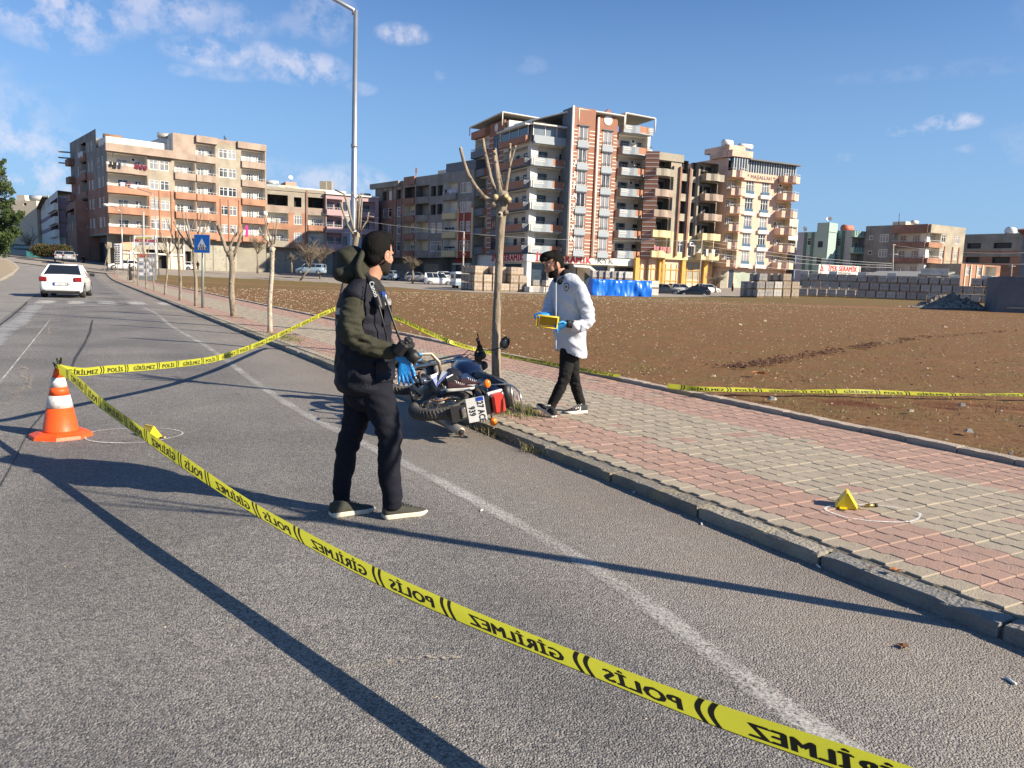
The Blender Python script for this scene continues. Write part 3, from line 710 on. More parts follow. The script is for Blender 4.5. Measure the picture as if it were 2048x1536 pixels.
 def balcony(s, u0, u1, z, h_, m, proj=.5, dep=1.3, ph=.95, back=None, side=None, win=((.35, 1.3, 1),), rail='white', curve=0, light=True, dark=False, stripes=None, hole=True, top=None, doorh=2.1, slab=.14, out=0.0, ends=None):
  """open balcony: recessed bay (depth dep) with door/windows on its back wall, parapet slab projecting proj"""
  H_ = h_ - .02
  if hole: s.hole(u0, u1, z, z + h_ - .28, dep, side or C_WHITE, back or C_WHITE)
  n = 9 if curve else 2; pts = []
  for i in range(n):
   f = i / (n - 1); uu = u0 + (u1 - u0) * f; cv = curve * math.sin(math.pi * min(1, max(0, (f - .25) / .5))) if curve else 0
   pts.append((uu, out + proj + cv))
  b = MB(); outp = [s.P(a, 0, o_) for a, o_ in pts]; inn = [s.P(u0, 0, out - .05), s.P(u1, 0, out - .05)]
  base = [inn[0]] + outp + [inn[1]]
  def lvl(L_, zz): return [Vector((p.x, p.y, zz)) for p in L_]
  nn = len(base); b.add(lvl(base, z - slab) + lvl(base, z + .02), [[i, (i+1) % nn, nn+(i+1) % nn, nn+i] for i in range(nn)] + [list(range(nn))[::-1], list(range(nn, 2*nn))], stripes[1] if stripes else m)
  th = .1; ins = []
  for i, (a, o_) in enumerate(pts):
   aa = a + (th if i == 0 else (-th if i == n-1 else 0)); ins.append(s.P(aa, 0, o_ - th))
  inb = [s.P(u0 + th, 0, out - .05)] + ins + [s.P(u1 - th, 0, out - .05)]
  q = lvl(base, z + .02) + lvl(base, z + ph) + lvl(inb, z + .02) + lvl(inb, z + ph)
  fs = []
  for i in range(nn - 1): fs += [(i, i+1, nn+i+1, nn+i), (2*nn+i, 2*nn+i+1, 3*nn+i+1, 3*nn+i), (nn+i, nn+i+1, 3*nn+i+1, 3*nn+i)]
  if stripes:
   for i in range(nn - 1):
    mid = .42 < ((i - .5) / (nn - 2)) < .80 if not ends else ends[0] < ((i - .5) / (nn - 2)) < ends[1]
    for f in ((i, i+1, nn+i+1, nn+i), (2*nn+i, 2*nn+i+1, 3*nn+i+1, 3*nn+i), (nn+i, nn+i+1, 3*nn+i+1, 3*nn+i)):
     b.add([q[k] for k in f], [(0, 1, 2, 3)], m if mid else stripes[0])
  else: b.add(q, fs, m)
  bo = b.build('balcony', s.b)
  if rail:
   mr = M_RAIL if rail == 'white' else M_RAILD; r = MB()
   top_pts = [s.P(a, z + ph + .32, o_ - .05) for a, o_ in pts]
   r.tube([s.P(u0 + .05, z + ph + .32, out)] + top_pts + [s.P(u1 - .05, z + ph + .32, out)], .028, mr, 5, False)
   L_ = u1 - u0; k = max(3, int(L_ / .45))
   for i in range(k + 1):
    f = i / k; j = f * (n - 1); i0 = min(n - 2, int(j)); a = pts[i0][0] + (pts[i0+1][0] - pts[i0][0]) * (j - i0); o_ = pts[i0][1] + (pts[i0+1][1] - pts[i0][1]) * (j - i0)
    r.tube([s.P(a, z + ph, o_ - .05), s.P(a, z + ph + .32, o_ - .05)], .022, mr, 4, False)
   ro = r.build('railing', bo)
  for (f, ww, nm) in win:
   uc = u0 + (u1 - u0) * f; dr = nm == 0
   wh = doorh if dr else 1.4; z0 = z + (.03 if dr else .75)
   fm, pm = window_meshes(ww, wh, max(1, nm), dark, True)
   o = bpy.data.objects.new('window', fm); col.objects.link(o); o.parent = s.b; o.matrix_parent_inverse = s.b.matrix_basis.inverted(); o.matrix_basis = s.frame(uc, z0, out - dep + .08)
   p = bpy.data.objects.new('pane', pm); col.objects.link(p); p.parent = o
  return bo
def solid(bld, corners, z0, z1, m, top=None, name='wall', faces=None):
 """closed block from plan corners (adds only the named side faces, plus the roof)"""
 b = MB(); n = len(corners); vs = [(p.x, p.y, z0) for p in corners] + [(p.x, p.y, z1) for p in corners]
 fl = [[i, (i+1) % n, n+(i+1) % n, n+i] for i in range(n)]
 if faces is not None: fl = [fl[i] for i in faces]
 b.add(vs, fl, m); b.add([(p.x, p.y, z1) for p in corners], [list(range(n))], top or C_CONC)
 return b.build(name, bld)
def building(label, x, y, Y):
 p = K(x, y, Y); return empty('apartment_building', label, 'building', (p.x, p.y, terr(p.x, p.y)))
def tank(bld, p, L_=1.6, r=.32, ang=0, m=None, panel=True, name='water_tank'):
 b = MB(); d = Vector((math.cos(ang), math.sin(ang), 0)); c = p + Vector((0, 0, .75)); mm_ = m or M_TANK
 b.cyl(c - d*L_/2, c + d*L_/2, r, mm_, 14)
 e = d.cross(Vector((0, 0, 1)))
 for k in (-.4, .4):
  for j in (-.3, .3): b.tube([p + d*L_*k + e*j, c + d*L_*k], .035, M_RAILD, 4)
 if panel:
  q = [p + d*.9 + e*.2 + Vector((0,0,.7)), p - d*.9 + e*.2 + Vector((0,0,.7)), p - d*.9 + e*1.8 + Vector((0,0,.1)), p + d*.9 + e*1.8 + Vector((0,0,.1))]
  q2 = [v - Vector((0,0,.07)) for v in q]; b.add(q + q2, [(0,1,2,3),(7,6,5,4),(0,4,5,1),(1,5,6,2),(2,6,7,3),(3,7,4,0)], M_PANED)
 return b.build(name, bld)
def dish(bld, p, r=.45, az=100, name='satellite_dish'):
 b = MB(); d = Vector((math.sin(RAD(az)), math.cos(RAD(az)), .45)).normalized(); x = d.orthogonal().normalized(); y = d.cross(x); c = p + Vector((0, 0, .8)); rings = []
 for i in range(5):
  q = r * i / 4 + .001; rings.append([c + d * (q*q*.45/r) + (x*math.cos(a) + y*math.sin(a)) * q for a in [2*math.pi*k/14 for k in range(14)]])
 b.loft(rings, M_WPL, True, False); b.loft([[v - d*.02 for v in rg] for rg in rings][::-1], M_WPL, True, False)
 b.tube([p, c], .03, M_RAILD, 5); b.tube([c - d*.02 - x*r*.6, c + d*r*.9], .012, M_RAILD, 4); return b.build(name, bld)
def laundry(bld, face, u0, u1, z, out, cols, name='laundry', rnd=None, h=(.5, 1.0)):
 rnd = rnd or random; u = u0; i = 0
 b = MB(); b.tube([face.P(u0 - .2, z, out), face.P(u1 + .2, z - .02, out)], .012, M_RAIL, 4)
 while u < u1 - .2:
  ww = rnd.uniform(.3, .75); hh = rnd.uniform(*h); m = cols[rnd.randrange(len(cols))]; rings = []
  for j in range(4): rings.append([face.P(u + ww*k/5 * (1 - .06*j*rnd.random()), z - hh*j/3*(1 + .05*math.sin(k*2)), out + .05*math.sin(k*1.9 + j)) for k in range(6)])
  b.loft(rings, m, True, False, closed=False); b.loft([[v + face.n*.012 for v in rg] for rg in rings], m, True, False, closed=False)
  u += ww + rnd.uniform(.02, .25); i += 1
 return b.build(name, bld)
CL = [mat('cloth_navy', (.02, .03, .07), None, 5, .9), mat('cloth_maroon', (.16, .02, .04), None, 5, .9), mat('cloth_white', (.70, .70, .72), None, 5, .9), mat('cloth_pink', (.55, .20, .22), None, 5, .9), mat('cloth_lilac', (.55, .52, .72), None, 5, .9), mat('cloth_black', (.02, .02, .022), None, 5, .9)]
def acunit(bld, face, u, z, out, name='air_conditioner'):
 b = MB(); face.box(u - .42, u + .42, z, z + .58, out, out + .3, M_WPL, '', b)
 c = face.P(u - .08, z + .29, out + .305); x = face.d; rr = [c + (x*math.cos(a) + Vector((0,0,1))*math.sin(a))*.2 for a in [2*math.pi*k/12 for k in range(12)]]
 b.add(rr, [list(range(12))], M_DARK); return b.build(name, bld)
D = building('big corner block of orange and pale brick, laundry on balconies, behind the crossing sign', 219, 527, 119)
fr = Face(D, 219, 465, 119, 50); SH = 3.04
z1 = fr.z(219, 465); gz = terr(fr.o.x, fr.o.y)
uu = lambda x: fr.u(x, 430)
uR = uu(533); zt = [z1 + SH * i for i in range(8)]
uB = [(uu(214), uu(297)), (uu(351), uu(392)), (uu(394), uu(433)), (uu(484), uu(531))]
for k in range(4):
 m = B_ORANGE if k < 3 else B_PINK
 w_ = [((.22, 1.0, 0), (.62, 1.6, 1), (.93, .8, 1)), ((.45, 1.5, 1), (.9, .9, 0))][k % 2]
 fr.balcony(uB[0][0] + .02, uB[0][1], zt[k] + .0, SH, m if k < 3 else B_PINK, .75, 1.5, .95, win=((.45, 1.5, 1), (.82, .9, 0)), curve=.25, rail='white')
 for j in (1, 2):
  fr.balcony(uB[j][0], uB[j][1], zt[k], SH, B_ORANGE if k < 3 else B_PINK, .35, 1.3, .95, win=((.35, 1.2, 1), (.8, .8, 0)), curve=.2 if j == 2 else 0)
 fr.balcony(uB[3][0], uB[3][1], zt[k], SH, B_ORANGE if k < 3 else B_PINK, .3, 1.3, .95, win=((.45, 1.3, 2), (.82, .7, 0)), curve=.15)
 for xc in (310, 331, 448, 465.5):
  fr.window(uu(xc), 1.4, zt[k] + .95, 1.5, 1)
for j in (2, 3): fr.balcony(uB[j][0], uB[j][1], zt[4], SH, B_PINK, .35, 1.3, .95, win=((.4, 1.2, 1), (.8, .8, 0)), curve=.15)
for xc in (448, 465.5): fr.window(uu(xc), 1.4, zt[4] + .95, 1.5, 1)
zo = zt[2] + .95
reg = [(0, uR, z1, zo, B_ORANGE)]
for k in range(3): reg.append((uu(298) if k else uu(298), uu(348), zt[k] + 2.3, zt[k] + 2.95, B_GREY))
fr.wall(0, uu(349.5), z1 - .3, zt[4] + .5, B_GREY, reg)
fr.wall(uu(349.5), uR, z1 - .3, zt[4] + SH + (0 if 0 else .9), B_GREY, [(uu(349.5), uR, z1 - .3, zo, B_ORANGE), (uu(349.5), uR, zo, zt[5] + .9, B_PINK), (uu(433), uu(483), zt[3] - .6, zt[5] + .2, B_GREY)])
fr.box(-.3, uu(349.5), zt[4] - .12, zt[4] + 1.05, -.1, .85, B_PINK, 'parapet')
fr.box(uu(394), uu(436), zt[5] - .1, zt[5] + .95, -.1, .5, B_PINK, 'parapet'); fr.box(uu(476), uu(532), zt[5] - .1, zt[5] + .95, -.1, .45, B_PINK, 'parapet')
fr.box(uu(351), uu(393), zt[4] - .1, zt[4] + .9, -.1, .5, B_PINK, 'parapet')
for xp in (300, 320.5, 344, 442, 458, 479):
 b = MB(); fr.box(uu(xp) - .12, uu(xp) + .12, z1 - .2, zt[2] + .9 if xp < 400 else zt[2] + .5, 0, .12, B_ORANGE, 'pilaster')
lf = Face(D, 219, 465, 119, -40 + 180)     # left face; u runs towards the corner, so use negative u
lu = lambda x: lf.u(x, 430)
uL = -26.5
for k in range(5):
 zz = z1 + SH * k
 for xc, ww, nm in ((208.5, .9, 1), (201, 1.5, 1), (187.5, 1.5, 1), (181, .9, 1), (160, .9, 1)):
  if k == 4 and xc > 195: continue
  lf.window(lu(xc), ww, zz + .95, 1.5, nm)
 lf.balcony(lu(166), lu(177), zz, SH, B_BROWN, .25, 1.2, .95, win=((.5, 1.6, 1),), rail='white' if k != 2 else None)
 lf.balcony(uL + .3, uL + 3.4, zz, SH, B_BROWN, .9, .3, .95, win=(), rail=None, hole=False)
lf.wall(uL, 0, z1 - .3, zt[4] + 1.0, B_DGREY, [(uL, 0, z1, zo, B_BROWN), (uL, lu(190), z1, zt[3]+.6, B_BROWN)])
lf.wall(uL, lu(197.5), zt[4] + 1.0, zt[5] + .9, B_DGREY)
pA = fr.P(0, 0); pB = fr.P(uu(349.5), 0); pC = fr.P(uR, 0); nb = -fr.n * 14
wz = zt[4] + 1.7; inset = 1.6
qa = fr.P(.3, 0, -inset); qb = fr.P(uu(349.5), 0, -inset)
solid(D, [qa, qb, qb + nb, qa + nb], zt[4] - .2, wz + .6, C_WHITE, C_CONC, 'penthouse_wall', [0, 1, 3])
solid(D, [pA + fr.d*.02, pB, pB + nb, pA + nb + fr.d*.02], zt[4] - .4, zt[4] + .02, C_CONC, C_CONC, 'roof_slab', [])
solid(D, [pB, pC, pC + nb, pB + nb], zt[4] - .4, zt[5] + .02, C_WHITE, C_CONC, 'side_wall', [1, 3])
solid(D, [pB + nb*0, fr.P(uu(360), 0), fr.P(uu(360), 0) + nb, pB + nb], zt[5], zt[5] + .9, C_WHITE, C_CONC, 'side_wall', [3])
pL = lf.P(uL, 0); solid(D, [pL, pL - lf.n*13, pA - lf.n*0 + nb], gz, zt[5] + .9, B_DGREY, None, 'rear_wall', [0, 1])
g0 = -1.2; zsh = z1 - .32
fs_ = Face(D, 219, 465, 119, 50); fs_.o = fs_.o - fs_.n * 1.3
for xa, xb, mm_ in ((222, 236, C_SHOP), (295, 316, M_DARK), (318, 338, M_DARK), (372, 386, M_DARK)):
 fs_.hole(uu(xa), uu(xb), gz - 1, zsh - 1.9, .8, C_SHOP, mm_)
fs_.wall(-.1, uR + .4, gz - 3, zsh, C_SHOP, [(uu(238), uu(372), zsh - 2.6, zsh - .7, M_SHUT), (uu(238), uu(372), gz - 3, zsh - 2.6, C_CREAM)], name='shop_front')
for xa, xb in ((398, 411), (414, 428), (431, 455), (457, 478)):
 ua, ub = uu(xa), uu(xb); n = 9
 fs_.box(ua, ub, gz - .6, zsh - .5, .02, .06, M_SHUT, 'roller_shutter')
fs_.box(uu(396), uu(480), gz - 3.0, gz - .6, .0, .18, C_WHITE, 'plinth')
fs_.box(uu(481), uu(523), gz - 3, gz - .3, .0, .25, M_BLUED, 'blue_gate')
for xm in (263, 268, 316.5, 337, 345, 371): fs_.box(uu(xm) - .12, uu(xm) + .12, gz - 2.6, zsh, .0, .22, C_WHITE, 'pillar')
fs_.box(uu(238), uu(372), zsh - 2.7, zsh - 2.45, .0, .3, C_WHITE, 'canopy_edge')
fs_.box(uu(239), uu(266), zsh - 2.2, zsh - .9, .1, .25, mat('salmon_sign', (.72, .34, .22), None, 2, .6), 'shop_sign')
lf2 = Face(D, 219, 465, 119, 140); lf2.o = lf2.o - lf2.n * 1.5; lf2.wall(uL, .4, gz - 3, zsh, C_DCON, [(lu(190), lu(206), gz, zsh - .9, mat('dark_shutter', (.12, .125, .12), (.09, .09, .09), 1, .6)), (lu(165), lu(186), gz, zsh - .9, M_DARK)], name='shop_front')
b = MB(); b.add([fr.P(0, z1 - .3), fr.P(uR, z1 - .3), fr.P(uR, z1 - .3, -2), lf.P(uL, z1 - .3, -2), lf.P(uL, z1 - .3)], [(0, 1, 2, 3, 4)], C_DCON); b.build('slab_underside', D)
tank(D, fr.P(uu(345), zt[4] + 3.0, -3), 2.2, .42, .5, panel=False); tank(D, fr.P(uu(243), wz + .2, -4), 2.6, .35, .6, M_RUST); dish(D, fr.P(uu(459), zt[5] + .6, -2), .5, 60)
b = MB(); c = fr.P(uu(346.5), zt[4] + 1.5, -1.5); fr.box(uu(344), uu(351), zt[4], zt[4] + 3.0, -3, -1.0, C_WHITE, 'stair_head')
rl = random.Random(3)
laundry(D, fr, uu(219), uu(243), zt[3] + 1.35, .9, [CL[0], CL[5], CL[0]], rnd=rl); laundry(D, fr, uu(268), uu(296), zt[3] + 1.35, 1.0, [CL[1], CL[5], CL[1], CL[2]], rnd=rl)
laundry(D, fr, uu(240), uu(262), zt[2] + 1.5, .85, [CL[1], CL[4], CL[1]], rnd=rl, h=(.6, 1.1)); laundry(D, fr, uu(262), uu(294), zt[2] + 1.4, .3, [CL[2], CL[4], CL[2]], rnd=rl)
laundry(D, lf, lu(167), lu(176), zt[4] + 1.3, .4, [CL[2]], rnd=rl); b = MB(); fr.box(uu(489), uu(494), zt[0] + .7, zt[0] + 2.5, .35, .4, mat('magenta_cloth', (.75, .04, .25), None, 3, .9), 'hanging_cloth')
acunit(D, fr, uu(274), zt[3] + 1.9, -1.3 + .1); dish(D, fr.P(uu(529), zt[1] + .9, .3), .4, 120); dish(D, fr.P(uu(229), zt[3] + 2.0, .2), .2, 120)
for z_ in (5.7, 6.6, 7.6):
 b = MB(); q = lf.P(uL - .6, zt[4] + (z_ - 5.2), .4); b.box(q, (2.6, 1.0, .12), C_DCON, rz=.3); b.build('roof_sheet', D)
E_ = building('low apartment block with unfinished dark window holes in its top storey and orange brick below', 590, 545, 138)
fe = Face(E_, 533, 492, 137, 64); ue = lambda x: fe.u(x, 440); ze = fe.z(533, 491); ge = terr(fe.o.x, fe.o.y); uE = ue(651)
for k in range(2):
 zz = ze + SH * k; fe.balcony(ue(535), ue(577), zz, SH, B_ORANGE if k else C_CONC, .35, 1.3, .95, win=((.3, .8, 0), (.6, 1.5, 3)), curve=0)
 fe.balcony(ue(616), ue(649), zz, SH, B_ORANGE if k else C_CONC, .35, 1.3, .95, win=((.4, .8, 0), (.7, 1.3, 2)), curve=0); fe.window(ue(596), 1.4, zz + .9, 1.6, 2)
zz = ze + SH * 2
for a, c in ((535, 576), (616, 648)):
 fe.hole(ue(a), ue(c), zz + .95, zz + SH - .25, 2.2, M_DARKW, M_DARKW)
 for (p, q) in ((.06, .42), (.56, .96)):
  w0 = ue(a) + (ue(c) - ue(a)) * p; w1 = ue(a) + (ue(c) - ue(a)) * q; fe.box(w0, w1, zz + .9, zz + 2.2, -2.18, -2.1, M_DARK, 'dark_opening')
fe.hole(ue(588), ue(603), zz + .9, zz + 2.6, .9, M_DARKW, M_DARK)
fe.wall(0, uE, ze - .3, zz + SH + 1.0, B_GREY, [(0, uE, ze - .3, ze + .9, B_ORANGE), (ue(577), ue(590), ze, zz + .6, B_ORANGE), (ue(590), ue(603), ze + 2.6, ze + SH + .8, B_ORANGE), (ue(603), ue(615), ze, zz + .9, B_ORANGE), (0, uE, zz - .1, zz + .9, B_PINK)])
for xp in (613.5, 650.5): fe.box(ue(xp) - .16, ue(xp) + .16, ze - .3, zz + SH + .9, 0, .18, B_BROWN, 'pilaster')
fe.box(0, uE, zz + SH + .5, zz + SH + 1.05, -.2, .12, C_CONC, 'parapet')
nb = -fe.n * 12; solid(E_, [fe.P(0, 0), fe.P(uE, 0), fe.P(uE, 0) + nb, fe.P(0, 0) + nb], ge, zz + SH + .6, C_CONC, C_CONC, 'side_wall', [1, 2, 3])
fe2 = Face(E_, 533, 492, 137, 64); fe2.o = fe2.o - fe2.n * 1.2
fe2.wall(0, uE, ge - 3, ze - .3, C_SHOP, [(ue(535), ue(571), ge, ze - .9, M_SHUT), (ue(574), ue(620), ge + .4, ze - 1.3, C_CONC)], name='shop_front')
Eb = building('cream flats with a pink stair head rising behind the half finished brick block', 590, 470, 150)
fb = Face(Eb, 532, 400, 150, 62); ub = lambda x: fb.u(x, 385)
fb.window(ub(578), 1.6, fb.z(578, 388), 1.3, 1)
fb.wall(ub(533), ub(597), ge, fb.z(597, 373), C_CREAM, [(ub(533), ub(558), fb.z(545, 383), fb.z(545, 378), B_BROWN), (ub(533), ub(558), fb.z(545, 377), fb.z(545, 368), C_LGREY)])
solid(Eb, [fb.P(ub(533), 0), fb.P(ub(597), 0), fb.P(ub(597), 0) - fb.n*9, fb.P(ub(533), 0) - fb.n*9], ge, fb.z(597, 373), C_CREAM, None, 'side_wall', [1, 3])
q0 = fb.P(ub(580), 0, -4); q1 = fb.P(ub(602), 0, -4); solid(Eb, [q0, q1, q1 - fb.n*5, q0 - fb.n*5], ge, fb.z(590, 360), wallmat('salmon_render', (.60, .33, .26), (.55, .31, .25)), None, 'stair_head')
tank(Eb, fb.P(ub(549), fb.z(549, 371), -2), 2.2, .4, .5); dish(Eb, q0 + fb.d*1.0 + Vector((0, 0, fb.z(590, 360))), .45, 150)
Ec = building('plain white walled block rising behind the half finished brick block', 640, 470, 160)
fc = Face(Ec, 596, 400, 156, 62); uc = lambda x: fc.u(x, 400)
fc.wall(uc(597), uc(692), ge, fc.z(620, 377), C_WHITE); c0 = fc.P(uc(597), 0); c1_ = fc.P(uc(692), 0); solid(Ec, [c0, c1_, c1_ - fc.n*10, c0 - fc.n*10], ge, fc.z(620, 377), C_WHITE, None, 'side_wall', [1, 2, 3])
for xx in (651, 662):
 q = fc.P(uc(xx), fc.z(xx, 382), -1.5); b = MB(); b.box(q + Vector((0,0,1.0)), (1.3, 1.3, 2.0), C_CONC); b.build('chimney_block', Ec)
Fp = building('pink rendered apartment block with white string courses, half in shade', 700, 548, 142)
fp = Face(Fp, 651.5, 500, 141, 64); up_ = lambda x: fp.u(x, 440); zf_ = fp.z(652, 497); uF = up_(757)
for k in range(3):
 zz = zf_ + SH * k
 fp.balcony(up_(653), up_(684), zz, SH, C_PINKR, .4, 1.2, .9, side=C_PINKR, back=C_PINKR, win=((.3, 1.2, 2), (.85, .6, 0)), dark=True)
 fp.window(up_(690), .8, zz + .8, 1.6, 0, dark=True); fp.balcony(up_(700), up_(716), zz, SH, C_PINKR, .2, 1.2, .9, side=C_PINKR, back=C_PINKR, win=((.5, 1.2, 2),), dark=True)
 fp.balcony(up_(724), up_(750), zz, SH, C_PINKR, .4, 1.2, .9, side=C_PINKR, back=C_PINKR, win=((.4, 1.4, 2),), dark=True)
 fp.box(0, uF, zz - .08, zz + .08, .0, .10, C_WHITE, 'string_course')
fp.wall(0, uF, zf_ - .3, zf_ + SH*3 + .6, C_PINKR, [(up_(716), up_(723), zf_, zf_ + SH*3, C_LGREY), (up_(694), up_(699), zf_, zf_ + SH*3, C_LGREY)])
fp.box(-.05, uF, zf_ + SH*3 + .5, zf_ + SH*3 + .75, -.1, .3, C_WHITE, 'cornice')
gp = terr(fp.o.x, fp.o.y); nb = -fp.n * 12; solid(Fp, [fp.P(0, 0), fp.P(uF, 0), fp.P(uF, 0) + nb, fp.P(0, 0) + nb], gp, zf_ + SH*3 + .3, C_PINKR, None, 'side_wall', [1, 2, 3])
fp2 = Face(Fp, 651.5, 500, 141, 64); fp2.o = fp2.o - fp2.n*1.0; fp2.wall(0, uF, gp - 3, zf_ - .3, C_DCON, [(up_(650), up_(668), gp, zf_ - .9, M_SHUT)], name='shop_front')
fw = Face(Fp, 700, 390, 146, 64); uw = lambda x: fw.u(x, 390); q0 = fw.P(uw(704), 0); q1 = fw.P(uw(756), 0); solid(Fp, [q0, q1, q1 - fw.n*6, q0 - fw.n*6], zf_ + SH*3, fw.z(730, 395), C_CREAM, None, 'penthouse_wall')
tank(Fp, fw.P(uw(734), fw.z(734, 398), -1), 1.8, .4, .5, panel=False)
q0 = fw.P(uw(674), 0, 2.5); q1 = fw.P(uw(690), 0, 2.5); solid(Fp, [q0, q1, q1 - fw.n*4, q0 - fw.n*4], zf_ + SH*2.3, fw.z(682, 392), C_WHITE, None, 'stair_head')
Gb = [None] * 3
g_lab = ['shaded brown brick apartment block with an unfinished top storey and a roof flue', 'bare grey block building between the shaded brown block and the yellow and red one', 'grey apartment building with yellow balcony fronts and a red panel beside the tall tower']
fg = None
def gface(lab, xa, xb):
 bld = building(lab, (xa + xb) / 2, 540, 138); f = Face(bld, 946, 511, 126, 139 - 0); return bld, f
Gu = [(750, 830), (830, 886), (886, 946)]
SG = 3.1
tops = [(790, 384), (860, 366), (920, 357)]
for i, (xa, xb) in enumerate(Gu):
 bld, f = gface(g_lab[i], xa, xb); ug = lambda x: f.u(x, 440); zg = f.z(946, 512); ua, ub_ = ug(xa), ug(xb); ggz = terr(f.P(ua, 0).x, f.P(ua, 0).y)
 ztop = zg + SG * 4 + (1.0 if i == 0 else 1.3)
 for k in range(4):
  zz = zg + SG * k
  if i == 0:
   unf = k == 3
   for xc in (769.5, 779.5, 797.5):
    if unf: f.hole(ug(xc) - .7, ug(xc) + .7, zz + .9, zz + 2.6, .5 if xc != 779.5 else .2, C_DCON, M_DARK if xc != 779.5 else C_WHITE)
    else: f.window(ug(xc), 1.3, zz + .9, 1.7, 0)
   f.balcony(ug(809), ug(829), zz, SG, B_BROWN, .2, 1.2, .9, win=((.3, 1.2, 0), (.7, 1.1, 1)) if not unf else (), side=C_CREAM if not unf else M_DARKW, back=C_CREAM if not unf else M_DARKW, rail='white' if not unf else None)
   f.balcony(ua - 1.3, ug(757), zz, SG, B_BROWN, .4, 1.0, .9, win=(), rail=None, hole=False)
  elif i == 1:
   br = k >= 2
   f.balcony(ug(831), ug(857), zz, SG, B_DGREY, .1, 1.4, .9, win=() if br else ((.7, .9, 0),), side=C_DCON if br else C_CREAM, back=B_DGREY if br else C_CREAM, rail=None if k != 1 else 'white')
   for xc in (866, 879):
    if br: f.hole(ug(xc) - .75, ug(xc) + .75, zz + .8, zz + 2.5, .6, C_DCON, M_DARK)
    else: f.window(ug(xc), 1.5, zz + .8, 1.7, 0)
  else:
   f.balcony(ug(887), ug(914), zz, SG, C_YEL if k < 3 else B_DGREY, .35, 1.3, .9, win=((.75, 1.0, 1),), side=C_WHITE, back=C_WHITE)
   for xc in (924.5, 936): f.window(ug(xc), 1.5 if k > 1 else 1.2, zz + .8, 1.7, 1, transom=k < 2)
   if k in (0, 1): laundry(bld, f, ug(890), ug(908), zz + 1.6, .0, [CL[5], CL[0]], rnd=rl, h=(.3, .6))
   if k == 3: laundry(bld, f, ug(892), ug(912), zz + 1.6, .3, [CL[5], CL[4]], rnd=rl, h=(.4, .7))
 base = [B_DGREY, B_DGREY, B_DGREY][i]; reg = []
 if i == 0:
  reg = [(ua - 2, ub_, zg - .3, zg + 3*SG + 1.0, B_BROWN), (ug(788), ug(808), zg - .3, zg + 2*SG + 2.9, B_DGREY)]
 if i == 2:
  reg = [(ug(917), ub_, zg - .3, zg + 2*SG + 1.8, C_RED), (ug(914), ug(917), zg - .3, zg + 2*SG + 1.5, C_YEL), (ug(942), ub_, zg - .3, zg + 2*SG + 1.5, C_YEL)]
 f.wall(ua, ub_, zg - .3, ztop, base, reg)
 nb = -f.n * 12; solid(bld, [f.P(ua, 0), f.P(ub_, 0), f.P(ub_, 0) + nb, f.P(ua, 0) + nb], ggz - 1, ztop - .3, C_CONC if i else B_BROWN, C_CONC, 'side_wall', [1, 2, 3])
 f2 = Face(bld, 946, 511, 126, 139); f2.o = f2.o - f2.n * 1.6; f2.wall(ua, ub_, ggz - 3, zg - .3, C_DCON, [(ug(xa + 5), ug(xb - 22), ggz, zg - 1.3, C_SHOP)], name='shop_front')
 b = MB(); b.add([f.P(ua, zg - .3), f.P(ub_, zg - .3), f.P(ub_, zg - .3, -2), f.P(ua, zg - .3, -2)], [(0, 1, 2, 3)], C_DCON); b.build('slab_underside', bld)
 if i == 0:
  for xp in (764, 774.5, 785, 792, 803): f.box(ug(xp) - .15, ug(xp) + .15, zg - .2, ztop - .1, 0, .12, B_BROWN, 'pilaster')
  f.box(ua - 1.2, ug(800), ztop - .9, ztop + .05, -.1, .5, B_DGREY, 'parapet'); f.box(ug(809), ub_, ztop - .9, ztop + .5, -.1, .3, B_BROWN, 'parapet')
  b = MB(); q = f.P(ug(803), ztop, -3); b.tube([q, q + Vector((0, 0, 2.6))], .09, M_RUST, 6); b.box(q + Vector((0,0,2.2)), (.3, .3, .8), M_RUST); b.build('flue', bld)
 if i == 1:
  f.box(ug(831), ug(868), ztop - .3, ztop + 1.6, -5.0, -4.6, C_CREAM, 'rear_parapet'); tank(bld, f.P(ug(873), ztop - .2, -2.5), 1.5, .5, .9, M_WPL, panel=False)
 if i == 2:
  q = f.P(ub_ + .1, 0); f.box(ug(888), ub_ + .05, ztop - .3, ztop + 1.5, -4, -.2, C_SLATE, 'roof_room')
  f2.box(ug(900), ug(918), ggz + 2.9, ggz + 4.1, 0, .3, C_RED, 'shop_sign'); f2.box(ug(899), ug(928), ggz + .1, ggz + 2.7, .0, .06, M_PANED, 'shop_window'); f2.box(ug(898), ug(934), ggz + 2.7, ggz + 2.95, .0, .7, C_WHITE, 'canopy')
  f.box(ug(928.5), ug(930), zg + .1, zg + 2*SG + .6, .05, .2, C_CREAM, 'drain_pipe')
M_STR = wallmat('tower_brick', (.34, .16, .105), (.29, .145, .10), f3=.05)
H_ = building('tall tower with white striped terracotta walls, curved balconies and a steel roof canopy', 1120, 575, 114)
AZR = 65; fh = Face(H_, 1055, 505, 112, AZR); vh = lambda x: fh.u(x, 400); zh = fh.z(1055, 504); SHH = 3.04
gh = terr(fh.o.x, fh.o.y); Z = [zh + SHH * i for i in range(9)]
uEnd = vh(1294)
def stripes_on(face, u0, u1, z0, z1, out, step=.76, name='stripe', gap=None):
 b = MB(); z = z0 + .5
 while z < z1:
  segs = [(u0, u1)] if not gap else [(u0, gap[0]), (gap[1], u1)]
  for a, c in segs: face.box(a, c, z, z + .11, out, out + .03, C_WHITE, '', b)
  z += step
 o = b.build(name, face.b); o['kind'] = 'stuff'; return o
ua, ub2 = 0.0, vh(1131)
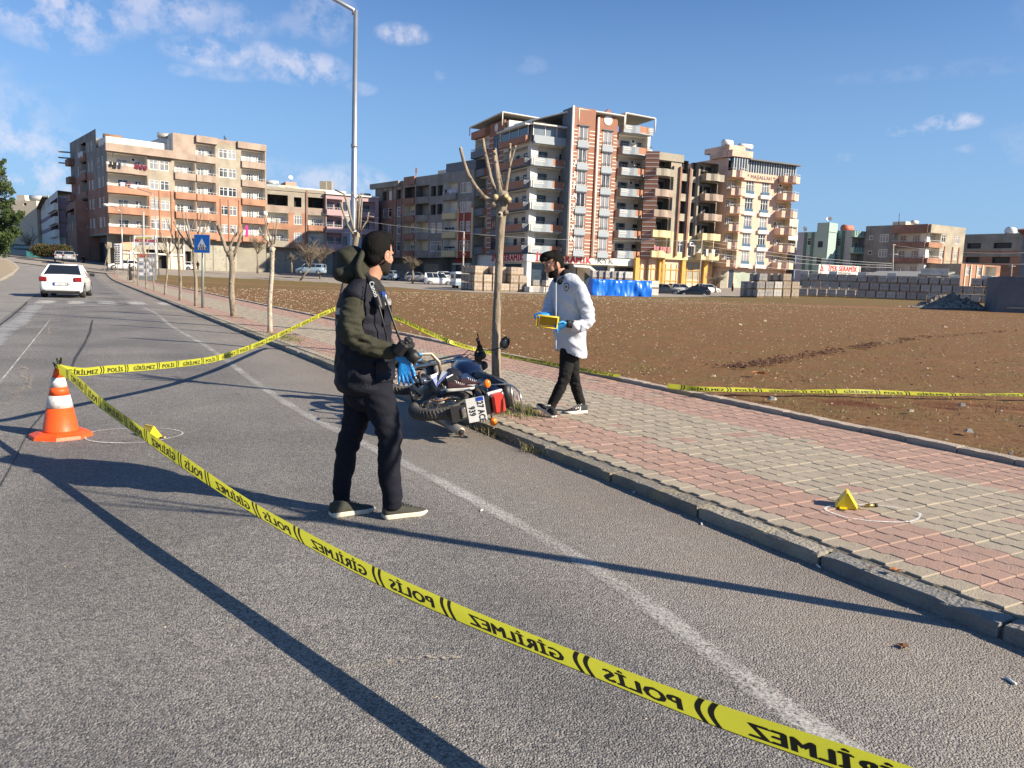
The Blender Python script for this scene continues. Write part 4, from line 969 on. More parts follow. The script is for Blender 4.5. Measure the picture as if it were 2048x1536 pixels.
for k in range(5):
 fh.balcony(ua + .1, ub2, Z[k], SHH, C_TERRA, .95, 1.3, .95, side=C_WHITE, back=C_WHITE, win=((.40, 1.6, 2), (.95, .7, 0)), dark=True, rail='dark', curve=.25, stripes=(C_LGREY, C_LGREY), ends=(.45, .80))
 for dz in (.42, .66): fh.box(ua + .15, ub2 * .42, Z[k] + dz, Z[k] + dz + .09, .95, 1.0, C_WHITE, 'stripe'); fh.box(ub2 * .82, ub2, Z[k] + dz, Z[k] + dz + .09, .95, 1.0, C_WHITE, 'stripe')
fh.wall(0, ub2, zh - .3, Z[5] + .1, C_WHITE)
gtop = Z[5] + 2.35
fh.box(ua + .1, ub2, Z[5] - .15, Z[5] + .9 - .75, -.1, 1.0, C_LGREY, 'slab'); fh.box(ua + .05, ub2 * .42, Z[4] + .95, Z[4] + 1.0, .9, .95, C_LGREY, 'ledge')
fl = Face(H_, 1055, 505, 112, -28 + 180); vl = lambda x: fl.u(x, 400)
uLh = vl(947.5); uS0, uS1 = vl(975), vl(1004)
for k in range(5):
 fl.balcony(uS1, -.1, Z[k], SHH, C_TERRA, .95, 1.2, .95, side=C_WHITE, back=C_WHITE, win=((.3, .9, 0), (.62, 1.6, 2)), dark=True, rail='dark', stripes=(C_SLATE, C_SLATE), ends=(-.1, .72))
 fl.balcony(uLh + .1, uS0 - .1, Z[k], SHH, C_TERRA, .8, 1.2, .95, side=C_WHITE, back=C_WHITE, win=((.7, 1.0, 0),), dark=True, rail='dark', stripes=(C_SLATE, C_SLATE), ends=(.25, .8))
 b = MB(); c = fh.P(.0, 0, 0);
 for dy in (-.18, .12): b.box(Vector((fh.P(0,0,.98).x, fh.P(0,0,.98).y, Z[k] + .5)) + fh.d * (dy - .1) , (.14, .14, 1.15), C_WHITE, rz=fh.ang)
 b.build('corner_post', H_)
fl.balcony(uLh + .1, uS0 - .1, Z[5], SHH, C_TERRA, .8, 1.2, .95, side=C_WHITE, back=C_WHITE, win=(), rail='dark', stripes=(C_SLATE, C_SLATE), ends=(.25, .8))
for k in range(6): fl.window((uS0 + uS1) / 2, 1.9, Z[k] + .5, 2.1, 2, dark=True, dep=.1)
fl.balcony(uLh + .1, uS0 - .1, Z[6], 1.0, C_TERRA, .8, .1, .95, win=(), rail=None, hole=False)
fl.wall(uLh, 0, zh - .3, Z[6] + .2, C_WHITE, [(uS0, uS1, zh - .3, Z[6] + .2, M_STR)])
fl.box(uS0, uS1, Z[6] + .2, Z[6] + 1.5, -.3, .0, M_STR, 'parapet')
for k in range(6): stripes_on(fl, uS0, uS1, Z[k] - .4, Z[k] + 2.7, .0, .76, 'stripe', gap=((uS0 + uS1)/2 - 1.05, (uS0 + uS1)/2 + 1.05)); fl.box((uS0+uS1)/2 - 1.05, (uS0+uS1)/2 + 1.05, Z[k] - .45, Z[k] + .45, 0, .14, C_SLATE, 'window_apron')
for f_, a, c, nd in ((fh, -.05, ub2 - .3, 3), (fl, uS1 + .1, .0, 3)):
 f_.box(a, c, Z[5] + .95, gtop, .45, .55, M_PANED if f_ is fl else mat('silver_glass', (.20, .24, .27), (.14, .17, .20), .8, .15), 'glazing')
 f_.box(a, c, Z[5] + .1, Z[5] + .95, .5, .95, C_LGREY if f_ is fh else C_TERRA, 'parapet')
 f_.box(a - .3, c + .2, gtop, gtop + .18, -1, 1.2, C_WHITE, 'glazing_roof')
 for i in range(nd + 1): uq = a + (c - a) * i / nd; f_.box(uq - .05, uq + .05, Z[5] + .9, gtop, .55, .62, M_RAIL, 'mullion')
fh.box(.2, ub2, Z[4] + 2.8, Z[5] + .1, -.05, .5, C_WHITE, 'beam')
v1a, v1b, v2a, v2b = ub2 + .1, vh(1184), vh(1184), vh(1229)
bays = [(v1a, v1b, 2.6, 1), (v2a, v2b, 1.7, 2)]
ztopbay = Z[6] + 2.0
for (a, c, pr_, n_) in bays:
 fo = Face(H_, 1055, 505, 112, AZR); fo.o = fh.o + fh.n * pr_; fo.off = 0
 um = fo.u(1161 if n_ == 1 else 1209.5, 400) - .3
 a2 = fo.u(1138.5, 400) if n_ == 1 else fo.u(1189, 400); c2 = fo.u(1184, 400) if n_ == 1 else fo.u(1228, 400)
 a, c = a2, c2
 for k in range(6): fo.window(um + .3, 1.5, Z[k] + .55, 2.0, 1, dark=False, transom=False, dep=.12, side=C_SLATE)
 reg = [(um + .3 - 1.05, um + .3 + 1.05, Z[k] - .5, Z[k] + 2.7, C_LGREY if k < 6 else M_STR) for k in range(0)]
 fo.wall(a, c, zh - .4, ztopbay - (.9 if n_ == 2 else 0), M_STR, reg)
 for k in range(6):
  stripes_on(fo, a, c, Z[k] - .55, Z[k] + 2.45, .0, .5, 'stripe', gap=(um + .3 - .95, um + .3 + .95))
  fo.box(um + .3 - .9, um + .3 + .9, Z[k] - .35, Z[k] + .5, .0, .15, C_LGREY, 'window_apron'); fo.box(um + .3 - .95, um + .3 + .95, Z[k] + 2.58, Z[k] + 2.7, .0, .25, C_SLATE, 'window_hood')
  b = MB()
  for i in range(4): fo.box(um - .4 + i * .42, um - .4 + i * .42 + .14, Z[k] - .5, Z[k] - .34, .0, .3, C_SLATE, '', b)
  b.build('bracket', H_)
  b = MB(); b.tube([fo.P(um + .3 - .8, Z[k] + .95, .12), fo.P(um + .3 + .8, Z[k] + .95, .12)], .03, M_RAILD, 4)
  for i in range(6): b.tube([fo.P(um - .5 + i*.266, Z[k] + .5, .12), fo.P(um - .5 + i*.266, Z[k] + .95, .12)], .02, M_RAILD, 4)
  b.build('railing', H_)
 p0 = fo.P(a, 0); p1 = fo.P(a, 0, -pr_ - .4 if n_ == 1 else -1.8); q0 = fo.P(c, 0); q1 = fo.P(c, 0, -pr_)
 b = MB()
 def vq(p, q, z0_, z1_, m_): b.add([(p.x, p.y, z0_), (q.x, q.y, z0_), (q.x, q.y, z1_), (p.x, p.y, z1_)], [(0, 1, 2, 3)], m_)
 zt_ = ztopbay - (.9 if n_ == 2 else 0)
 vq(p1, p0, zh - .4, zt_, C_SLATE if n_ == 1 else M_STR); vq(q0, q1, zh - .4, zt_, M_STR); vq(p0, q0, zt_, zt_ + .01, M_STR)
 b.add([(p.x, p.y, zt_) for p in (p0, q0, q1, p1)], [(0, 1, 2, 3)], C_CONC); b.add([(p.x, p.y, zh - .4) for p in (p0, q0, q1, p1)], [(0, 3, 2, 1)], C_CONC); b.build('return_wall', H_)
 b = MB(); px_ = fo.P(a, 0, .08); b.tube([(px_.x, px_.y, zh - .3), (px_.x, px_.y, zt_ + .1)], .19, C_WHITE, 8); b.build('drain_pipe', H_)
 if n_ == 2:
  b = MB(); b.add([fo.P(a, zt_), fo.P(c, zt_), fo.P((a+c)/2, zt_ + 1.5), fo.P(a, zt_, -.4), fo.P(c, zt_, -.4), fo.P((a+c)/2, zt_ + 1.5, -.4)], [(0,1,2),(3,5,4),(0,2,5,3),(2,1,4,5)], M_STR); b.build('gable', H_)
  cc = fo.P((a + c)/2, zt_ - .1, .06); b = MB(); b.add([cc + (fo.d*math.cos(t) + Vector((0,0,1))*math.sin(t))*.7 for t in [2*math.pi*i/20 for i in range(20)]], [list(range(20))], C_WHITE)
  b.add([cc + fo.n*.02 + (fo.d*math.cos(t) + Vector((0,0,1))*math.sin(t))*.42 for t in [2*math.pi*i/20 for i in range(20)]], [list(range(20))], M_STEEL); b.build('roundel', H_)
 else:
  for i, ch in enumerate('ALPASLAN'):
   lettering(ch, 1.1, C_WHITE, H_, fo.P(a + .75, Z[4] + .4 - i * 1.5, .05), fo.d, (0, 0, 1), bold=.04, depth=.03, name='letter')
  lettering('APT', .55, C_WHITE, H_, fo.P(a + .75, Z[4] + .4 - 8 * 1.5, .05), fo.d, (0, 0, 1), bold=.008, depth=.02, name='letter')
  ccl = fl.P((uS0 + uS1)/2, Z[6] + .7, .06); b = MB(); b.add([ccl + (fl.d*math.cos(t) + Vector((0,0,1))*math.sin(t))*.6 for t in [2*math.pi*i/20 for i in range(20)]], [list(range(20))], C_WHITE); b.build('roundel', H_)
for k in range(7):
 a, c = vh(1231), vh(1289)
 fh.balcony(a, c, Z[k] - .1, SHH if k < 6 else 1.0, C_TERRA, 1.3, 1.2 if k < 6 else .1, .95, side=C_WHITE, back=C_WHITE, win=((.35, 1.5, 2), (.85, .7, 0)) if k < 6 else (), dark=True, rail='dark' if k < 6 else None, curve=.35, stripes=(C_LGREY, C_LGREY), ends=(.40, .80), hole=k < 6)
 for dz in (.3, .56): fh.box(a + .1, a + (c-a)*.35, Z[k] + dz, Z[k] + dz + .09, 1.3, 1.36, C_WHITE, 'stripe'); fh.box(a + (c-a)*.82, c, Z[k] + dz, Z[k] + dz + .09, 1.3, 1.36, C_WHITE, 'stripe')
 if k in (3, 5, 4): acunit(H_, fh, a + (c - a)*.62, Z[k] + 1.8, -1.15)
fh.wall(vh(1229) - .3, uEnd, zh - .4, Z[6] - .1, C_WHITE, [(vh(1229) - .3, vh(1231), zh - .4, Z[6], M_STR)])
nb = -fh.n * 15; pE = fh.P(uEnd, 0); pS = fh.P(0, 0); pLh = fl.P(uLh, 0)
solid(H_, [pS, pE, pE + nb, pLh], gh, Z[6] - .1, C_WHITE, C_CONC, 'side_wall', [1, 2])
M_CAN = mat('canopy_sheet', (.30, .29, .27), (.25, .24, .22), 1.5, .6);
def canopy(name, pts, ztop_, zbase, th=.16, posts=None):
 b = MB(); n = len(pts); b.add([(p.x, p.y, z) for p, z in zip(pts, ztop_)] + [(p.x, p.y, z - th) for p, z in zip(pts, ztop_)], [list(range(n)), list(range(n, 2*n))[::-1]] + [[i, n+i, n+(i+1) % n, (i+1) % n] for i in range(n)], M_CAN)
 for i in range(n): a, c = i, (i + 1) % n; b.tube([Vector((pts[a].x, pts[a].y, ztop_[a] - .05)), Vector((pts[c].x, pts[c].y, ztop_[c] - .05))], .11, C_WHITE, 4, False)
 o = b.build(name, H_)
 for (p, z) in (posts or list(zip(pts, ztop_))):
  b = MB(); b.tube([Vector((p.x, p.y, zbase)), Vector((p.x, p.y, z - .1))], .09, C_WHITE, 6); b.build('canopy_post', H_)
 return o
zc = fh.z(1143, 224)
A_ = fh.P(vh(1133), 0, 2.6); B__ = fh.P(vh(1225), 0, 2.2); Cc = fh.P(vh(1228), 0, -7); Dd = fh.P(.5, 0, -7)
canopy('roof_canopy', [A_, B__, Cc, Dd], [zc, zc, zc - .6, zc - 1.2], Z[6])
A_ = fh.P(vh(1231), 0, 1.6); B__ = fh.P(vh(1293), 0, 1.2); Cc = fh.P(vh(1293), 0, -6); Dd = fh.P(vh(1230), 0, -6); zc2 = fh.z(1253, 231)
canopy('roof_canopy', [A_, B__, Cc, Dd], [zc2, zc2 - .1, zc2 - .2, zc2 - .1], Z[6] + .3)
zc3 = fl.z(1003, 228); A_ = fl.P(uS1 + .5, 0, .6); B__ = fl.P(uLh - .3, 0, .9); Cc = fl.P(uLh - .3, 0, -6); Dd = fl.P(uS1 + .5, 0, -9)
canopy('roof_canopy', [A_, B__, Cc, Dd], [zc3, zc3 - .6, zc3 - .5, zc3 - .2], Z[6] + .5)
q0 = fl.P(uS1 + .6, 0, -.5); q1 = fh.P(vh(1120), 0, -5); solid(H_, [q0, q0 + fh.d * 6, q0 + fh.d*6 + nb*.6, q0 + nb*.6], Z[6] - .2, Z[6] + 1.4, C_WHITE, None, 'terrace_wall'); solid(H_, [q1, q1 + fh.d * 5, q1 + fh.d*5 + nb*.4, q1 + nb*.4], Z[6] - .2, zc - .8, C_WHITE, None, 'terrace_wall')
fs2 = Face(H_, 1060, 508, 111, AZR); fs2.o = fh.o + fh.n * 1.5 + fl.n * .8; fs2.o.z = 0; vs2 = lambda x: fs2.u(x, 515)
zf1 = fs2.z(1060, 508.5); zf0 = fs2.z(1060, 523)
fs2.box(0, vs2(1286), zf0, zf1, -1.4, .0, C_WHITE, 'fascia');
M_SRED = mat('sign_red', (.45, .012, .03), None, 2, .5); M_SGRY = mat('sign_grey', (.12, .13, .15), None, 2, .5)
lettering('İPEK SERAMİK', 1.42, M_SRED, H_, fs2.P(vs2(1127), (zf0 + zf1)/2, .03), fs2.d, (0, 0, 1), squash=.93, bold=.05, depth=.03)
lettering('KYK', 1.15, M_SGRY, H_, fs2.P(vs2(1211), (zf0 + zf1)/2, .03), fs2.d, (0, 0, 1), squash=1.25, bold=.0, depth=.02)
fls = Face(H_, 1060, 508, 111, 152); fls.o = fs2.o.copy(); vls = lambda x: fls.u(x, 515); fls.box(vls(980), 0, zf0, zf1, -1.4, .0, C_WHITE, 'fascia')
lettering('İPEK SERAMİK', 1.35, M_SRED, H_, fls.P(vls(1013), (zf0 + zf1)/2, .03), fls.frame(0, 0).to_3x3() @ Vector((1, 0, 0)), (0, 0, 1), squash=1.1, bold=.05, depth=.03)
fg2 = Face(H_, 1055, 505, 112, AZR)
fg2.wall(.2, uEnd, gh - 2, zf0 + .2, C_CREAM, [], name='shop_front');
for a, c in ((1068, 1098), (1104, 1130), (1136, 1160), (1176, 1222), (1228, 1274)): fg2.box(vh(a), vh(c), gh + .4, zf0 - .2, .02, .08, M_PANED, 'shop_window')
for a in (1102, 1133, 1225, 1278): fg2.box(vh(a) - .35, vh(a) + .35, gh - 1, zf0, .02, .9, C_WHITE, 'pillar')
pc = fs2.P(.45, 0, -.5); b = MB(); b.box((pc.x, pc.y, (gh + zf0)/2), (.7, .7, zf0 - gh + 1), C_WHITE, rz=fh.ang); b.build('pillar', H_)
fgl = Face(H_, 1055, 505, 112, 152); fgl.wall(uLh, -.2, gh - 2, zh - .3, C_WHITE, [(uLh + .5, uLh + 3.2, gh - 2, zf0 - .5, M_PANED)], name='shop_front'); fgl.box(vl(1014), vl(1048), gh + .4, zf0 - .3, .02, .08, M_PANED, 'shop_window')
b = MB(); c0 = fs2.P(vs2(1150), zf0 - .2, .2);
b.add([fg2.P(vh(1150) + dx, z_, o_) for o_ in (0, 3.2) for dx, z_ in ((-2.2, gh + 3.6), (1.2, gh + 3.5), (3.1, gh + 2.3), (3.1, gh + 2.0), (1.1, gh + 3.2), (-2.2, gh + 3.3))], [(0,1,7,6),(1,2,8,7),(2,3,9,8),(3,4,10,9),(4,5,11,10),(5,0,6,11),(0,5,4,3,2,1),(6,7,8,9,10,11)], C_WHITE)
b.build('entrance_canopy', H_)
I_ = building('narrow block with bare concrete upper floors and yellow render on its lowest storeys', 1360, 575, 119)
fi = Face(I_, 1299, 515, 118, 62); vi = lambda x: fi.u(x, 440); zi = fi.z(1299, 512.5); SI = 3.0; gi = terr(fi.o.x, fi.o.y); uI = vi(1431)
for k in range(5):
 zz = zi + SI * k; low = k < 2; m_ = C_YEL if low else (B_PINK if k in (2, 3) else B_GREY)
 un = k >= 1
 wn_ = ((.3, 1.5, 2),) if not un else ()
 sd = C_CREAM if k == 0 else C_DCON
 fi.balcony(vi(1300), vi(1336), zz, SI, C_YEL if k < 2 else (B_PINK if k < 4 else C_CONC), .9, 1.3, .9, side=sd, back=sd if k == 0 else B_DGREY, win=wn_ if k == 0 else (), rail=None, curve=.25)
 fi.balcony(vi(1394), vi(1430), zz, SI, C_YEL if k < 2 else (B_PINK if k < 4 else C_CONC), 1.5, 1.3, .9, side=sd, back=sd if k == 0 else B_DGREY, win=wn_ if k == 0 else (), rail=None, curve=.4)
 if un:
  for f_ in (.3, .75):
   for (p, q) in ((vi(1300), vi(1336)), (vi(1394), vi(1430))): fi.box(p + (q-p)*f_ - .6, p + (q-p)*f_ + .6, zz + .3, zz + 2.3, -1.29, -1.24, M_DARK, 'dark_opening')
  fi.hole(vi(1357), vi(1370), zz + .7, zz + 2.6, .5, C_DCON, M_DARK); fi.hole(vi(1380), vi(1387), zz + .4, zz + 2.5, .5, C_DCON, M_DARK)
 else: fi.window(vi(1363), 1.3, zz + .8, 1.8, 1); fi.window(vi(1383), .8, zz + .3, 2.2, 0)
zIt = zi + 5 * SI
fi.wall(vi(1359), uI, zi - .3, zIt - 1.5, B_GREY, [(vi(1359), uI, zi - .3, zi + SI + .9, C_YEL), (vi(1374), vi(1378), zi + SI, zIt, B_PINK)]); fi.wall(0, vi(1359), zi - .3, zIt, B_GREY, [(0, uI, zi - .3, zi + SI + .9, C_YEL), (vi(1338), vi(1343), zi + SI + .9, zIt, B_PINK), (vi(1374), vi(1378), zi + SI, zIt, B_PINK)])
for xp in (1341, 1354, 1373, 1390): fi.box(vi(xp) - .15, vi(xp) + .15, zi + .2, zIt - 1.4, 0, .35, B_BROWN if xp in (1354, 1373) else C_CONC, 'pilaster')
fi.box(vi(1299), vi(1359), zIt - .75, zIt + .35, -1.2, .2, C_CONC, 'concrete_beam')
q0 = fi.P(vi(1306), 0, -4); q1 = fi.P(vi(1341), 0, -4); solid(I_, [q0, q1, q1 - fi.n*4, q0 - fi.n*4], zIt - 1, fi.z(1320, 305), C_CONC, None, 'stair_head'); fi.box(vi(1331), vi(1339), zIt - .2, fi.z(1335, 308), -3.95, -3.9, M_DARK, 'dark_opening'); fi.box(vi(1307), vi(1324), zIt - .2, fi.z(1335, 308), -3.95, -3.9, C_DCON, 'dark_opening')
nb = -fi.n * 13; solid(I_, [fi.P(0, 0), fi.P(uI, 0), fi.P(uI, 0) + nb, fi.P(0, 0) + nb], gi, zIt - 1.6, C_CONC, C_CONC, 'side_wall', [1, 2, 3])
q0 = fi.P(0.1, 0, .9); q1 = fi.P(.1, 0, -.4) - fi.d * 1.5; b = MB(); b.add([(q1.x, q1.y, zi - .5), (q0.x, q0.y, zi - .5), (q0.x, q0.y, zIt + .3), (q1.x, q1.y, zIt + .3)], [(0, 1, 2, 3)], M_STR)
z = zi
nn_ = (q0 - q1).cross(Vector((0, 0, 1))).normalized(); nn_ = nn_ if nn_.dot(-q0) > 0 else -nn_
b.build('striped_flank', I_); b = MB()
while z < zIt + .1:
 e0 = q1 + nn_*.03; e1 = q0 + nn_*.03; b.add([(e0.x, e0.y, z), (e1.x, e1.y, z), (e1.x, e1.y, z + .1), (e0.x, e0.y, z + .1)], [(0, 1, 2, 3)], C_WHITE); z += .62
so_ = b.build('stripe_set', I_); so_['kind'] = 'stuff'
fi2 = Face(I_, 1299, 515, 118, 62); fi2.o = fi2.o - fi2.n * .6
fi2.wall(-1.5, uI, gi - 2, zi - .3, M_SHUTP, [(vi(1376), vi(1422), zi - 3.2, zi - .5, M_SHUT)], name='shop_front')
for xp in (1281, 1329, 1332, 1375, 1419): fi2.box(vi(xp) - .35, vi(xp) + .35, gi - 1, zi - .3, 0, .5, mat('ochre_paint', (.62, .36, .09), None, 2, .8), 'pillar')
for xp in (1291, 1302, 1313, 1322, 1342, 1353, 1364, 1385, 1398, 1409): fi2.box(vi(xp) - .06, vi(xp) + .06, gi - 1, zi - 1.0, 0, .08, mat('ochre_paint', (.62, .36, .09)), 'shutter_rail')
for zq in (1.5, 3.2): fi2.box(-1.4, vi(1420), gi + zq, gi + zq + .12, .08, .12, mat('ochre_paint', (.62, .36, .09)), 'shutter_rail')
laundry(I_, fi, vi(1302), vi(1334), zi + 1.45, 1.1, [CL[3], CL[3], CL[2]], rnd=rl, h=(.4, .8)); laundry(I_, fi, vi(1396), vi(1428), zi + 1.5, 1.7, [CL[5], CL[2], CL[2]], rnd=rl, h=(.5, 1.0)); acunit(I_, fi, vi(1384), zi + 1.9, .1)
J_ = building('salmon tiled block with wavy pink balconies, glazed attic and a lettered band', 1500, 583, 128)
AJ = 64; fj = Face(J_, 1443, 530, 124, AJ); vj = lambda x: fj.u(x, 440); zj = fj.z(1443, 531); SJ = 2.76; gj = terr(fj.o.x, fj.o.y)
B_BAND = brickmat('balcony_band', (.70, .47, .36), (.60, .30, .22), (.74, .55, .43), 1.6)
for k in range(6):
 zz = zj + SJ * k
 fj.balcony(0, vj(1478), zz, SJ, B_BAND, 1.1, 1.3, .9, side=C_CREAM, back=C_CREAM, win=((.35, 1.7, 3), (.8, .9, 0)), curve=.6)
 if k < 5: fj.window(vj(1495), 1.7, zz + .45, 2.1, 2, transom=True); fj.window(vj(1526), 1.6, zz + .45, 2.1, 2)
 if k < 5:
  for xq in (1495, 1526): fj.box(vj(xq) - 1.1, vj(xq) + 1.1, zz - .15, zz + .42, 0, .35, C_WHITE, 'window_box'); fj.box(vj(xq) - .85, vj(xq) + .85, zz + .42, zz + .9, .1, .16, mat('blue_glass', (.09, .16, .24), None, 2, .2), 'window_guard')
 fj.balcony(vj(1549), vj(1580), zz, SJ, B_BAND, 1.5, 1.3, .9, side=C_CREAM, back=C_CREAM, win=((.3, 1.2, 0), (.7, 1.0, 0)), curve=.8)
uJ = vj(1580); zJt = zj + 6*SJ
fj.holes = [h for h in fj.holes if h[2] < zj + 5 * SJ + .6 or True]
fj.wall(0, uJ, zj - .3, zj + 5*SJ + .0, C_SALM)
fj.box(vj(1480), vj(1546), zj + 5*SJ - .3, zj + 5*SJ + .95, -.1, .35, C_SALM, 'lettered_band'); lettering('* MAŞALLAH *', .82, mat('band_grey', (.16, .13, .11), None, 2, .7), J_, fj.P(vj(1513), zj + 5*SJ + .3, .37), fj.d, (0, 0, 1), bold=.015, depth=.02)
b = MB(); fj.box(vj(1481), uJ + .4, zj + 5*SJ + .95, zj + 5*SJ + 2.8, -.1, .05, M_PANED, 'glazing')
fj.box(.3, vj(1481), zj + 5*SJ + .9, zj + 5*SJ + 2.95, .0, .9, M_PANED, 'glazing')
for i in range(27): uq = .3 + (uJ - .0) * i / 26; oo = .92 if uq < vj(1481) else .07; fj.box(uq - .045, uq + .045, zj + 5*SJ + .95, zj + 5*SJ + 2.8, oo - .02, oo + .05, M_RAIL, 'mullion')
fj.box(vj(1478), uJ + .8, zj + 5*SJ + 2.8, zj + 5*SJ + 3.02, -1, .9, C_SLATE, 'attic_roof')
fj.box(-.4, vj(1486), zj + 5*SJ + 2.95, zj + 5*SJ + 3.95, -1, 1.2, B_BAND, 'penthouse_band'); fj.box(-.2, vj(1479), zj + 5*SJ + 3.95, zj + 5*SJ + 4.8, -3, .2, B_BAND, 'penthouse_band')
jl = Face(J_, 1443, 530, 124, 152 - 0); vjl = lambda x: jl.u(x, 350); uJl = vjl(1342)
jl.wall(uJl, 0, gj - 1, zj + 5*SJ + 3.0, C_SALM, [(uJl, vjl(1385), zj + 5*SJ + 2.3, zj + 5*SJ + 3.0, B_BAND)], name='left_wall'); jl.box(vjl(1422), 0, zj + 5*SJ + 2.95, zj + 5*SJ + 3.95, -.5, .5, B_BAND, 'penthouse_band'); jl.box(vjl(1408), 0, zj + 5*SJ + 3.95, zj + 5*SJ + 4.8, -3, .2, B_BAND, 'penthouse_band')
jl.box(vjl(1396), vjl(1409), zj + 5*SJ + 1.8, zj + 5*SJ + 2.5, 0, .1, C_CREAM, 'window_band'); jl.box(vjl(1360), vjl(1385), zj + 4*SJ + .3, zj + 5*SJ + 2.0, .0, .1, C_CREAM, 'balcony_recess')
pE = fj.P(uJ, 0); solid(J_, [fj.P(0, 0), pE, pE - fj.n*14, jl.P(uJl, 0)], gj, zj + 5*SJ + 1.0, C_SALM, None, 'side_wall', [1, 2])
pE2 = fj.P(uJ + .5, 0, -.2); solid(J_, [fj.P(vj(1479), 0, -.3), pE2, pE2 - fj.n*9, fj.P(vj(1479), 0, -9)], zj + 5*SJ, zj + 5*SJ + 2.82, C_SALM, C_SLATE, 'attic_wall', [1, 2])
fj2 = Face(J_, 1443, 530, 124, AJ); fj2.o = fj2.o - fj2.n * .8; fj2.wall(-.2, uJ, gj - 2, zj - .3, C_SALM, [(vj(1430), vj(1470), gj - 2, zj - .8, M_SHUT), (vj(1472), vj(1482), gj - 2, zj - .5, M_PANED), (vj(1485), vj(1515), gj - 2, zj - .9, mat('green_shop_glass', (.42, .48, .38), (.3, .34, .28), .6, .3)), (vj(1518), vj(1538), gj - 2, zj - .8, M_SHUT)], name='shop_front')
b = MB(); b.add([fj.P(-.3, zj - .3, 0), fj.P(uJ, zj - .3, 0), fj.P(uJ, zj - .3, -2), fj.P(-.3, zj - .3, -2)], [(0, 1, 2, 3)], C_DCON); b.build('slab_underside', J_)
tank(J_, fj.P(.5, zj + 5*SJ + 4.5, -1.2), 1.6, .55, .5, M_WPL, panel=False); tank(J_, fj.P(4.6, zj + 5*SJ + 4.5, -1.6), 2.4, .4, .4, M_WPL, panel=False)
acunit(J_, fj, vj(1559), zj + 4*SJ + 2.0, -.6)
K_ = building('white flats with stacked balconies glimpsed behind the right edge of the salmon block', 1580, 560, 165)
fk_ = Face(K_, 1560, 560, 162, 60); vk = lambda x: fk_.u(x, 500); zk = fk_.z(1565, 566); gk = terr(fk_.o.x, fk_.o.y)
for k in range(4): fk_.balcony(vk(1561), vk(1590), zk + 3*k, 3.0, C_WHITE, .5, 1.2, .9, side=C_LGREY, back=C_CREAM, win=((.4, 1.2, 1), (.8, .8, 0)))
fk_.wall(vk(1540), vk(1592), gk - 1, zk + 13.2, C_CREAM); solid(K_, [fk_.P(vk(1540), 0), fk_.P(vk(1592), 0), fk_.P(vk(1592), 0) - fk_.n*8, fk_.P(vk(1540), 0) - fk_.n*8], gk, zk + 13.2, C_CREAM, None, 'side_wall', [1, 3])
L_ = building('mint and grey rendered block with dark green bands behind the dark pallet wall', 1660, 560, 158)
fL = Face(L_, 1653, 560, 150, 140); vL = lambda x: fL.u(x, 520); gL = terr(fL.o.x, fL.o.y); zL = fL.z(1640, 569); SL_ = 3.1
a = vL(1592);
for k in range(3):
 fL.window(vL(1615), 2.2, zL + SL_*k + 1.3, 1.5, 2); fL.window(vL(1638), 1.0, zL + SL_*k + .9, 1.2, 0, dark=True)
fL.wall(a, vL(1653), gL - 1, fL.z(1600, 464.5), C_LILAC, [(vL(1608), vL(1622), gL, 90, C_MINT), (vL(1622), vL(1653), gL - 1, 90, C_MINT)])
for xq in (1608, 1622): fL.box(vL(xq) - .3, vL(xq) + .3, gL, fL.z(1600, 464.5) - .1, 0, .12, C_GREEN, 'green_band')
ztw = fL.z(1629, 446)
solid(L_, [fL.P(vL(1629), 0), fL.P(vL(1653), 0), fL.P(vL(1653), 0) + pdir(50)*3.2, fL.P(vL(1629), 0) + pdir(50)*3.2], fL.z(1600, 465), ztw, C_MINT, None, 'stair_head')
solid(L_, [fL.P(a, 0), fL.P(vL(1653), 0), fL.P(vL(1653), 0) + pdir(50)*3, fL.P(a, 0) + pdir(50)*12], gL, fL.z(1600, 465) - .1, C_MINT, None, 'side_wall', [1])
fL2 = Face(L_, 1698, 560, 152, 140); vL2 = lambda x: fL2.u(x, 520); z2 = fL2.z(1690, 569); zt2 = fL2.z(1680, 461)
for k in range(3): fL2.window(vL2(1675), 2.4, z2 + SL_*k + 1.2, 1.6, 2)
fL2.wall(vL2(1656), vL2(1697), gL - 1, zt2, C_LILAC, [(vL2(1656), vL2(1668), gL - 1, zt2, C_MINT), (vL2(1668), vL2(1683), gL, 99, C_MINT)])
for xq in (1669, 1683): fL2.box(vL2(xq) - .3, vL2(xq) + .3, gL, zt2 - .1, 0, .12, C_GREEN, 'green_band')
fL3 = Face(L_, 1697, 560, 152, 62); vL3 = lambda x: fL3.u(x, 520)
for k in range(4): fL3.balcony(vL3(1698), vL3(1727), z2 + SL_*k, SL_ if k < 3 else 1.2, C_MINT, .8, 1.5 if k < 3 else .1, 1.0, side=C_LGREY, back=C_CREAM, win=((.4, 1.4, 1), (.8, .9, 0)) if k < 3 else (), rail=None, hole=k < 3)
for k in range(4):
 for xq in range(1700, 1727, 5): fL3.box(vL3(xq), vL3(xq) + .35, z2 + SL_*k + .1, z2 + SL_*k + .98, .8, .85, C_GREEN, 'green_bar')
fL3.wall(0, vL3(1729), gL - 1, zt2 - .4, C_MINT); c_ = fL3.P(vL3(1729), 0); solid(L_, [fL2.P(vL2(1656), 0), fL3.P(0, 0), c_, c_ - fL3.n * 10], gL, zt2 - .05, C_MINT, None, 'side_wall', [2])
tank(L_, fL3.P(2, zt2 - .2, -3), 2.6, .7, .6, mat('red_tank', (.55, .17, .11), None, 3, .6), panel=False); dish(L_, fL.P(vL(1646), ztw - .1, -1), .5, 200); dish(L_, fL.P(vL(1598), fL.z(1600, 465) - .1, -1), .5, 60)
M_ = building('three storey grey block building with white balconies and orange brick parapets', 1830, 560, 148)
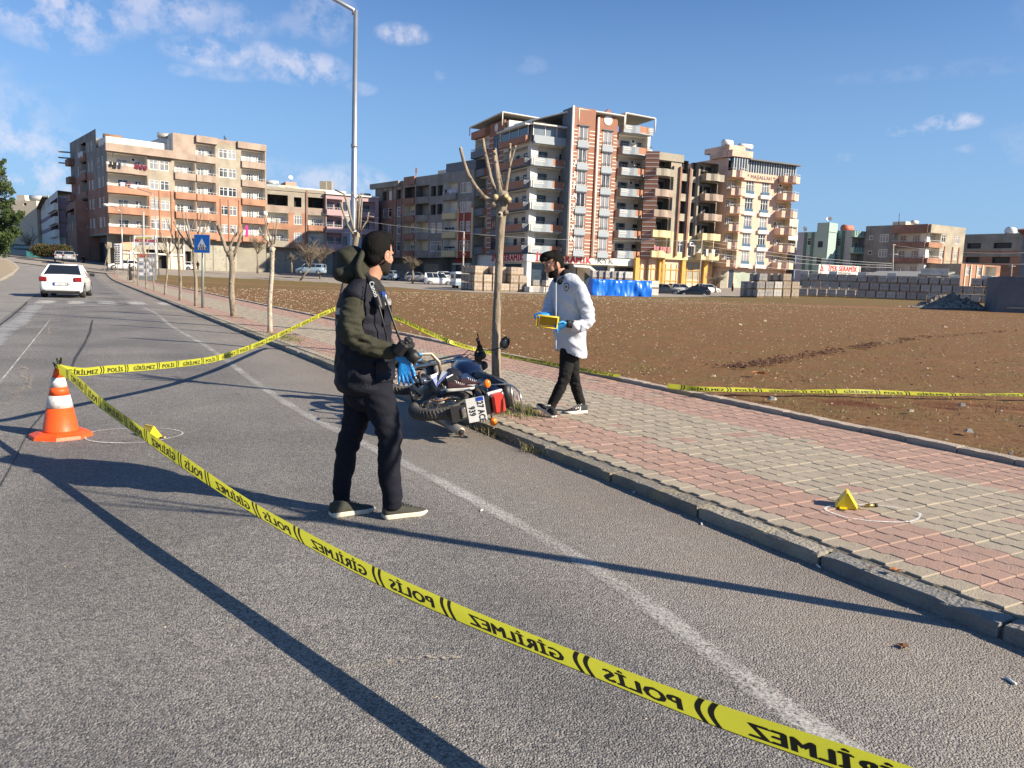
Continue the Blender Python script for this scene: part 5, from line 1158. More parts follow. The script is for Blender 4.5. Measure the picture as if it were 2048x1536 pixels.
fm = Face(M_, 1845, 560, 143, 60); vm = lambda x: fm.u(x, 500); gm = terr(fm.o.x, fm.o.y); zm = [fm.z(1862, y) for y in (556, 525.5, 493.5)]; SM = (zm[2] - zm[0]) / 2
fml = Face(M_, 1845, 560, 143, 143); vml = lambda x: fml.u(x, 500); zr = zm[2] + SM + 1.2
for k in range(3):
 zz = zm[0] + SM * k; pm_ = B_ORANGE
 fm.balcony(.05, vm(1879), zz, SM, pm_, .5, 1.3, .8, side=C_WHITE, back=C_WHITE, win=((.3, 1.2, 1), (.8, .9, 1)), curve=0)
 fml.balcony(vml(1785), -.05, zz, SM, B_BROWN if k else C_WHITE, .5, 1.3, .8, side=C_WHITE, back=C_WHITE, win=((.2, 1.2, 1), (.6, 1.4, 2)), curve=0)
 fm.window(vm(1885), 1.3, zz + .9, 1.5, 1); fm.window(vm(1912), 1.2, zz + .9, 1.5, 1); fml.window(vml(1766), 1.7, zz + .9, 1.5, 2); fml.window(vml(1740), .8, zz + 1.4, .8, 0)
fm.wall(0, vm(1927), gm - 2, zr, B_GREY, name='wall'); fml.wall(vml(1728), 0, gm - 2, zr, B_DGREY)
for xq in (1889, 1905, 1918): fm.box(vm(xq) - .15, vm(xq) + .15, gm, zm[2] + .3, 0, .14, B_ORANGE, 'pilaster')
fm.box(-.4, vm(1880), zr - 1.6, zr - .1, 0, .9, B_GREY, 'parapet'); fml.box(vml(1784), .4, zr - 1.6, zr - .1, 0, .9, B_BROWN, 'parapet')
p1_ = fm.P(vm(1927), 0); p2_ = fml.P(vml(1728), 0); solid(M_, [fm.P(0, 0), p1_, p1_ - fm.n*9, p2_], gm, zr - .1, B_GREY, C_CONC, 'side_wall', [1, 2])
tank(M_, fml.P(vml(1808), zr - .1, -3), 1.5, .35, .5, panel=False); b = MB(); q = fml.P(vml(1776), zr, -3); b.tube([q, q + Vector((0, 0, 2.4))], .06, M_RAILD, 5); b.build('mast', M_); solid(M_, [fml.P(vml(1764), 0, -3), fml.P(vml(1790), 0, -3), fml.P(vml(1790), 0, -6), fml.P(vml(1764), 0, -6)], zr - .2, zr + .9, C_CREAM, M_DARK, 'roof_hatch')
Nn = building('low single storey brick house with a white porch below the grey and brick block', 1960, 575, 140)
fn = Face(Nn, 1922, 575, 138, 66); vn = lambda x: fn.u(x, 545); gn = terr(fn.o.x, fn.o.y); zn = fn.z(1940, 561)
for xq in (1934, 1957): fn.window(vn(xq), 1.5, zn + .9, 1.5, 1)
fn.balcony(vn(1970), vn(1992), zn, 2.9, B_BROWN, .5, 1.5, .6, win=((.4, 1.4, 2),))
fn.wall(vn(1921), vn(2000), gn - 2, fn.z(1940, 528), B_ORANGE); solid(Nn, [fn.P(vn(1921), 0), fn.P(vn(2000), 0), fn.P(vn(2000), 0) - fn.n*8, fn.P(vn(1921), 0) - fn.n*8], gn, fn.z(1940, 528), B_GREY, C_CREAM, 'side_wall', [1, 2, 3])
for xq in (1930, 1941, 1953, 1964): fn.box(vn(xq) - .12, vn(xq) + .12, gn, fn.z(1940, 529), 0, .12, C_CREAM, 'pilaster')
O_ = building('shaded block of brown brick bands and grey blockwork with a round water tank on top', 1985, 560, 165)
fo_ = Face(O_, 2040, 560, 150, 143); vo_ = lambda x: fo_.u(x, 500); go_ = terr(fo_.o.x, fo_.o.y); zo_ = [fo_.z(1960, y) for y in (536, 507, 478)]
for k in range(2):
 for xq, ww in ((1947, 2.6), (2004, 3.2)): fo_.hole(vo_(xq) - ww/2, vo_(xq) + ww/2, fo_.z(1960, (526, 497)[k]), fo_.z(1960, (514, 486)[k]), .6, C_DCON, mat('night_blue', (.02, .03, .05), None, 1, .4))
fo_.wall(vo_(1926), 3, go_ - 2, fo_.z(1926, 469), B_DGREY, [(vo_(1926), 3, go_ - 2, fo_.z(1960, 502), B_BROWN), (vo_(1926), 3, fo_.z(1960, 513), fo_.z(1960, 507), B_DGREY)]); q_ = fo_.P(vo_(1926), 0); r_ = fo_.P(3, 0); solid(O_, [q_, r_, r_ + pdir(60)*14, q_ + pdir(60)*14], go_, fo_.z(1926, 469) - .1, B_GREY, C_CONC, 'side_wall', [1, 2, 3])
tank(O_, fo_.P(vo_(2004), fo_.z(1926, 469) - .1, -3), 1.8, .8, .6, M_WPL, panel=False)
P_ = building('dark slate house corner with a tiled roof cut off by the right edge', 2055, 560, 120)
q0 = K(2036, 560, 120); q1 = q0 + pdir(143 + 180)*-6; q2 = q0 + pdir(60) * 10; gz_ = terr(q0.x, q0.y); zp = EYE + ray(2040, 462).z * 120 / ray(2040, 462).y
solid(P_, [q0, q0 + pdir(123)*12, q0 + pdir(123)*12 + pdir(36)*10, q0 + pdir(36)*10], gz_, zp, C_SLATE, None, 'wall'); ov = [q0 - pdir(123)*.8 - pdir(36)*.8, q0 + pdir(123)*13 - pdir(36)*.8, q0 + pdir(123)*13 + pdir(36)*11, q0 - pdir(123)*.8 + pdir(36)*11]
b = MB(); ap = (ov[0] + ov[2]) / 2; b.add([(p.x, p.y, zp) for p in ov] + [(p.x, p.y, zp + .2) for p in ov] + [(ap.x, ap.y, zp + 2)], [(3,2,1,0),(0,1,5,4),(1,2,6,5),(2,3,7,6),(3,0,4,7),(4,5,8),(5,6,8),(6,7,8),(7,4,8)], mat('roof_tile', (.26, .10, .07), None, 3, .9)); b.build('roof', P_)
Q_ = building('cream windowless block with a solar tank on its roof, behind the evergreen', 45, 500, 190)
def FZ(f, x, y): return f.z(x, y)
fq = Face(Q_, 74, 500, 175, 100); vq_ = lambda x: fq.u(x, 450); gq = terr(fq.o.x, fq.o.y) - 1; zq = fq.z(50, 401)
fq.hole(vq_(49), vq_(55), fq.z(52, 411), fq.z(52, 406), .3, C_CREAM, M_DARK); fq.wall(vq_(20), vq_(75), gq - 3, zq, C_CREAM); q0, q1 = fq.P(vq_(20), 0), fq.P(vq_(75), 0); solid(Q_, [q0, q1, q1 - fq.n*10, q0 - fq.n*10], gq - 3, zq, C_CREAM, None, 'side_wall', [1, 3]); tank(Q_, fq.P(vq_(64), zq, -2), 3.2, .6, 3.3)
solid(Q_, [fq.P(vq_(22), 0, -2), fq.P(vq_(38), 0, -2), fq.P(vq_(38), 0, -6), fq.P(vq_(22), 0, -6)], zq, fq.z(30, 388), C_CREAM, None, 'stair_head'); solid(Q_, [fq.P(vq_(8), 0, 3), fq.P(vq_(26), 0, 3), fq.P(vq_(26), 0, -3), fq.P(vq_(8), 0, -3)], gq - 3, fq.z(15, 493), wallmat('sand_render', (.60, .42, .25), (.55, .40, .25)), None, 'low_annex')
R_ = building('white and lilac banded block with dark balconies, left of the big corner block', 105, 500, 150)
fR = Face(R_, 118, 480, 142, 145); vR = lambda x: fR.u(x, 440); gR = terr(fR.o.x, fR.o.y); zR = [fR.z(100, y) for y in (477, 455, 428)]; zRt = fR.z(100, 393)
C_LIL = wallmat('lilac_render', (.30, .22, .25), (.27, .20, .23))
aR = vR(72); SRR = (zR[2] - zR[0]) / 2
for k in range(3):
 zz = zR[0] + SRR * k; fR.balcony(vR(102), vR(117), zz, SRR, C_WHITE, .6, 1.6, 1.1, side=C_LIL, back=C_LIL, win=(), rail=None)
 if k < 2: fR.box(aR, vR(102), zz + 1.4, zz + SRR - .2, 0, .05, C_LIL, 'lilac_band')
for i, xq in enumerate((80, 85, 90)): fR.window(vR(xq), 2.2, zR[2] + 1.5, 2.6, 1)
fR.window(vR(98), 1.0, zR[2] + 1.5, 2.4, 0)
fR.wall(aR, vR(117.5), gR - 2, zRt, C_WHITE); fR3 = Face(R_, 118, 480, 142, 55); vR3 = lambda x: fR3.u(x, 440); fR3.wall(0, vR3(146), gR - 2, fR.z(118, 388), C_WHITE)
solid(R_, [fR.P(aR, 0), fR.P(vR(117.5), 0), fR3.P(vR3(146), 0), fR.P(aR, 0) + pdir(55)*14], gR, zRt, C_WHITE, C_CONC, 'side_wall', [3]); b = MB(); e0, e1 = fR.P(aR - 1.2, zRt - 2.0, .8), fR.P(vR(96), zRt + .6, .8); b.add([e0, e1, e1 - fR.n*6, e0 - fR.n*6] + [v - Vector((0, 0, .25)) for v in (e0, e1, e1 - fR.n*6, e0 - fR.n*6)], [(0,1,2,3),(7,6,5,4),(0,4,5,1),(1,5,6,2),(2,6,7,3),(3,7,4,0)], C_DCON); b.build('eave', R_)
S_ = building('dark brown low building stub with open upper deck beside the big corner block', 132, 500, 135)
fS = Face(S_, 150, 480, 131, 145); vS = lambda x: fS.u(x, 440); gS = terr(fS.o.x, fS.o.y)
for xq in (133, 139, 144): fS.window(vS(xq), 1.0, fS.z(130, 465), 1.4, 0)
fS.hole(vS(133), vS(149), fS.z(140, 432), fS.z(140, 420), 2, M_DARK, M_DARK); fS.wall(vS(120), vS(152), gS - 2, fS.z(135, 410), B_BROWN, [(vS(120), vS(152), fS.z(140, 449), fS.z(140, 432), C_DCON)], name='wall'); p1_, p2_ = fS.P(vS(120), 0), fS.P(vS(152), 0); solid(S_, [p1_, p2_, p2_ + pdir(55)*8, p1_ + pdir(55)*8], gS, fS.z(135, 410), B_BROWN, None, 'side_wall', [1, 2, 3])
# ================================================================== TREES, POLES, SIGNS
M_BARK = mat('pollard_bark', (.33, .27, .20), (.17, .14, .105), 6, .9, 1.0, 30, c3=(.085, .07, .055), s3=15, f3=.33, stretch=(1, 1, .35))
M_BARKL = mat('pale_bark', (.50, .44, .34), (.33, .28, .21), 9, .9, .6, 35, c3=(.13, .10, .08), s3=16, f3=.25)
M_CUT = mat('cut_wood', (.62, .45, .24), (.45, .30, .15), 30, .8)
M_TWIG = mat('twig_bark', (.25, .20, .15), (.17, .135, .10), 10, .9)
def crook(a, b_, n, amp, rnd, sag=0):
 a, b_ = Vector(a), Vector(b_); out = []
 ph = rnd.random() * 6
 for i in range(n + 1):
  f = i / n; p = a.lerp(b_, f); k = math.sin(math.pi * f)
  out.append(p + Vector((math.sin(f * 5 + ph) * amp * k, math.cos(f * 4 + ph) * amp * k, -sag * k)))
 return out
def pollard(label, base, hk, r, shoots, seed, bark=None, lean=(0, 0), group='pollarded street trees along the pavement', cat='tree', knots=3, trunk_pts=None):
 rnd = random.Random(seed); bark = bark or M_BARK; base = Vector(base); t = empty('pollarded_tree', label, cat, base, group=group)
 top = base + Vector((lean[0], lean[1], hk))
 pts = trunk_pts or crook(base - Vector((0, 0, .05)), top, 10, r * .38, rnd)
 n = len(pts); b = MB(); rad = []
 for i in range(n):
  f = i / (n - 1); q = r * (1.22 if i == 0 else 1.0) * (1 - .22 * f); rad.append(q * (1 + rnd.uniform(-.05, .05)))
 pts2 = list(pts) + [top + Vector((0, 0, r * .9)), top + Vector((0, 0, r * 1.6))]; rad2 = rad[:-1] + [r * 1.05, r * 1.25, r * .7]
 b.tube(pts2, rad2, bark, 12)
 for k in range(knots):
  a = rnd.uniform(0, 6.28); z = hk * rnd.uniform(.55, .98); q = base.lerp(top, z / hk) + Vector((math.cos(a), math.sin(a), 0)) * r * .8
  b.sphere(q, r * .42, bark, 8, 6)
 tr = b.build('trunk', t)
 for k in range(knots + 1):
  a = rnd.uniform(0, 6.28); q = top + Vector((math.cos(a) * r * .9, math.sin(a) * r * .9, rnd.uniform(0, r))); d = Vector((math.cos(a), math.sin(a), .6)).normalized(); b = MB(); b.tube([q - d * r * .3, q + d * r * .35], [r * .45, r * .40], bark, 9); b.tube([q + d * r * .34, q + d * r * .36], [r * .34, r * .33], M_CUT, 9); b.build('cut_stub', t)
 for sh in shoots:
  tip = top + Vector(sh[:3]); rr = sh[3] if len(sh) > 3 else r * .25; bend = sh[4] if len(sh) > 4 else .06
  st = top + Vector((sh[0] * .12, sh[1] * .12, r * .6)); m1 = st.lerp(tip, .4) + Vector((sh[0] * bend * 2.5, sh[1] * bend * 2.5, -abs(bend) * .8)); pp = []
  for i in range(9):
   f = i / 8; pp.append(st * (1-f)**2 + m1 * 2*f*(1-f) + tip * f*f + Vector((rnd.uniform(-1, 1), rnd.uniform(-1, 1), 0)) * rr * .35)
  b = MB(); b.tube(pp, [rr * (1.25 - .65 * i / 8) for i in range(9)], bark, 7); b.tube([pp[-1], pp[-1] + (pp[-1] - pp[-2]).normalized() * .008], [rr * .55, rr * .5], M_CUT, 7)
  for _ in range(rnd.randrange(0, 3)):
   i = rnd.randrange(3, 8); a = rnd.uniform(0, 6.28); b.tube([pp[i], pp[i] + Vector((math.cos(a) * .05, math.sin(a) * .05, .05))], [rr * .35, rr * .2], bark, 5)
  b.build('shoot', t)
 return t
def Kp(x, y, Y): return K(x, y, Y)
Yt = 8.72; base = K(993, 800, Yt); base.z = KH
topk = K(1003, 402, Yt)
tp = [base - Vector((0, 0, .05))] + [K(x, y, Yt) for x, y in ((993, 760), (992, 700), (993, 640), (996, 570), (999, 500), (1001, 450), (1003, 415))] + [topk]
def near_shoot(pix, rr, dy):
 P_ = [K(x, y, Yt + dy * i / (len(pix) - 1)) for i, (x, y) in enumerate(pix)]; return P_, rr
t0 = empty('pollarded_tree', 'nearest bare pollarded tree, with six long cut shoots, leaning over the fallen motorcycle', 'tree', base, group='pollarded street trees along the pavement')
b = MB(); b.tube(tp, [.070, .055, .051, .047, .043, .044, .052, .062, .074], M_BARK, 14); b.tube([topk, topk + Vector((.01, 0, .06)), topk + Vector((.02, 0, .11))], [.074, .086, .05], M_BARK, 12)
for (x, y, r_) in ((987, 408, .04), (1012, 425, .03), (1000, 432, .035)): b.sphere(K(x, y, Yt - .04), r_, M_BARK, 10, 7)
b.build('trunk', t0)
b = MB(); q = K(999.5, 429, Yt - .072); b.tube([q, q + Vector((0, -.02, 0))], [.034, .030], M_BARKL, 12); b.tube([q + Vector((0, -.0195, 0)), q + Vector((0, -.023, 0))], [.017, .016], M_DARK, 10); b.build('knot_hole', t0)
for (x, y) in ((1010, 398), (990, 399), (1016, 404)):
 q = K(x, y, Yt - .05); b = MB(); b.tube([q, q + Vector((.01, -.05, .03))], [.034, .030], M_BARK, 10); b.tube([q + Vector((.01, -.05, .03)), q + Vector((.0105, -.0525, .0315))], [.026, .025], M_CUT, 10); b.build('cut_stub', t0)
for pix, rr, dy in (([(992, 404), (980, 402), (966, 392), (950, 372), (937, 350), (928, 325), (921, 296)], .024, -.15), ([(1000, 398), (990, 385), (980, 350), (973, 318), (969, 300), (966, 279)], .022, .15), ([(1003, 396), (997, 370), (992, 335), (989, 318), (988, 302)], .028, -.1), ([(1004, 394), (1003, 372), (997, 340), (993, 315), (991, 298)], .015, .3),
     ([(1009, 398), (1014, 365), (1018, 340), (1019, 322), (1020, 288)], .019, .1), ([(1018, 335), (1023, 318), (1027, 305), (1031, 292)], .015, .05), ([(993, 398), (991, 388), (989, 372)], .014, .3)):
 P_ = []; base_pix = pix; n = len(pix)
 for i in range((n - 1) * 3 + 1):
  f = i / 3; k = min(n - 2, int(f)); u_ = f - k; P_.append(K(pix[k][0] + (pix[k+1][0] - pix[k][0]) * u_, pix[k][1] + (pix[k+1][1] - pix[k][1]) * u_, Yt + dy * f / (n - 1)))
 b = MB(); b.tube(P_, [rr * (1.15 - .4 * i / (len(P_) - 1)) for i in range(len(P_))], M_BARK, 9); e = P_[-1]; d = (P_[-1] - P_[-2]).normalized(); b.tube([e, e + d * .006], [rr * .72, rr * .7], M_CUT, 9)
 for i in (4, 8, 11):
  if i < len(P_) - 1: b.sphere(P_[i] + Vector((.4 * rr, -.5 * rr, 0)), rr * .6, M_BARK, 7, 5)
 b.build('shoot', t0)
def shoots(seed, n, L, spread, r):
 rnd = random.Random(seed); out = []
 for i in range(n):
  a = 2 * math.pi * i / n + rnd.uniform(-.4, .4); s_ = spread * rnd.uniform(.5, 1.1); out.append((math.cos(a) * s_, math.sin(a) * s_, L * rnd.uniform(.65, 1.1), r * rnd.uniform(.7, 1.2), rnd.uniform(.0, .09)))
 return out
Y2 = 14.6; kx = K(712, 474, Y2); b2 = K(684, 690, Y2); b2.z = KH
t_ = pollard('bare pollarded tree directly behind the man in the navy vest, tape tied to its trunk', b2, kx.z - KH, .058, [], 5, lean=(kx.x - b2.x, kx.y - b2.y), trunk_pts=[b2 - Vector((0,0,.05)), K(683, 640, Y2), K(684, 590, Y2), K(692, 555, Y2), K(706, 520, Y2), kx])
for pix, rr in (([(706, 468), (695, 450), (685, 420), (681, 405)], .022), ([(708, 462), (700, 430), (692, 400), (688, 388), (670, 380)], .020), ([(716, 462), (718, 430), (719, 400), (718, 388)], .022), ([(712, 460), (712, 420), (711, 395)], .016), ([(719, 466), (728, 450), (735, 440), (736, 430), (738, 424)], .016), ([(720, 460), (722, 430), (724, 400), (722, 392), (712, 398), (702, 384)], .016), ([(735, 436), (733, 432), (748, 434)], .012)):
 b = MB(); b.tube([K(x, y, Y2 - .1) for x, y in pix], [rr * (1.1 - .5 * i / len(pix)) for i in range(len(pix))], M_BARK, 7); b.build('shoot', t_)
tree_px = [((540, 665), (544, 502), (540, 490), 'slender pale barked pollarded tree, first beyond the tied tape, thin shoots', .060, M_BARKL, 17.8),
   ((468, 633), (462, 512), (462, 512), 'forked pollarded tree just right of the pedestrian crossing sign, thick bare arms', .10, M_BARK, 23.9),
   ((392, 612), (388, 500), (386, 505), 'slim pollarded tree just left of the pedestrian crossing sign post', .07, M_BARK, 29.5),
   ((361, 601), (357, 500), (357, 500), 'pollarded tree with upswept shoots, third left of the pedestrian crossing sign', .07, M_BARK, 34.3),
   ((330, 590), (336, 510), (330, 525), 'thin leaning pollarded tree between the info panel and the crossing sign', .06, M_BARK, 39.5),
   ((309, 583), (306, 535), (308, 540), 'thin sapling pollard standing before the right edge of the info panel', .045, M_BARK, 44),
   ((293, 578), (291, 515), (288, 520), 'crooked pollard whose arms cross the middle of the info panel', .06, M_BARK, 48.5),
   ((276, 571), (275, 520), (275, 520), 'sapling stake tree before the left edge of the info panel', .05, M_BARK, 55),
   ((268, 566), (268, 500), (268, 505), 'thin bare street tree left of the info panel beside the woman in black', .045, M_BARK, 60),
   ((257, 562), (255, 520), (257, 520), 'thin bare tree in front of the striped pillar and the woman in black', .045, M_BARK, 65),
   ((236, 553), (234, 505), (236, 508), 'right one of the slim bare trees before the black and white checked pillar', .05, M_BARK, 80),
   ((229, 549), (231, 505), (231, 508), 'left one of the slim bare trees before the black and white checked pillar', .05, M_BARK, 86),
   ((214, 543), (216, 500), (215, 500), 'far bare street tree at the kerb bend, upright trunk', .06, M_BARK, 98), ((208, 541), (216, 500), (216, 502), 'far bare street tree at the kerb bend, leaning trunk', .06, M_BARK, 104)]
for i, (bp, kp, _, lab, r_, bk, Y) in enumerate(tree_px):
 bb = GT(bp[0], bp[1], KH); Yd = bb.y; kk = K(kp[0], kp[1], Yd); hk = kk.z - bb.z
 if i == 1:
  t1 = pollard(lab, bb, hk, r_, [], 11, lean=(kk.x - bb.x, 0), bark=bk)
  for pix, rr in (([(460, 512), (452, 500), (446, 480), (441, 465), (437, 450)], .06), ([(466, 512), (472, 500), (477, 485), (480, 475), (484, 465)], .055), ([(462, 505), (460, 492), (466, 480), (471, 468), (465, 458)], .045), ([(477, 480), (484, 470), (487, 458)], .03), ([(441, 470), (436, 460), (432, 448)], .035), ([(441, 466), (445, 455)], .03), ([(470, 472), (478, 462), (476, 456)], .03)):
   b = MB(); b.tube([K(x, y, Yd) for x, y in pix], [rr * (1.1 - .45 * k / len(pix)) for k in range(len(pix))], bk, 8); b.build('arm', t1)
 elif i == 0:
  t1 = pollard(lab, bb, hk, r_, [], 12, lean=(kk.x - bb.x, 0), bark=bk)
  for pix, rr in (([(543, 492), (535, 482), (525, 470), (518, 455)], .022), ([(545, 490), (540, 478), (535, 460), (530, 440), (528, 430)], .018), ([(548, 488), (551, 470), (553, 450), (554, 438)], .017), ([(544, 488), (546, 465), (549, 445)], .012), ([(541, 490), (537, 470), (534, 450)], .012)):
   b = MB(); b.tube([K(x, y, Yd) for x, y in pix], [rr * (1.1 - .45 * k / len(pix)) for k in range(len(pix))], M_BARK, 6); b.build('shoot', t1)
 else:
  L_ = (1.25, 1.1, 1.0, .8, .9, .7, .8, .8, .8, .7, .7, .8)[min(i - 2, 11)]
  pollard(lab, bb, hk, r_, shoots(20 + i, 6 if i < 6 else 5, L_ * 1.25, L_ * .62, r_ * .42), 20 + i, lean=(kk.x - bb.x, 0), bark=bk, knots=2)
pollard('bare pollarded tree just outside the right edge whose shadow crosses the road', W(1.0, 4.2, KH), 2.35, .055, shoots(77, 6, .9, .5, .02), 77)
M_SOIL = mat('tree_pit_soil', (.14, .095, .055), (.10, .07, .045), 6, .95, .8, 40)
for s_, t_1, r_ in ((7.95, 4.12, .36), (12.9, 4.1, .3), (18.3, 3.95, .3), (24.9, 4.2, .3), (31.6, 4.1, .3)):
 b = MB(); c = W(s_, t_1); n = 18; b.add([(c.x, c.y, KH + .004)] + [(c.x + r_ * math.cos(6.283*k/n) * (1 + .1*math.sin(k*3)), c.y + r_ * math.sin(6.283*k/n), KH - .012) for k in range(n)], [(0, k + 1, (k + 1) % n + 1) for k in range(n)], M_SOIL); o = b.build('tree_pit'); o['kind'] = 'structure'
def blades(name, pts, hmin, hmax, mats, w_=.004, label=None, seed=1, lean=.5, z0=0):
 rnd = random.Random(seed); b = MB()
 for p in pts:
  h = rnd.uniform(hmin, hmax); a = rnd.uniform(0, 6.28); l = h * rnd.uniform(.1, lean); d = Vector((math.cos(a), math.sin(a), 0)); sd_ = Vector((-d.y, d.x, 0)) * w_ * rnd.uniform(.6, 1.4)
  q = Vector((p[0], p[1], p[2])); m = mats[rnd.randrange(len(mats))]
  b.add([q - sd_, q + sd_, q + d*l*.4 + Vector((0, 0, h*.6)) + sd_*.7, q + d*l*.4 + Vector((0, 0, h*.6)) - sd_*.7, q + d*l + Vector((0, 0, h))], [(0, 1, 2, 3), (3, 2, 4)], m)
 o = b.build(name); o['kind'] = 'stuff'; o['label'] = label or 'short grass'; o['category'] = 'grass'; return o
M_G1 = mat('grass_green', (.10, .15, .03), (.07, .11, .025), 30, .8); M_G2 = mat('grass_dry', (.42, .34, .16), (.30, .25, .13), 30, .9); M_G3 = mat('grass_olive', (.17, .17, .05), None, 30, .9)
rg = random.Random(4); pts = []
for _ in range(2600):
 s_ = rg.gauss(7.35, .28); t_1 = rg.gauss(4.12, .16)
 if abs(s_ - 7.4) > .75 or abs(t_1 - 4.1) > .36: continue
 p = W(s_, t_1); pts.append((p.x, p.y, KH - .01))
blades('tree_pit_grass', pts, .025, .075, [M_G1, M_G1, M_G3, M_G2], .003, 'tuft of short green grass on the pavement at the walking man\'s shoe', 5)
pts = []
for k in range(700):
 s_ = rg.uniform(-.5, 30); t_1 = T_O - rg.uniform(.0, .05);
 if noise.noise(Vector((s_ * 1.3, 0, 7))) < .08: continue
 p = W(s_, t_1); pts.append((p.x, p.y, KH - .01))
blades('kerb_weeds', pts, .015, .05, [M_G1, M_G3], .003, 'thin weeds growing along the foot of the outer kerb', 6)
pts = []
for k in range(260):
 s_ = rg.gauss(5.72, .09) if k % 2 else rg.gauss(6.5, .3); t_1 = T_K - abs(rg.gauss(0, .05)); p = W(s_, t_1); pts.append((p.x, p.y, 0))
blades('gutter_straw', pts, .02, .09, [M_G2, M_G2, M_G3], .0022, 'dry straw caught against the kerb in front of the motorcycle', 8, 1.6)
pts = []
for k in range(900):
 s_ = rg.gauss(17.2, .7); t_1 = rg.gauss(3.95, .15); p = W(s_, t_1)
 if T_P < t_1 < 4.5: pts.append((p.x, p.y, KH - .005))
blades('tree_pit_grass', pts, .02, .06, [M_G1, M_G3], .004, 'green weeds around the foot of the slender pale tree', 9)
pts = []
for k in range(52000):
 s_ = -3 + 42 * rg.random() ** 1.25; t_1 = T_O + .15 + (rg.random() ** 1.5) * 22; p = W(s_, t_1)
 if p.y < 4 or abs(p.x / p.y) > .74 or noise.noise(Vector((p.x * .6, p.y * .6, 2))) < rg.uniform(-.35, .25): continue
 pts.append((p.x, p.y, zfield(p.x, p.y, s_, t_1) - .004))
blades('field_weeds', pts, .01, .042, [M_G2, M_G3, M_G3, M_G1], .0038, 'sparse short weeds and dry stalks covering the field', 10, 1.2)
M_ST = [mat('field_stone_pale', (.50, .40, .27), (.38, .29, .19), 20, .95), mat('field_stone_brown', (.24, .14, .08), (.18, .10, .06), 20, .95), mat('field_stone_grey', (.38, .35, .31), (.28, .26, .23), 20, .95)]
def stone_geo(b, c, r, m, rnd):
 vs = []
 for (x, y, z) in ((1,0,0),(.3,.95,0),(-.8,.6,0),(-.8,-.6,0),(.3,-.95,0),(.5,.3,.75),(-.3,.55,.8),(-.5,-.3,.7),(.3,-.5,.8)):
  k = r * rnd.uniform(.7, 1.25); vs.append((c[0] + x*k, c[1] + y*k, c[2] + z*k*.8 - r*.15))
 b.add(vs, [(0,1,5),(1,6,5),(1,2,6),(2,7,6),(2,3,7),(3,8,7),(3,4,8),(4,0,8),(0,5,8),(5,6,7,8)], m)
rs = random.Random(12); b = MB()
for k in range(15000):
 s_ = -3 + 70 * rs.random() ** 1.6; t_1 = T_O + .2 + (rs.random() ** 1.3) * 50; p = W(s_, t_1)
 if p.y < 4 or abs(p.x / p.y) > .74 or p.y > edge_y(p.x) - 1: continue
 r = .006 + .016 * rs.random() ** 3 + .0009 * p.y * rs.random(); stone_geo(b, (p.x, p.y, zfield(p.x, p.y, s_, t_1)), r, M_ST[(0, 0, 0, 1, 2)[rs.randrange(5)]], rs)
RUT = [GT(x, y, .14) for x, y in ((1440, 735), (1500, 729), (1544, 723), (1600, 712), (1676, 700), (1730, 692), (1780, 683), (1846, 675), (1937, 669), (2040, 660))]
M_CLOD = mat('rut_clod', (.13, .062, .035), (.085, .042, .026), 9, .95)
for k in range(750):
 i = rs.randrange(9); q = RUT[i].lerp(RUT[i+1], rs.random()) + Vector((rs.gauss(0, .12), rs.gauss(0, .16), 0))
 if noise.noise(Vector((q.x * .9, q.y * .9, 4))) > -.12: stone_geo(b, (q.x, q.y, q.z + .01), rs.uniform(.012, .05), M_CLOD, rs)
for k in range(2500):
 t_1 = T_O + .3 + rs.random() ** 1.3 * 20; s_ = rs.uniform(-3, 30); q = W(s_, t_1)
 if noise.noise(Vector((q.x * .7, q.y * .7, 8))) > .05: stone_geo(b, (q.x, q.y, zfield(q.x, q.y, s_, t_1)), rs.uniform(.012, .035), M_CLOD if k % 2 else M_ST[1], rs)
o = b.build('field_gravel'); o['kind'] = 'stuff'; o['label'] = 'pale pebbles and grit scattered over the brown field'; o['category'] = 'gravel'
big = [(1478, 784, .045, 1), (1545, 800, .055, 2), (1550, 790, .02, 0), (1925, 812, .05, 2), (1427, 753, .04, 0), (1316, 744, .03, 1), (1670, 785, .035, 1), (1620, 760, .03, 0), (1905, 754, .03, 0), (1955, 740, .035, 0), (1822, 823, .045, 0), (1938, 864, .05, 2), (1650, 750, .03, 1), (1855, 737, .03, 0), (1430, 788, .03, 1), (1890, 655, .12, 0), (1530, 643, .1, 0), (1480, 650, .08, 0)]
STL = ['brown clod lying on the flat tape near its left end', 'grey stone just below the flat tape, left of the pale pebble', 'pale pebble touching the grey stone below the flat tape', 'dark grey stone on the field right of the middle, below the tape', 'pale stone on the field left above the left end of the flat tape', 'small brown stone near the outer kerb, leftmost on the field', 'brown stone above the flat tape, right of its left end', 'pale stone above the middle of the flat tape', 'small pale stone on the field far right above the tape', 'pale flat stone nearest the right edge above the tape', 'pale stone below the tape towards the right', 'largest grey stone near the outer kerb at lower right', 'small brown stone in the middle of the field above the tape', 'pale pebble on the right half of the field above the tape', 'small brown stone right at the outer kerb below the tape', 'pale block of rubble far out on the right of the field', 'pale rubble piece beyond the middle of the field', 'pale rubble piece left of centre far out on the field']
for (x, y, r, m_) in big:
 p = GT(x, y, .15); b = MB(); stone_geo(b, (p.x, p.y, p.z + r * .2), r, M_ST[m_], rs); o = b.build('stone'); o['label'] = STL[len([q for q in bpy.data.objects if q.name.startswith('stone')]) - 1]; o['category'] = 'stone'; o['group'] = 'loose stones on the field'
lp = K(704, 560, 19.5); lp.z = .15
LP = empty('street_lamp', 'tall galvanised street lamp with a bent arm, rising behind the man in the navy vest', 'street lamp', lp)
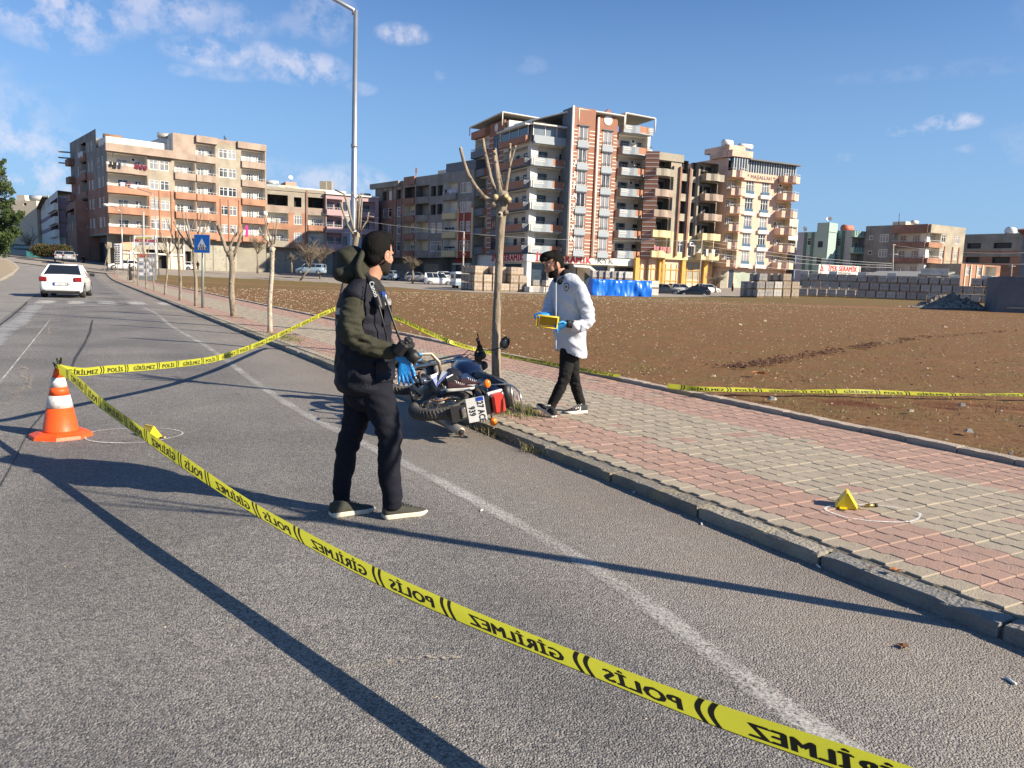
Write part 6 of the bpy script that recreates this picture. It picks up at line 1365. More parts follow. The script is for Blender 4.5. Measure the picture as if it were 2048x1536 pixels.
b = MB(); topz = K(707, 20, 19.5).z; b.tube([lp, Vector((lp.x + .03, lp.y, 2.4)), Vector((lp.x + .05, lp.y, topz))], [.098, .082, .048], M_STEEL, 16)
b.tube([(lp.x + .035, lp.y, 4.6), (lp.x + .035, lp.y, 4.68)], [.082, .080], M_STEEL, 16); b.build('pole', LP)
t3 = K(707, 20, 19.5); t4 = K(668, -2, 19.4); t5 = K(620, -26, 19.3); b = MB(); b.tube([t3 - Vector((0, 0, .1)), t3, t4, t5], [.05, .05, .045, .04], M_STEEL, 12); b.build('arm', LP)
b = MB(); b.tube([t5 + Vector((.1, 0, .05)), t5 + Vector((-.25, 0, .14)), t5 + Vector((-.6, 0, .24))], [.06, .13, .07], M_STEEL, 10); b.build('lamp_head', LP)
sp_b = GT(405, 616, KH); SG_ = empty('pedestrian_crossing_sign', 'blue square pedestrian crossing sign on a grey post by the pavement trees', 'road sign', sp_b)
M_SB = mat('sign_blue', (.005, .14, .55), None, 1, .4, coat=.3); M_SW = mat('sign_white', (.78, .78, .78), None, 1, .4); M_SK = mat('sign_black', (.015, .015, .018), None, 1, .5); M_POST = mat('sign_post_grey', (.26, .29, .27), (.22, .25, .23), 3, .5, metal=.3)
Ys = sp_b.y; b = MB(); b.tube([sp_b, K(406, 472, Ys)], .047, M_POST, 14); b.build('post', SG_)
ctr = K(404.5, 487.5, Ys - .08); hw = 17.5 * Ys / F_PX * 1.02; right = (Vector((1, -.25, 0))).normalized(); rl_ = math.radians(-1.2)
upv = Vector((math.sin(rl_) * -1, 0, 1)).normalized(); nrm = right.cross(upv).normalized();
if nrm.dot(-ctr) < 0: nrm = -nrm
def sq(b, pts2, m, off):
 b.add([ctr + right * x * hw + upv * z * hw + nrm * off for x, z in pts2], [list(range(len(pts2)))], m)
b = MB(); ps = [(-1, -1), (1, -1), (1, 1), (-1, 1)]; b.add([ctr + right*x*hw + upv*z*hw + nrm*o for o in (.0, .02) for x, z in ps], [(0,1,5,4),(1,2,6,5),(2,3,7,6),(3,0,4,7),(0,3,2,1)], M_STEEL); sq(b, ps, M_SW, .021); b.build('panel', SG_)
b = MB(); sq(b, [(x*.965, z*.965) for x, z in ps], M_SB, .024); b.build('blue_face', SG_)
b = MB(); sq(b, [(-.74, -.66), (.74, -.66), (0, .60)], M_SW, .027); b.build('triangle', SG_)
b = MB()
for k, (x0, x1) in enumerate(((-.70, -.52), (-.34, -.20), (-.07, .07), (.20, .34), (.52, .70))):
 xm = (x0 + x1) / 2; sq(b, [(x0, -.64), (x1, -.64), (x1 * .80, -.38), (x0 * .80, -.38)], M_SK, .030)
def fig(cx, s_, fl=1):
 def q(pts, o=.032): sq(b, [(cx + x * s_ * fl, -.36 + z * s_) for x, z in pts], M_SK, o)
 q([(-.06, .62), (0, .68), (.06, .62), (.06, .55), (0, .50), (-.06, .55)]); q([(-.07, .48), (.07, .48), (.09, .22), (-.08, .2)], .033)
 q([(-.08, .22), (0, .22), (-.10, .0), (-.18, -.14), (-.26, -.14), (-.16, .04)], .034); q([(0, .22), (.09, .22), (.14, .04), (.2, -.14), (.12, -.14), (.06, .02)], .035)
 q([(-.07, .47), (-.02, .40), (-.18, .24), (-.22, .28)], .036); q([(.05, .47), (.09, .42), (.24, .30), (.22, .25)], .037)
fig(-.12, .62); fig(.20, .52, -1); b.build('pictogram', SG_)
pb = GT(285, 566, .1); IP = empty('info_panel', 'grey framed outdoor poster panel with a red header among the far street trees', 'poster panel', pb); Yp = pb.y
M_PAN = mat('poster_grey', (.50, .51, .53), (.40, .41, .44), 2.2, .5, c3=(.62, .62, .63), s3=3, f3=.25); M_PRD = mat('poster_red', (.60, .07, .05), None, 2, .5)
def quadbox(b, x0, x1, y0, y1, Y, d, m):
 p = [K(x0, y1, Y), K(x1, y1, Y), K(x1, y0, Y), K(x0, y0, Y)]; b.add(p + [v + Vector((.0, d, 0)) for v in p], [(0,1,2,3),(7,6,5,4),(0,4,5,1),(1,5,6,2),(2,6,7,3),(3,7,4,0)], m)
b = MB(); quadbox(b, 274, 311, 507, 560, Yp, .25, M_STEEL); b.build('frame', IP)
b = MB(); quadbox(b, 276, 308.5, 515, 552, Yp - .04, .02, M_PAN); b.build('poster', IP); b = MB(); quadbox(b, 276, 297, 508.5, 514, Yp - .05, .02, M_PRD); b.build('header', IP); b = MB(); quadbox(b, 277, 307, 552.5, 560, Yp - .03, .02, M_POST); b.build('base_panel', IP)
for r_ in range(5):
 for c_ in range(3):
  b = MB(); quadbox(b, 278 + c_*10.5, 286 + c_*10.5, 518 + r_*7, 522 + r_*7, Yp - .06, .015, M_STEEL if (r_ + c_) % 2 else M_SW); b.build('notice', IP)
Yc = 104
BX = empty('banner_frame', 'white advertising banner on a pipe frame above the info panel', 'banner', K(290, 548, Yc));
b = MB(); quadbox(b, 268, 311.5, 471, 491, Yc, .12, M_SW); b.build('banner', BX)
M_YG = mat('banner_yellow', (.55, .50, .06), None, 2, .6)
def band_text(b_parent, body, x, y, Y, size, m, squash=1): return lettering(body, size, m, b_parent, K(x, y, Y), (1, 0, 0), (0, 0, 1), squash, .02, depth=.01)
band_text(BX, 'MALZEME SATIŞ', 290, 481.5, Yc - .05, .5, M_SRED, .8); b = MB(); rb = random.Random(2)
for k in range(13): x0 = 273 + k*2.5; quadbox(b, x0, x0 + rb.uniform(1.2, 2.2), 473 + k*.05 + rb.uniform(0, .6), 477.5, Yc - .05, .01, M_YG)
for k in range(9): x0 = 279 + k*2.2; quadbox(b, x0, x0 + rb.uniform(.8, 1.8), 486.5, 488.6, Yc - .05, .01, M_SK)
o = b.build('blurred_print', BX); o['kind'] = 'stuff'
for x in (268.5, 311): b = MB(); b.tube([K(x, 471, Yc), K(x, 553, Yc)], .07, M_RAIL, 6); b.build('frame_post', BX)
CP = empty('checked_pillar', 'square pillar painted in black and white checks at the street corner', 'pillar', GT(236, 527, 0)); Yq = 108
b = MB(); quadbox(b, 229, 241, 487, 530, Yq, .7, M_SW); b.build('shaft', CP); b = MB()
for r_ in range(9):
 for c_ in range(2): x0 = 230 + c_*5.6 + (r_ % 2) * .6; y0 = 490 + r_*4.5; quadbox(b, x0, x0 + 3.6, y0, y0 + 2, Yq - .03, .01, M_SK)
ck = b.build('check_pattern', CP); ck['kind'] = 'stuff'
def pole(label, xb, yb, Y, ytop, xtop, r0, r1, m, cat='pole', name='utility_pole', group=None):
 p0 = K(xb, yb, Y); p1 = K(xtop, ytop, Y); e = empty(name, label, cat, p0, group=group); b = MB(); b.tube([p0 - Vector((0, 0, .5)), p1], [r0, r1], m, 8); b.build('shaft', e); return e, p1
M_CPOLE = mat('concrete_pole', (.42, .39, .34), (.34, .32, .28), 3, .9)
e, p1 = pole('thick concrete utility pole rising behind the white banner', 287, 520, 100, 424, 287, .16, .11, M_CPOLE)
e, p1 = pole('thin street lamp with a white head standing before the corner block balconies', 246, 535, 96, 425, 242.5, .07, .05, M_STEEL, 'street lamp', 'street_lamp'); b = MB(); q = K(213, 411, 96); b.tube([p1, K(230, 414, 96), q], [.05, .045, .04], M_STEEL, 6); b.build('arm', e); b = MB(); b.tube([K(217, 411, 96), K(211, 409.5, 96), K(206, 408.5, 96)], [.10, .17, .08], M_WPL, 8); b.build('lamp_head', e)
e, p1 = pole('thin street lamp with its long arm reaching left over the laundry balconies', 319, 560, 98, 396, 309, .075, .05, M_STEEL, 'street lamp', 'street_lamp'); b = MB(); b.tube([p1, K(303, 386, 98), K(273, 377, 98)], [.05, .045, .04], M_STEEL, 6); b.build('arm', e); b = MB(); b.tube([K(273, 377, 98), K(262, 374.5, 98), K(256, 374, 98)], [.07, .15, .07], M_WPL, 8); b.build('lamp_head', e)
e, p1 = pole('grey utility pole in front of the shaded yellow and red building', 925, 572, 108, 463, 928, .13, .09, M_CPOLE)
for yy in (478, 490, 508): b = MB(); b.box(K(928, yy, 107.8), (.5, .12, .12), M_RUST); b.build('insulator', e)
e, p1 = pole('slim utility pole with wires in front of the yellow shutters', 1398, 577, 106, 479, 1404, .10, .07, M_CPOLE)
e, p1 = pole('slim lamp post in front of the salmon block shop windows', 1507, 590, 105, 496, 1514, .07, .05, M_STEEL, 'lamp post', 'lamp_post')
e, p1 = pole('utility pole with a double cross arm above the dark pallet wall', 1785, 560, 118, 488, 1787, .12, .09, M_CPOLE)
for yy, wd in ((508.5, 9), (489.5, 4)): b = MB(); b.tube([K(1787 - wd, yy, 118), K(1787 + wd, yy + .3, 118)], .06, M_CPOLE, 5); b.build('cross_arm', e)
e, p1 = pole('short pole standing in front of the grey block with orange balconies', 1799, 560, 120, 537, 1800.5, .1, .08, M_RUST)
e, p1 = pole('short utility pole with a cross arm near the low brick house', 2022, 560, 112, 529, 2024, .09, .07, M_CPOLE); b = MB(); b.tube([K(2017, 532, 112), K(2031, 532.5, 112)], .04, M_CPOLE, 5); b.build('cross_arm', e)
e, p1 = pole('thin lamp post with an arm before the cream block', 66, 500, 140, 456, 65, .07, .05, M_STEEL, 'street lamp', 'street_lamp'); b = MB(); b.tube([p1, K(58, 449, 140), K(50, 446, 140)], .045, M_STEEL, 5); b.build('arm', e)
def wire(a, c, sag=.6, n=12, r=.014):
 pts = []
 for i in range(n + 1): f = i / n; p = a.lerp(c, f); p.z -= sag * 4 * f * (1 - f); pts.append(p)
 return pts
WR = empty('overhead_wires', 'thin overhead wires strung in front of the mint block towards the cross arm pole', 'wires', K(1400, 480, 106))
for (x0, y0, Y0, x1, y1, Y1) in ((1404, 481, 106, 1785, 527, 118), (1404, 490, 106, 1785, 531, 118), (1404, 503, 106, 1785, 535, 118), (1404, 520, 106, 1785, 545, 118), (1787, 508, 118, 2060, 528, 112), (1787, 490, 118, 2060, 505, 112), (928, 466, 108, 1404, 480, 106), (600, 418, 118, 928, 463, 108)):
 b = MB(); b.tube(wire(K(x0, y0, Y0), K(x1, y1, Y1), .5), .016, M_RAIL, 4); b.build('wire', WR)
def bare_tree(label, px_base, py_base, Y, hw_px, h_px, trunk_px, seed, n=70, lean=0, off=0):
 rnd = random.Random(seed); k = Y / F_PX; base = K(px_base, py_base, Y); e = empty('bare_tree', label, 'tree', base); b = MB(); fork = base + Vector((lean * k, 0, trunk_px * k)); b.tube([base - Vector((0, 0, .3)), base.lerp(fork, .5) + Vector((.05, 0, 0)), fork], [.16, .13, .11], M_TWIG, 8); b.build('trunk', e)
 b = MB(); H_k = (h_px - trunk_px) * k; W_k = hw_px * k
 for i in range(9):
  a = rnd.uniform(0, 6.28); rr = W_k * rnd.uniform(.3, .8); tip = fork + Vector((math.cos(a) * rr, math.sin(a) * rr * .7, H_k * rnd.uniform(.3, .85))); mid = fork.lerp(tip, .5) + Vector((0, 0, H_k * .12)); b.tube([fork, mid, tip], [.06, .04, .02], M_TWIG, 5)
  for j in range(n // 9):
   f = rnd.uniform(.25, 1); s0 = fork.lerp(mid, f * 2) if f < .5 else mid.lerp(tip, f * 2 - 1); a2 = rnd.uniform(0, 6.28); L_ = W_k * rnd.uniform(.2, .5)
   t2 = s0 + Vector((math.cos(a2) * L_ * .8, math.sin(a2) * L_ * .6, L_ * rnd.uniform(.0, .9))); b.tube([s0, s0.lerp(t2, .5) + Vector((0, 0, L_ * .1)), t2], [.022, .016, .008], M_TWIG, 3, cap=False)
   for q in range(2): a3 = rnd.uniform(0, 6.28); s1 = s0.lerp(t2, rnd.uniform(.3, .9)); b.tube([s1, s1 + Vector((math.cos(a3) * L_ * .35, math.sin(a3) * L_ * .3, L_ * .3))], [.012, .006], M_TWIG, 3, cap=False)
 b.build('crown', e); return e
bare_tree('fine twigged bare tree in front of the pale blue gate', 515, 543, 118, 26, 72, 34, 1, 200)
bare_tree('small spiky bare tree in front of the half finished brick block', 583, 541, 122, 14, 36, 16, 2, 120)
bare_tree('leaning wide bare tree beside the grey van, left of the hooded man', 599, 559, 108, 42, 90, 22, 3, 240, lean=20)
bare_tree('second wide bare tree crowding the pink block, just left of the man\'s hood', 640, 556, 116, 38, 70, 28, 4, 220)
bare_tree('low spreading bare tree with a pale trunk left of the white vans', 825, 565, 110, 28, 54, 24, 5, 260)
bare_tree('bare spreading shrub tree left of the parked dark cars', 1430, 586, 108, 32, 36, 14, 6, 160)
bare_tree('pale bare tree behind the far parked van at the road bend', 60, 512, 128, 26, 44, 14, 7, 160)
M_LEAF = [mat('pine_needles', (.050, .085, .022), (.035, .065, .018), 6, .9), mat('pine_needles_pale', (.095, .125, .032), (.07, .10, .028), 6, .9), mat('pine_needles_dark', (.02, .038, .014), None, 6, .9)]  # three needle greens, picked at random for each leaf
def foliage(b, c, r, n, rnd, mats, size, sc=(1, 1, 1)):
 for i in range(n):
  d = Vector((rnd.gauss(0, 1), rnd.gauss(0, 1), rnd.gauss(0, 1))).normalized() * (rnd.random() ** .45); p = c + Vector((d.x * r * sc[0], d.y * r * sc[1], d.z * r * sc[2])); s_ = size * rnd.uniform(.5, 1.4)
  a = Vector((rnd.gauss(0, 1), rnd.gauss(0, 1), rnd.gauss(0, 1))).normalized(); c2_ = a.orthogonal().normalized(); q = a.cross(c2_); m = mats[rnd.randrange(len(mats))]
  b.add([p - a*s_*.5 - c2_*s_*.25, p + a*s_*.1 - q*s_*.3, p + a*s_*.8, p + a*s_*.1 + c2_*s_*.3], [(0, 1, 2, 3)], m)
rf = random.Random(21); ev = K(-22, 520, 52); E1 = empty('evergreen_tree', 'dense dark evergreen tree at the left edge beside the road', 'tree', ev)
b = MB(); b.tube([ev - Vector((0, 0, 1)), ev + Vector((.1, 0, 7))], [.28, .08], M_TWIG, 8); b.build('trunk', E1)
b = MB(); blobs = [(-30, 330, 22), (-5, 345, 14), (5, 375, 16), (-20, 380, 26), (-40, 400, 30), (8, 410, 15), (18, 400, 8), (28, 388, 5), (15, 432, 18), (30, 440, 11), (34, 425, 7), (44, 430, 5), (0, 450, 28), (-30, 450, 34), (28, 468, 12), (12, 475, 20), (-15, 490, 26), (-45, 490, 30), (0, 500, 18), (2, 330, 6), (10, 326, 4), (40, 446, 5), (36, 462, 8)]
for (x, y, r) in blobs:
 for k in range(3): foliage(b, K(x + rf.uniform(-6, 6), y + rf.uniform(-6, 6), 52 + rf.uniform(-1, 1)), r * 52 / F_PX * rf.uniform(.5, .95), int(190 * (r / 16) ** 1.6) + 30, rf, M_LEAF, .16)
for (x, y, x1, y1) in ((0, 400, 28, 388), (0, 440, 44, 430), (10, 470, 40, 462), (0, 350, 14, 326)): b.tube([K(x, y, 52), K(x1, y1, 52)], [.05, .015], M_TWIG, 4)
b.build('crown', E1)
rh = random.Random(31); hb = K(100, 512, 118); HD = empty('hedge', 'brown and green clipped hedge below the lilac banded block', 'hedge', hb); b = MB()
for k in range(26): x = 72 + 62 * k / 25; foliage(b, K(x, 501 - 2 * math.sin(k), 118), .95, 260, rh, [mat('hedge_brown', (.14, .075, .03), None, 3, .9), mat('hedge_olive', (.075, .08, .025), None, 3, .9), M_LEAF[2]], .28)
b.build('foliage', HD)
# ================================================================== VEHICLES
M_TYRE = mat('tyre_rubber', (.025, .025, .026), (.045, .043, .04), 20, .85); M_RIM = mat('wheel_rim', (.55, .56, .57), None, 3, .35, metal=.6); M_GLS = mat('car_glass', (.015, .02, .028), None, 1, .05, spec=.8); M_TAIL = mat('tail_light_red', (.26, .008, .012), (.16, .006, .008), 12, .2, coat=.6); M_LAMP = mat('head_lamp', (.65, .66, .66), None, 4, .15, coat=.5); M_BLK = mat('black_plastic', (.018, .018, .019), None, 6, .5); M_PLATE = mat('plate_white', (.74, .74, .72), None, 3, .4); M_EU = mat('plate_blue', (.02, .07, .42), None, 3, .4)
def paint(n, c): return mat('paint_' + n, c, tuple(v * .95 for v in c), 2, .32, coat=.7)
CP_ = {k: paint(k, v) for k, v in dict(white=(.78, .78, .77), silver=(.30, .31, .32), grey=(.12, .125, .13), black=(.012, .014, .018), blue=(.25, .34, .42), navy=(.02, .04, .07)).items()}  # silver is darkened to stand in for shade on the far-left parked pair
def car(label, p, az, L_=4.4, Wd=1.75, H_=1.46, kind='sedan', color='white', scale=1.0, cat='car', plate=None, name='parked_car', group='parked cars and vans along the far street'):
 e = empty(name, label, cat, p, -RAD(az), group=group); m = CP_[color]; w_ = Wd / 2
 if kind == 'sedan': top = [(-.5, .60, .76), (-.494, .86, .85), (-.475, .98, .91), (-.30, 1.02, .97), (0, .95, 1), (.22, .93, .99), (.38, .84, .95), (.47, .68, .86), (.5, .5, .70)]; gh = (-.36, -.21, .06, .22)
 elif kind == 'hatch': top = [(-.5, .60, .86), (-.49, .98, .92), (-.40, 1.02, .96), (-.1, .98, 1), (.22, .93, .99), (.38, .84, .95), (.47, .66, .85), (.5, .5, .70)]; gh = (-.485, -.36, .06, .24)
 else: top = [(-.5, .60, .93), (-.495, 1.1, .96), (-.3, 1.12, .99), (0, 1.08, 1), (.28, 1.02, .98), (.40, .92, .94), (.48, .72, .86), (.5, .5, .72)]; gh = (-.49, -.46, .16, .31)
 b = MB(); rings = []
 for (f, zt_, wf) in top:
  w2 = w_ * wf; zb = .2 if abs(f) < .49 else .3; y = f * L_
  half = [(0, zb), (w2 * .85, zb), (w2 * .98, zb + .1), (w2, (zb + zt_) * .5), (w2 * .985, zt_ - .16), (w2 * .93, zt_ - .03), (w2 * .7, zt_), (0, zt_ + .012)]
  rings.append([Vector((x, y, z)) for x, z in half] + [Vector((-x, y, z)) for x, z in half[-2:0:-1]])
 b.loft(rings[::-1], m, True); b.build('body', e).parent = e
 r0, r1, f1, f0 = [q * L_ for q in gh]; zb = .93 if kind != 'van' else 1.05; zr = H_ - .05; wb, wr = w_ * .93, w_ * .67 if kind != 'van' else w_ * .84
 B_ = [(-wb, r0), (wb, r0), (wb, f0), (-wb, f0)]; R_ = [(-wr, r1), (wr, r1), (wr, f1), (-wr, f1)]
 lo = [Vector((x, y, zb)) for x, y in B_]; hi = [Vector((x, y, zr)) for x, y in R_]
 b = MB(); b.add(lo + hi, [(0, 1, 5, 4), (1, 2, 6, 5), (2, 3, 7, 6), (3, 0, 4, 7)], M_GLS); b.build('window_glass', e)
 b = MB(); n = 8; roof = []
 for k, (zz, sc) in enumerate(((zr - .03, 1.0), (zr + .02, .98), (zr + .05, .80))): roof.append([Vector((x * sc * (1.04 if k < 2 else 1), (y - (r1 + f1)/2) * sc * 1.03 + (r1 + f1)/2, zz)) for x, y in R_])
 b.loft(roof, m, True)
 for k in range(4): b.tube([lo[k] + Vector((0, 0, -.04)), hi[k]], .05 if k in (0, 1) else .035, m, 6)
 for sgn in (-1, 1):
  for t_ in ((.42, .5, .04) if kind != 'van' else (.3, .38, .62)):
   pass
  for f in ((.47,) if kind == 'sedan' else (.38, .62) if kind == 'van' else (.5,)):
   yb = r0 + (f0 - r0) * f; yr = r1 + (f1 - r1) * f; b.tube([Vector((sgn * (wb + .004), yb, zb)), Vector((sgn * (wr + .01), yr, zr))], .03, m, 5)
  b.tube([Vector((sgn * wb, r0, zb)), Vector((sgn * wb, f0, zb))], .035, m, 5)
 if kind == 'sedan' or kind == 'van':
  for sgn in (-1, 1): q = [Vector((sgn * (wb + .006), r0, zb)), Vector((sgn * (wb + .006), r0 + .42, zb)), Vector((sgn * (wr + .012), r1 + .12, zr)), Vector((sgn * (wr + .012), r1, zr))]; b.add(q, [(0, 1, 2, 3)], m)
 b.build('roof', e)
 for sx_ in (-1, 1):
  for fy in (-.30, .31):
   b = MB(); c = Vector((sx_ * (w_ - .13), fy * L_, .315)); b.tube([c - Vector((sx_*.11, 0, 0)), c - Vector((sx_*.09, 0, 0)), c + Vector((sx_*.10, 0, 0)), c + Vector((sx_*.12, 0, 0))], [.29, .315, .315, .29], M_TYRE, 20); wo = b.build('wheel', e)
   b = MB(); b.tube([c + Vector((sx_*.118, 0, 0)), c + Vector((sx_*.128, 0, 0))], [.205, .19], M_RIM, 16)
   for k in range(5): a = k * 1.2566; b.box((c.x + sx_*.13, c.y + math.cos(a)*.1, c.z + math.sin(a)*.1), (.012, .03, .17), M_BLK, mtx=None)
   r_ = b.build('rim', wo)
   b = MB(); cc = [c + Vector((sx_*(.105 if 0 else .121), math.cos(t)*.37, math.sin(t)*.37)) for t in [math.pi*k/12 for k in range(13)]]; c2 = [c + Vector((sx_*.121, math.cos(t)*.325, math.sin(t)*.325)) for t in [math.pi*k/12 for k in range(13)]]
   b.add(cc + c2, [(k, k+1, 14+k, 13+k) for k in range(12)], M_BLK); b.build('wheel_arch', e)
  b = MB(); b.box((sx_ * (w_ + .10), L_ * .17, 1.0), (.2, .12, .14), M_BLK if color == 'white' and kind == 'sedan' else m, bevel=.03); b.build('mirror', e)
  b = MB(); zl = .80 if kind != 'van' else .9
  b.box((sx_ * w_ * .76, -L_ * .494, zl), (w_ * .36, .09, .20), M_TAIL, bevel=.03, rz=sx_ * .25); b.build('tail_light', e)
  b = MB(); b.box((sx_ * w_ * .66, L_ * .474, .66), (w_ * .42, .12, .14), M_LAMP, bevel=.03, rz=-sx_ * .35); b.build('headlight', e)
 b = MB(); b.box((0, -L_ * .5 - .004, .60), (.56, .02, .15), M_BLK); b.box((0, -L_ * .5 - .016, .60), (.52, .01, .115), M_PLATE); b.box((-.235, -L_ * .5 - .023, .60), (.045, .01, .112), M_EU); b.build('licence_plate', e)
 b = MB(); b.box((0, -L_ * .485, .25), (Wd * .84, .16, .14), M_BLK, bevel=.03); b.box((0, L_ * .475, .30), (Wd * .8, .14, .16), M_BLK, bevel=.03); b.box((0, L_*.49, .52), (Wd*.35, .06, .09), M_BLK, bevel=.02); b.build('bumper_trim', e)
 for o in list(e.children): o.matrix_parent_inverse = Matrix()
 e.scale = (scale,) * 3
 return e
pc = GT(131, 596); sc_ = 1.06
wc = car('white saloon car driving away over the zebra crossing, dark rear window', pc + Vector((-1.05, 2.0, 0)), -23.5, 4.43, 1.72, 1.47, 'sedan', 'white', sc_, name='driving_car', group='moving traffic')
lt = text_mesh('27  LC  200', .13, M_SK, .001); lo = bpy.data.objects.new('plate_text', lt); col.objects.link(lo); lo.parent = wc; lo.matrix_basis = Matrix.Translation((.02, -4.43*.5 - .026, .60)) @ Matrix.Rotation(RAD(90), 4, 'X')
b = MB();
for dz in (0, .045): b.add([(-.075, -2.222, .86 + dz), (0, -2.222, .915 + dz), (.075, -2.222, .86 + dz), (.075, -2.222, .838 + dz), (0, -2.222, .893 + dz), (-.075, -2.222, .838 + dz)], [(0, 5, 4, 1), (1, 4, 3, 2)], M_RIM)
q = b.build('chevron_emblem'); q.parent = wc; b = MB(); b.tube([(0, -.9, 1.47), (0, -1.05, 1.62)], .012, M_BLK, 5); q = b.build('aerial'); q.parent = wc
def far(label, x, y, Y, az, **k):
 p = K(x, y, Y); return car(label, p, az, **k)
far('white hatchback parked side on in front of the corner block shops', 367, 541, 128, -88, L_=3.9, kind='hatch', color='white')
far('white car half hidden behind the woman in black and the checked pillar', 247, 540, 112, -120, L_=4.2, kind='hatch', color='white')
far('silver saloon seen from behind, right one of two parked in the corner block shade', 139, 523, 112, -28, color='silver'); far('silver hatchback, left one of two parked in the corner block shade', 122, 522, 116, -30, kind='hatch', color='silver', L_=4.0)
far('pale blue pickup like car parked under the leaning bare tree', 622, 549, 116, -88, kind='van', color='blue', L_=4.3, H_=1.6); far('light blue car glimpsed beyond the hooded man\'s chin', 775, 560, 120, -60, color='blue', kind='hatch', L_=3.9)
far('grey estate car parked left of the white van with a dark rear', 838, 563.5, 118, 100, kind='hatch', color='silver', L_=4.2); far('white small van parked side on beside the shaded shops', 877, 571, 110, 82, kind='van', color='white', L_=4.1, H_=1.78, Wd=1.7, cat='van'); far('white car tucked between the white van and the truck cab', 896, 563, 116, 95, kind='hatch', color='white', L_=3.8)
far('dark grey saloon parked just right of the blue tarpaulin', 1331, 590, 104, 112, color='grey', L_=4.5); far('silver hatchback parked behind the black one, between dark cars', 1361, 588.5, 109, 75, kind='hatch', color='silver', L_=4.1); far('black hatchback parked side on in front of the yellow shutters', 1387, 594.5, 101, -78, kind='hatch', color='black', L_=4.2, H_=1.5); far('white car half hidden behind the black hatchback', 1414, 588.5, 110, 60, kind='hatch', color='white', L_=4.0)
tr = K(919, 578, 96); TK = empty('parked_truck', 'white and blue flat nosed truck cab parked beside the pallet stacks', 'truck', tr, 0); b = MB(); M3 = Matrix.Translation(tr) @ Matrix.Rotation(RAD(28), 4, 'Z')
b.box((0, 0, 1.35), (1.9, 1.7, 1.5), CP_['white'], mtx=M3, bevel=.12); b.box((0, 0, .65), (1.95, 1.75, .5), CP_['blue'], mtx=M3, bevel=.05); b.build('cab', TK); b = MB(); b.box((-.15, -.83, 1.55), (1.5, .06, .6), M_GLS, mtx=M3); b.box((-.97, 0, 1.55), (.04, .9, .55), M_GLS, mtx=M3); b.build('windscreen', TK); b = MB(); b.box((1.4, 2.2, .9), (1.9, 3.5, .3), M_RUST, mtx=M3); b.build('load_bed', TK)
for x, y in ((-.8, -.2), (.8, -.2), (.9, 3.0)): b = MB(); c = M3 @ Vector((x, y, .38)); d = M3.to_3x3() @ Vector((.14, 0, 0)); b.tube([c - d, c + d], .38, M_TYRE, 16); b.build('wheel', TK)
pv = K(52, 516, 122); DV = empty('market_van', 'dark blue covered pickup parked at the road bend on the far left', 'van', pv); b = MB(); b.box(pv + Vector((-.6, 0, .75)), (2.6, 1.8, .9), CP_['navy'], bevel=.1); b.build('body', DV); b = MB(); b.box(pv + Vector((.3, 0, 1.55)), (3.4, 1.9, .5), mat('van_tarp', (.015, .05, .09), None, 2, .6), bevel=.15); b.build('canopy', DV); b = MB(); b.box(pv + Vector((1.3, -.2, .6)), (1.4, 1.4, .9), mat('teal_crate', (.06, .25, .25), None, 2, .6), bevel=.05); b.build('crate', DV)
# ================================================================== PALLETS, TARPAULIN, YARD
M_BOX = [mat('tile_box_tan', (.42, .34, .26), (.33, .27, .21), 2.5, .8, c3=(.55, .46, .36), s3=5, f3=.2, rvar=.15), mat('tile_box_grey', (.40, .37, .34), (.30, .28, .26), 2.5, .75, c3=(.42, .39, .35), s3=4, f3=.2, rvar=.2), mat('tile_box_white', (.62, .60, .55), (.50, .48, .44), 2.5, .7, rvar=.1)]
M_WOOD = mat('pallet_wood', (.40, .29, .17), (.28, .20, .12), 6, .9, rvar=.15)
def load_mesh(m, seed):
 rnd = random.Random(seed); b = MB(); nx, nz = 3, 2
 for i in range(nx):
  for j in range(nx):
   for k in range(nz): b.box(((i - 1) * .325 + rnd.uniform(-.008, .008), (j - 1) * .325 + rnd.uniform(-.008, .008), .14 + .40 * k + .195), (.318, .318, .388), m, bevel=.012)
 return b.mesh('load')
LM = [[load_mesh(m, s_) for s_ in (1, 2)] for m in M_BOX]; b = MB()
for y in (-.42, 0, .42): b.box((0, y, .05), (1.0, .09, .09), M_WOOD)
for x in (-.45, -.22, 0, .22, .45): b.box((x, 0, .115), (.12, 1.0, .03), M_WOOD)
PB = b.mesh('pallet_base')
def pallet(label, p, az, m=0, sc=1.0, group='palletised tile boxes'):
 e = empty('pallet_load', label, 'pallet', p, RAD(90 - az), group=group); e.scale = (sc,) * 3
 for nme, me in (('load', LM[m][random.randrange(2)]), ('pallet_base', PB)): o = bpy.data.objects.new(nme, me); col.objects.link(o); o.parent = e
 return e
NW = ['first', 'second', 'third', 'fourth', 'fifth', 'sixth', 'seventh', 'eighth', 'ninth', 'tenth', 'eleventh', 'twelfth', 'thirteenth', 'fourteenth', 'fifteenth', 'sixteenth', 'seventeenth', 'eighteenth', 'nineteenth', 'twentieth', 'twenty-first', 'twenty-second', 'twenty-third']
TI = ['bottom', 'middle', 'top']; o0 = K(948, 584, 88); dA = pdir(66); dB = pdir(-26)
for j in range(4):
 for i in range(6):
  hmax = (3, 2, 3, 1, 3, 2)[i] if j == 0 else (3, 3, 3, 3, 2, 3)[i]
  if j in (2, 3) and i not in (0, 5): continue
  for k in range(hmax):
   p = o0 + dA * (.55 + 1.12 * i) + dB * (.5 + 1.08 * j); p.z = terr(p.x, p.y) + .13 + k * .96
   pallet(f'tan tile pallet, {TI[k]} layer, {NW[i]} from left, {NW[j]} row deep in the left cluster', p, 66 + random.uniform(-4, 4), 0)
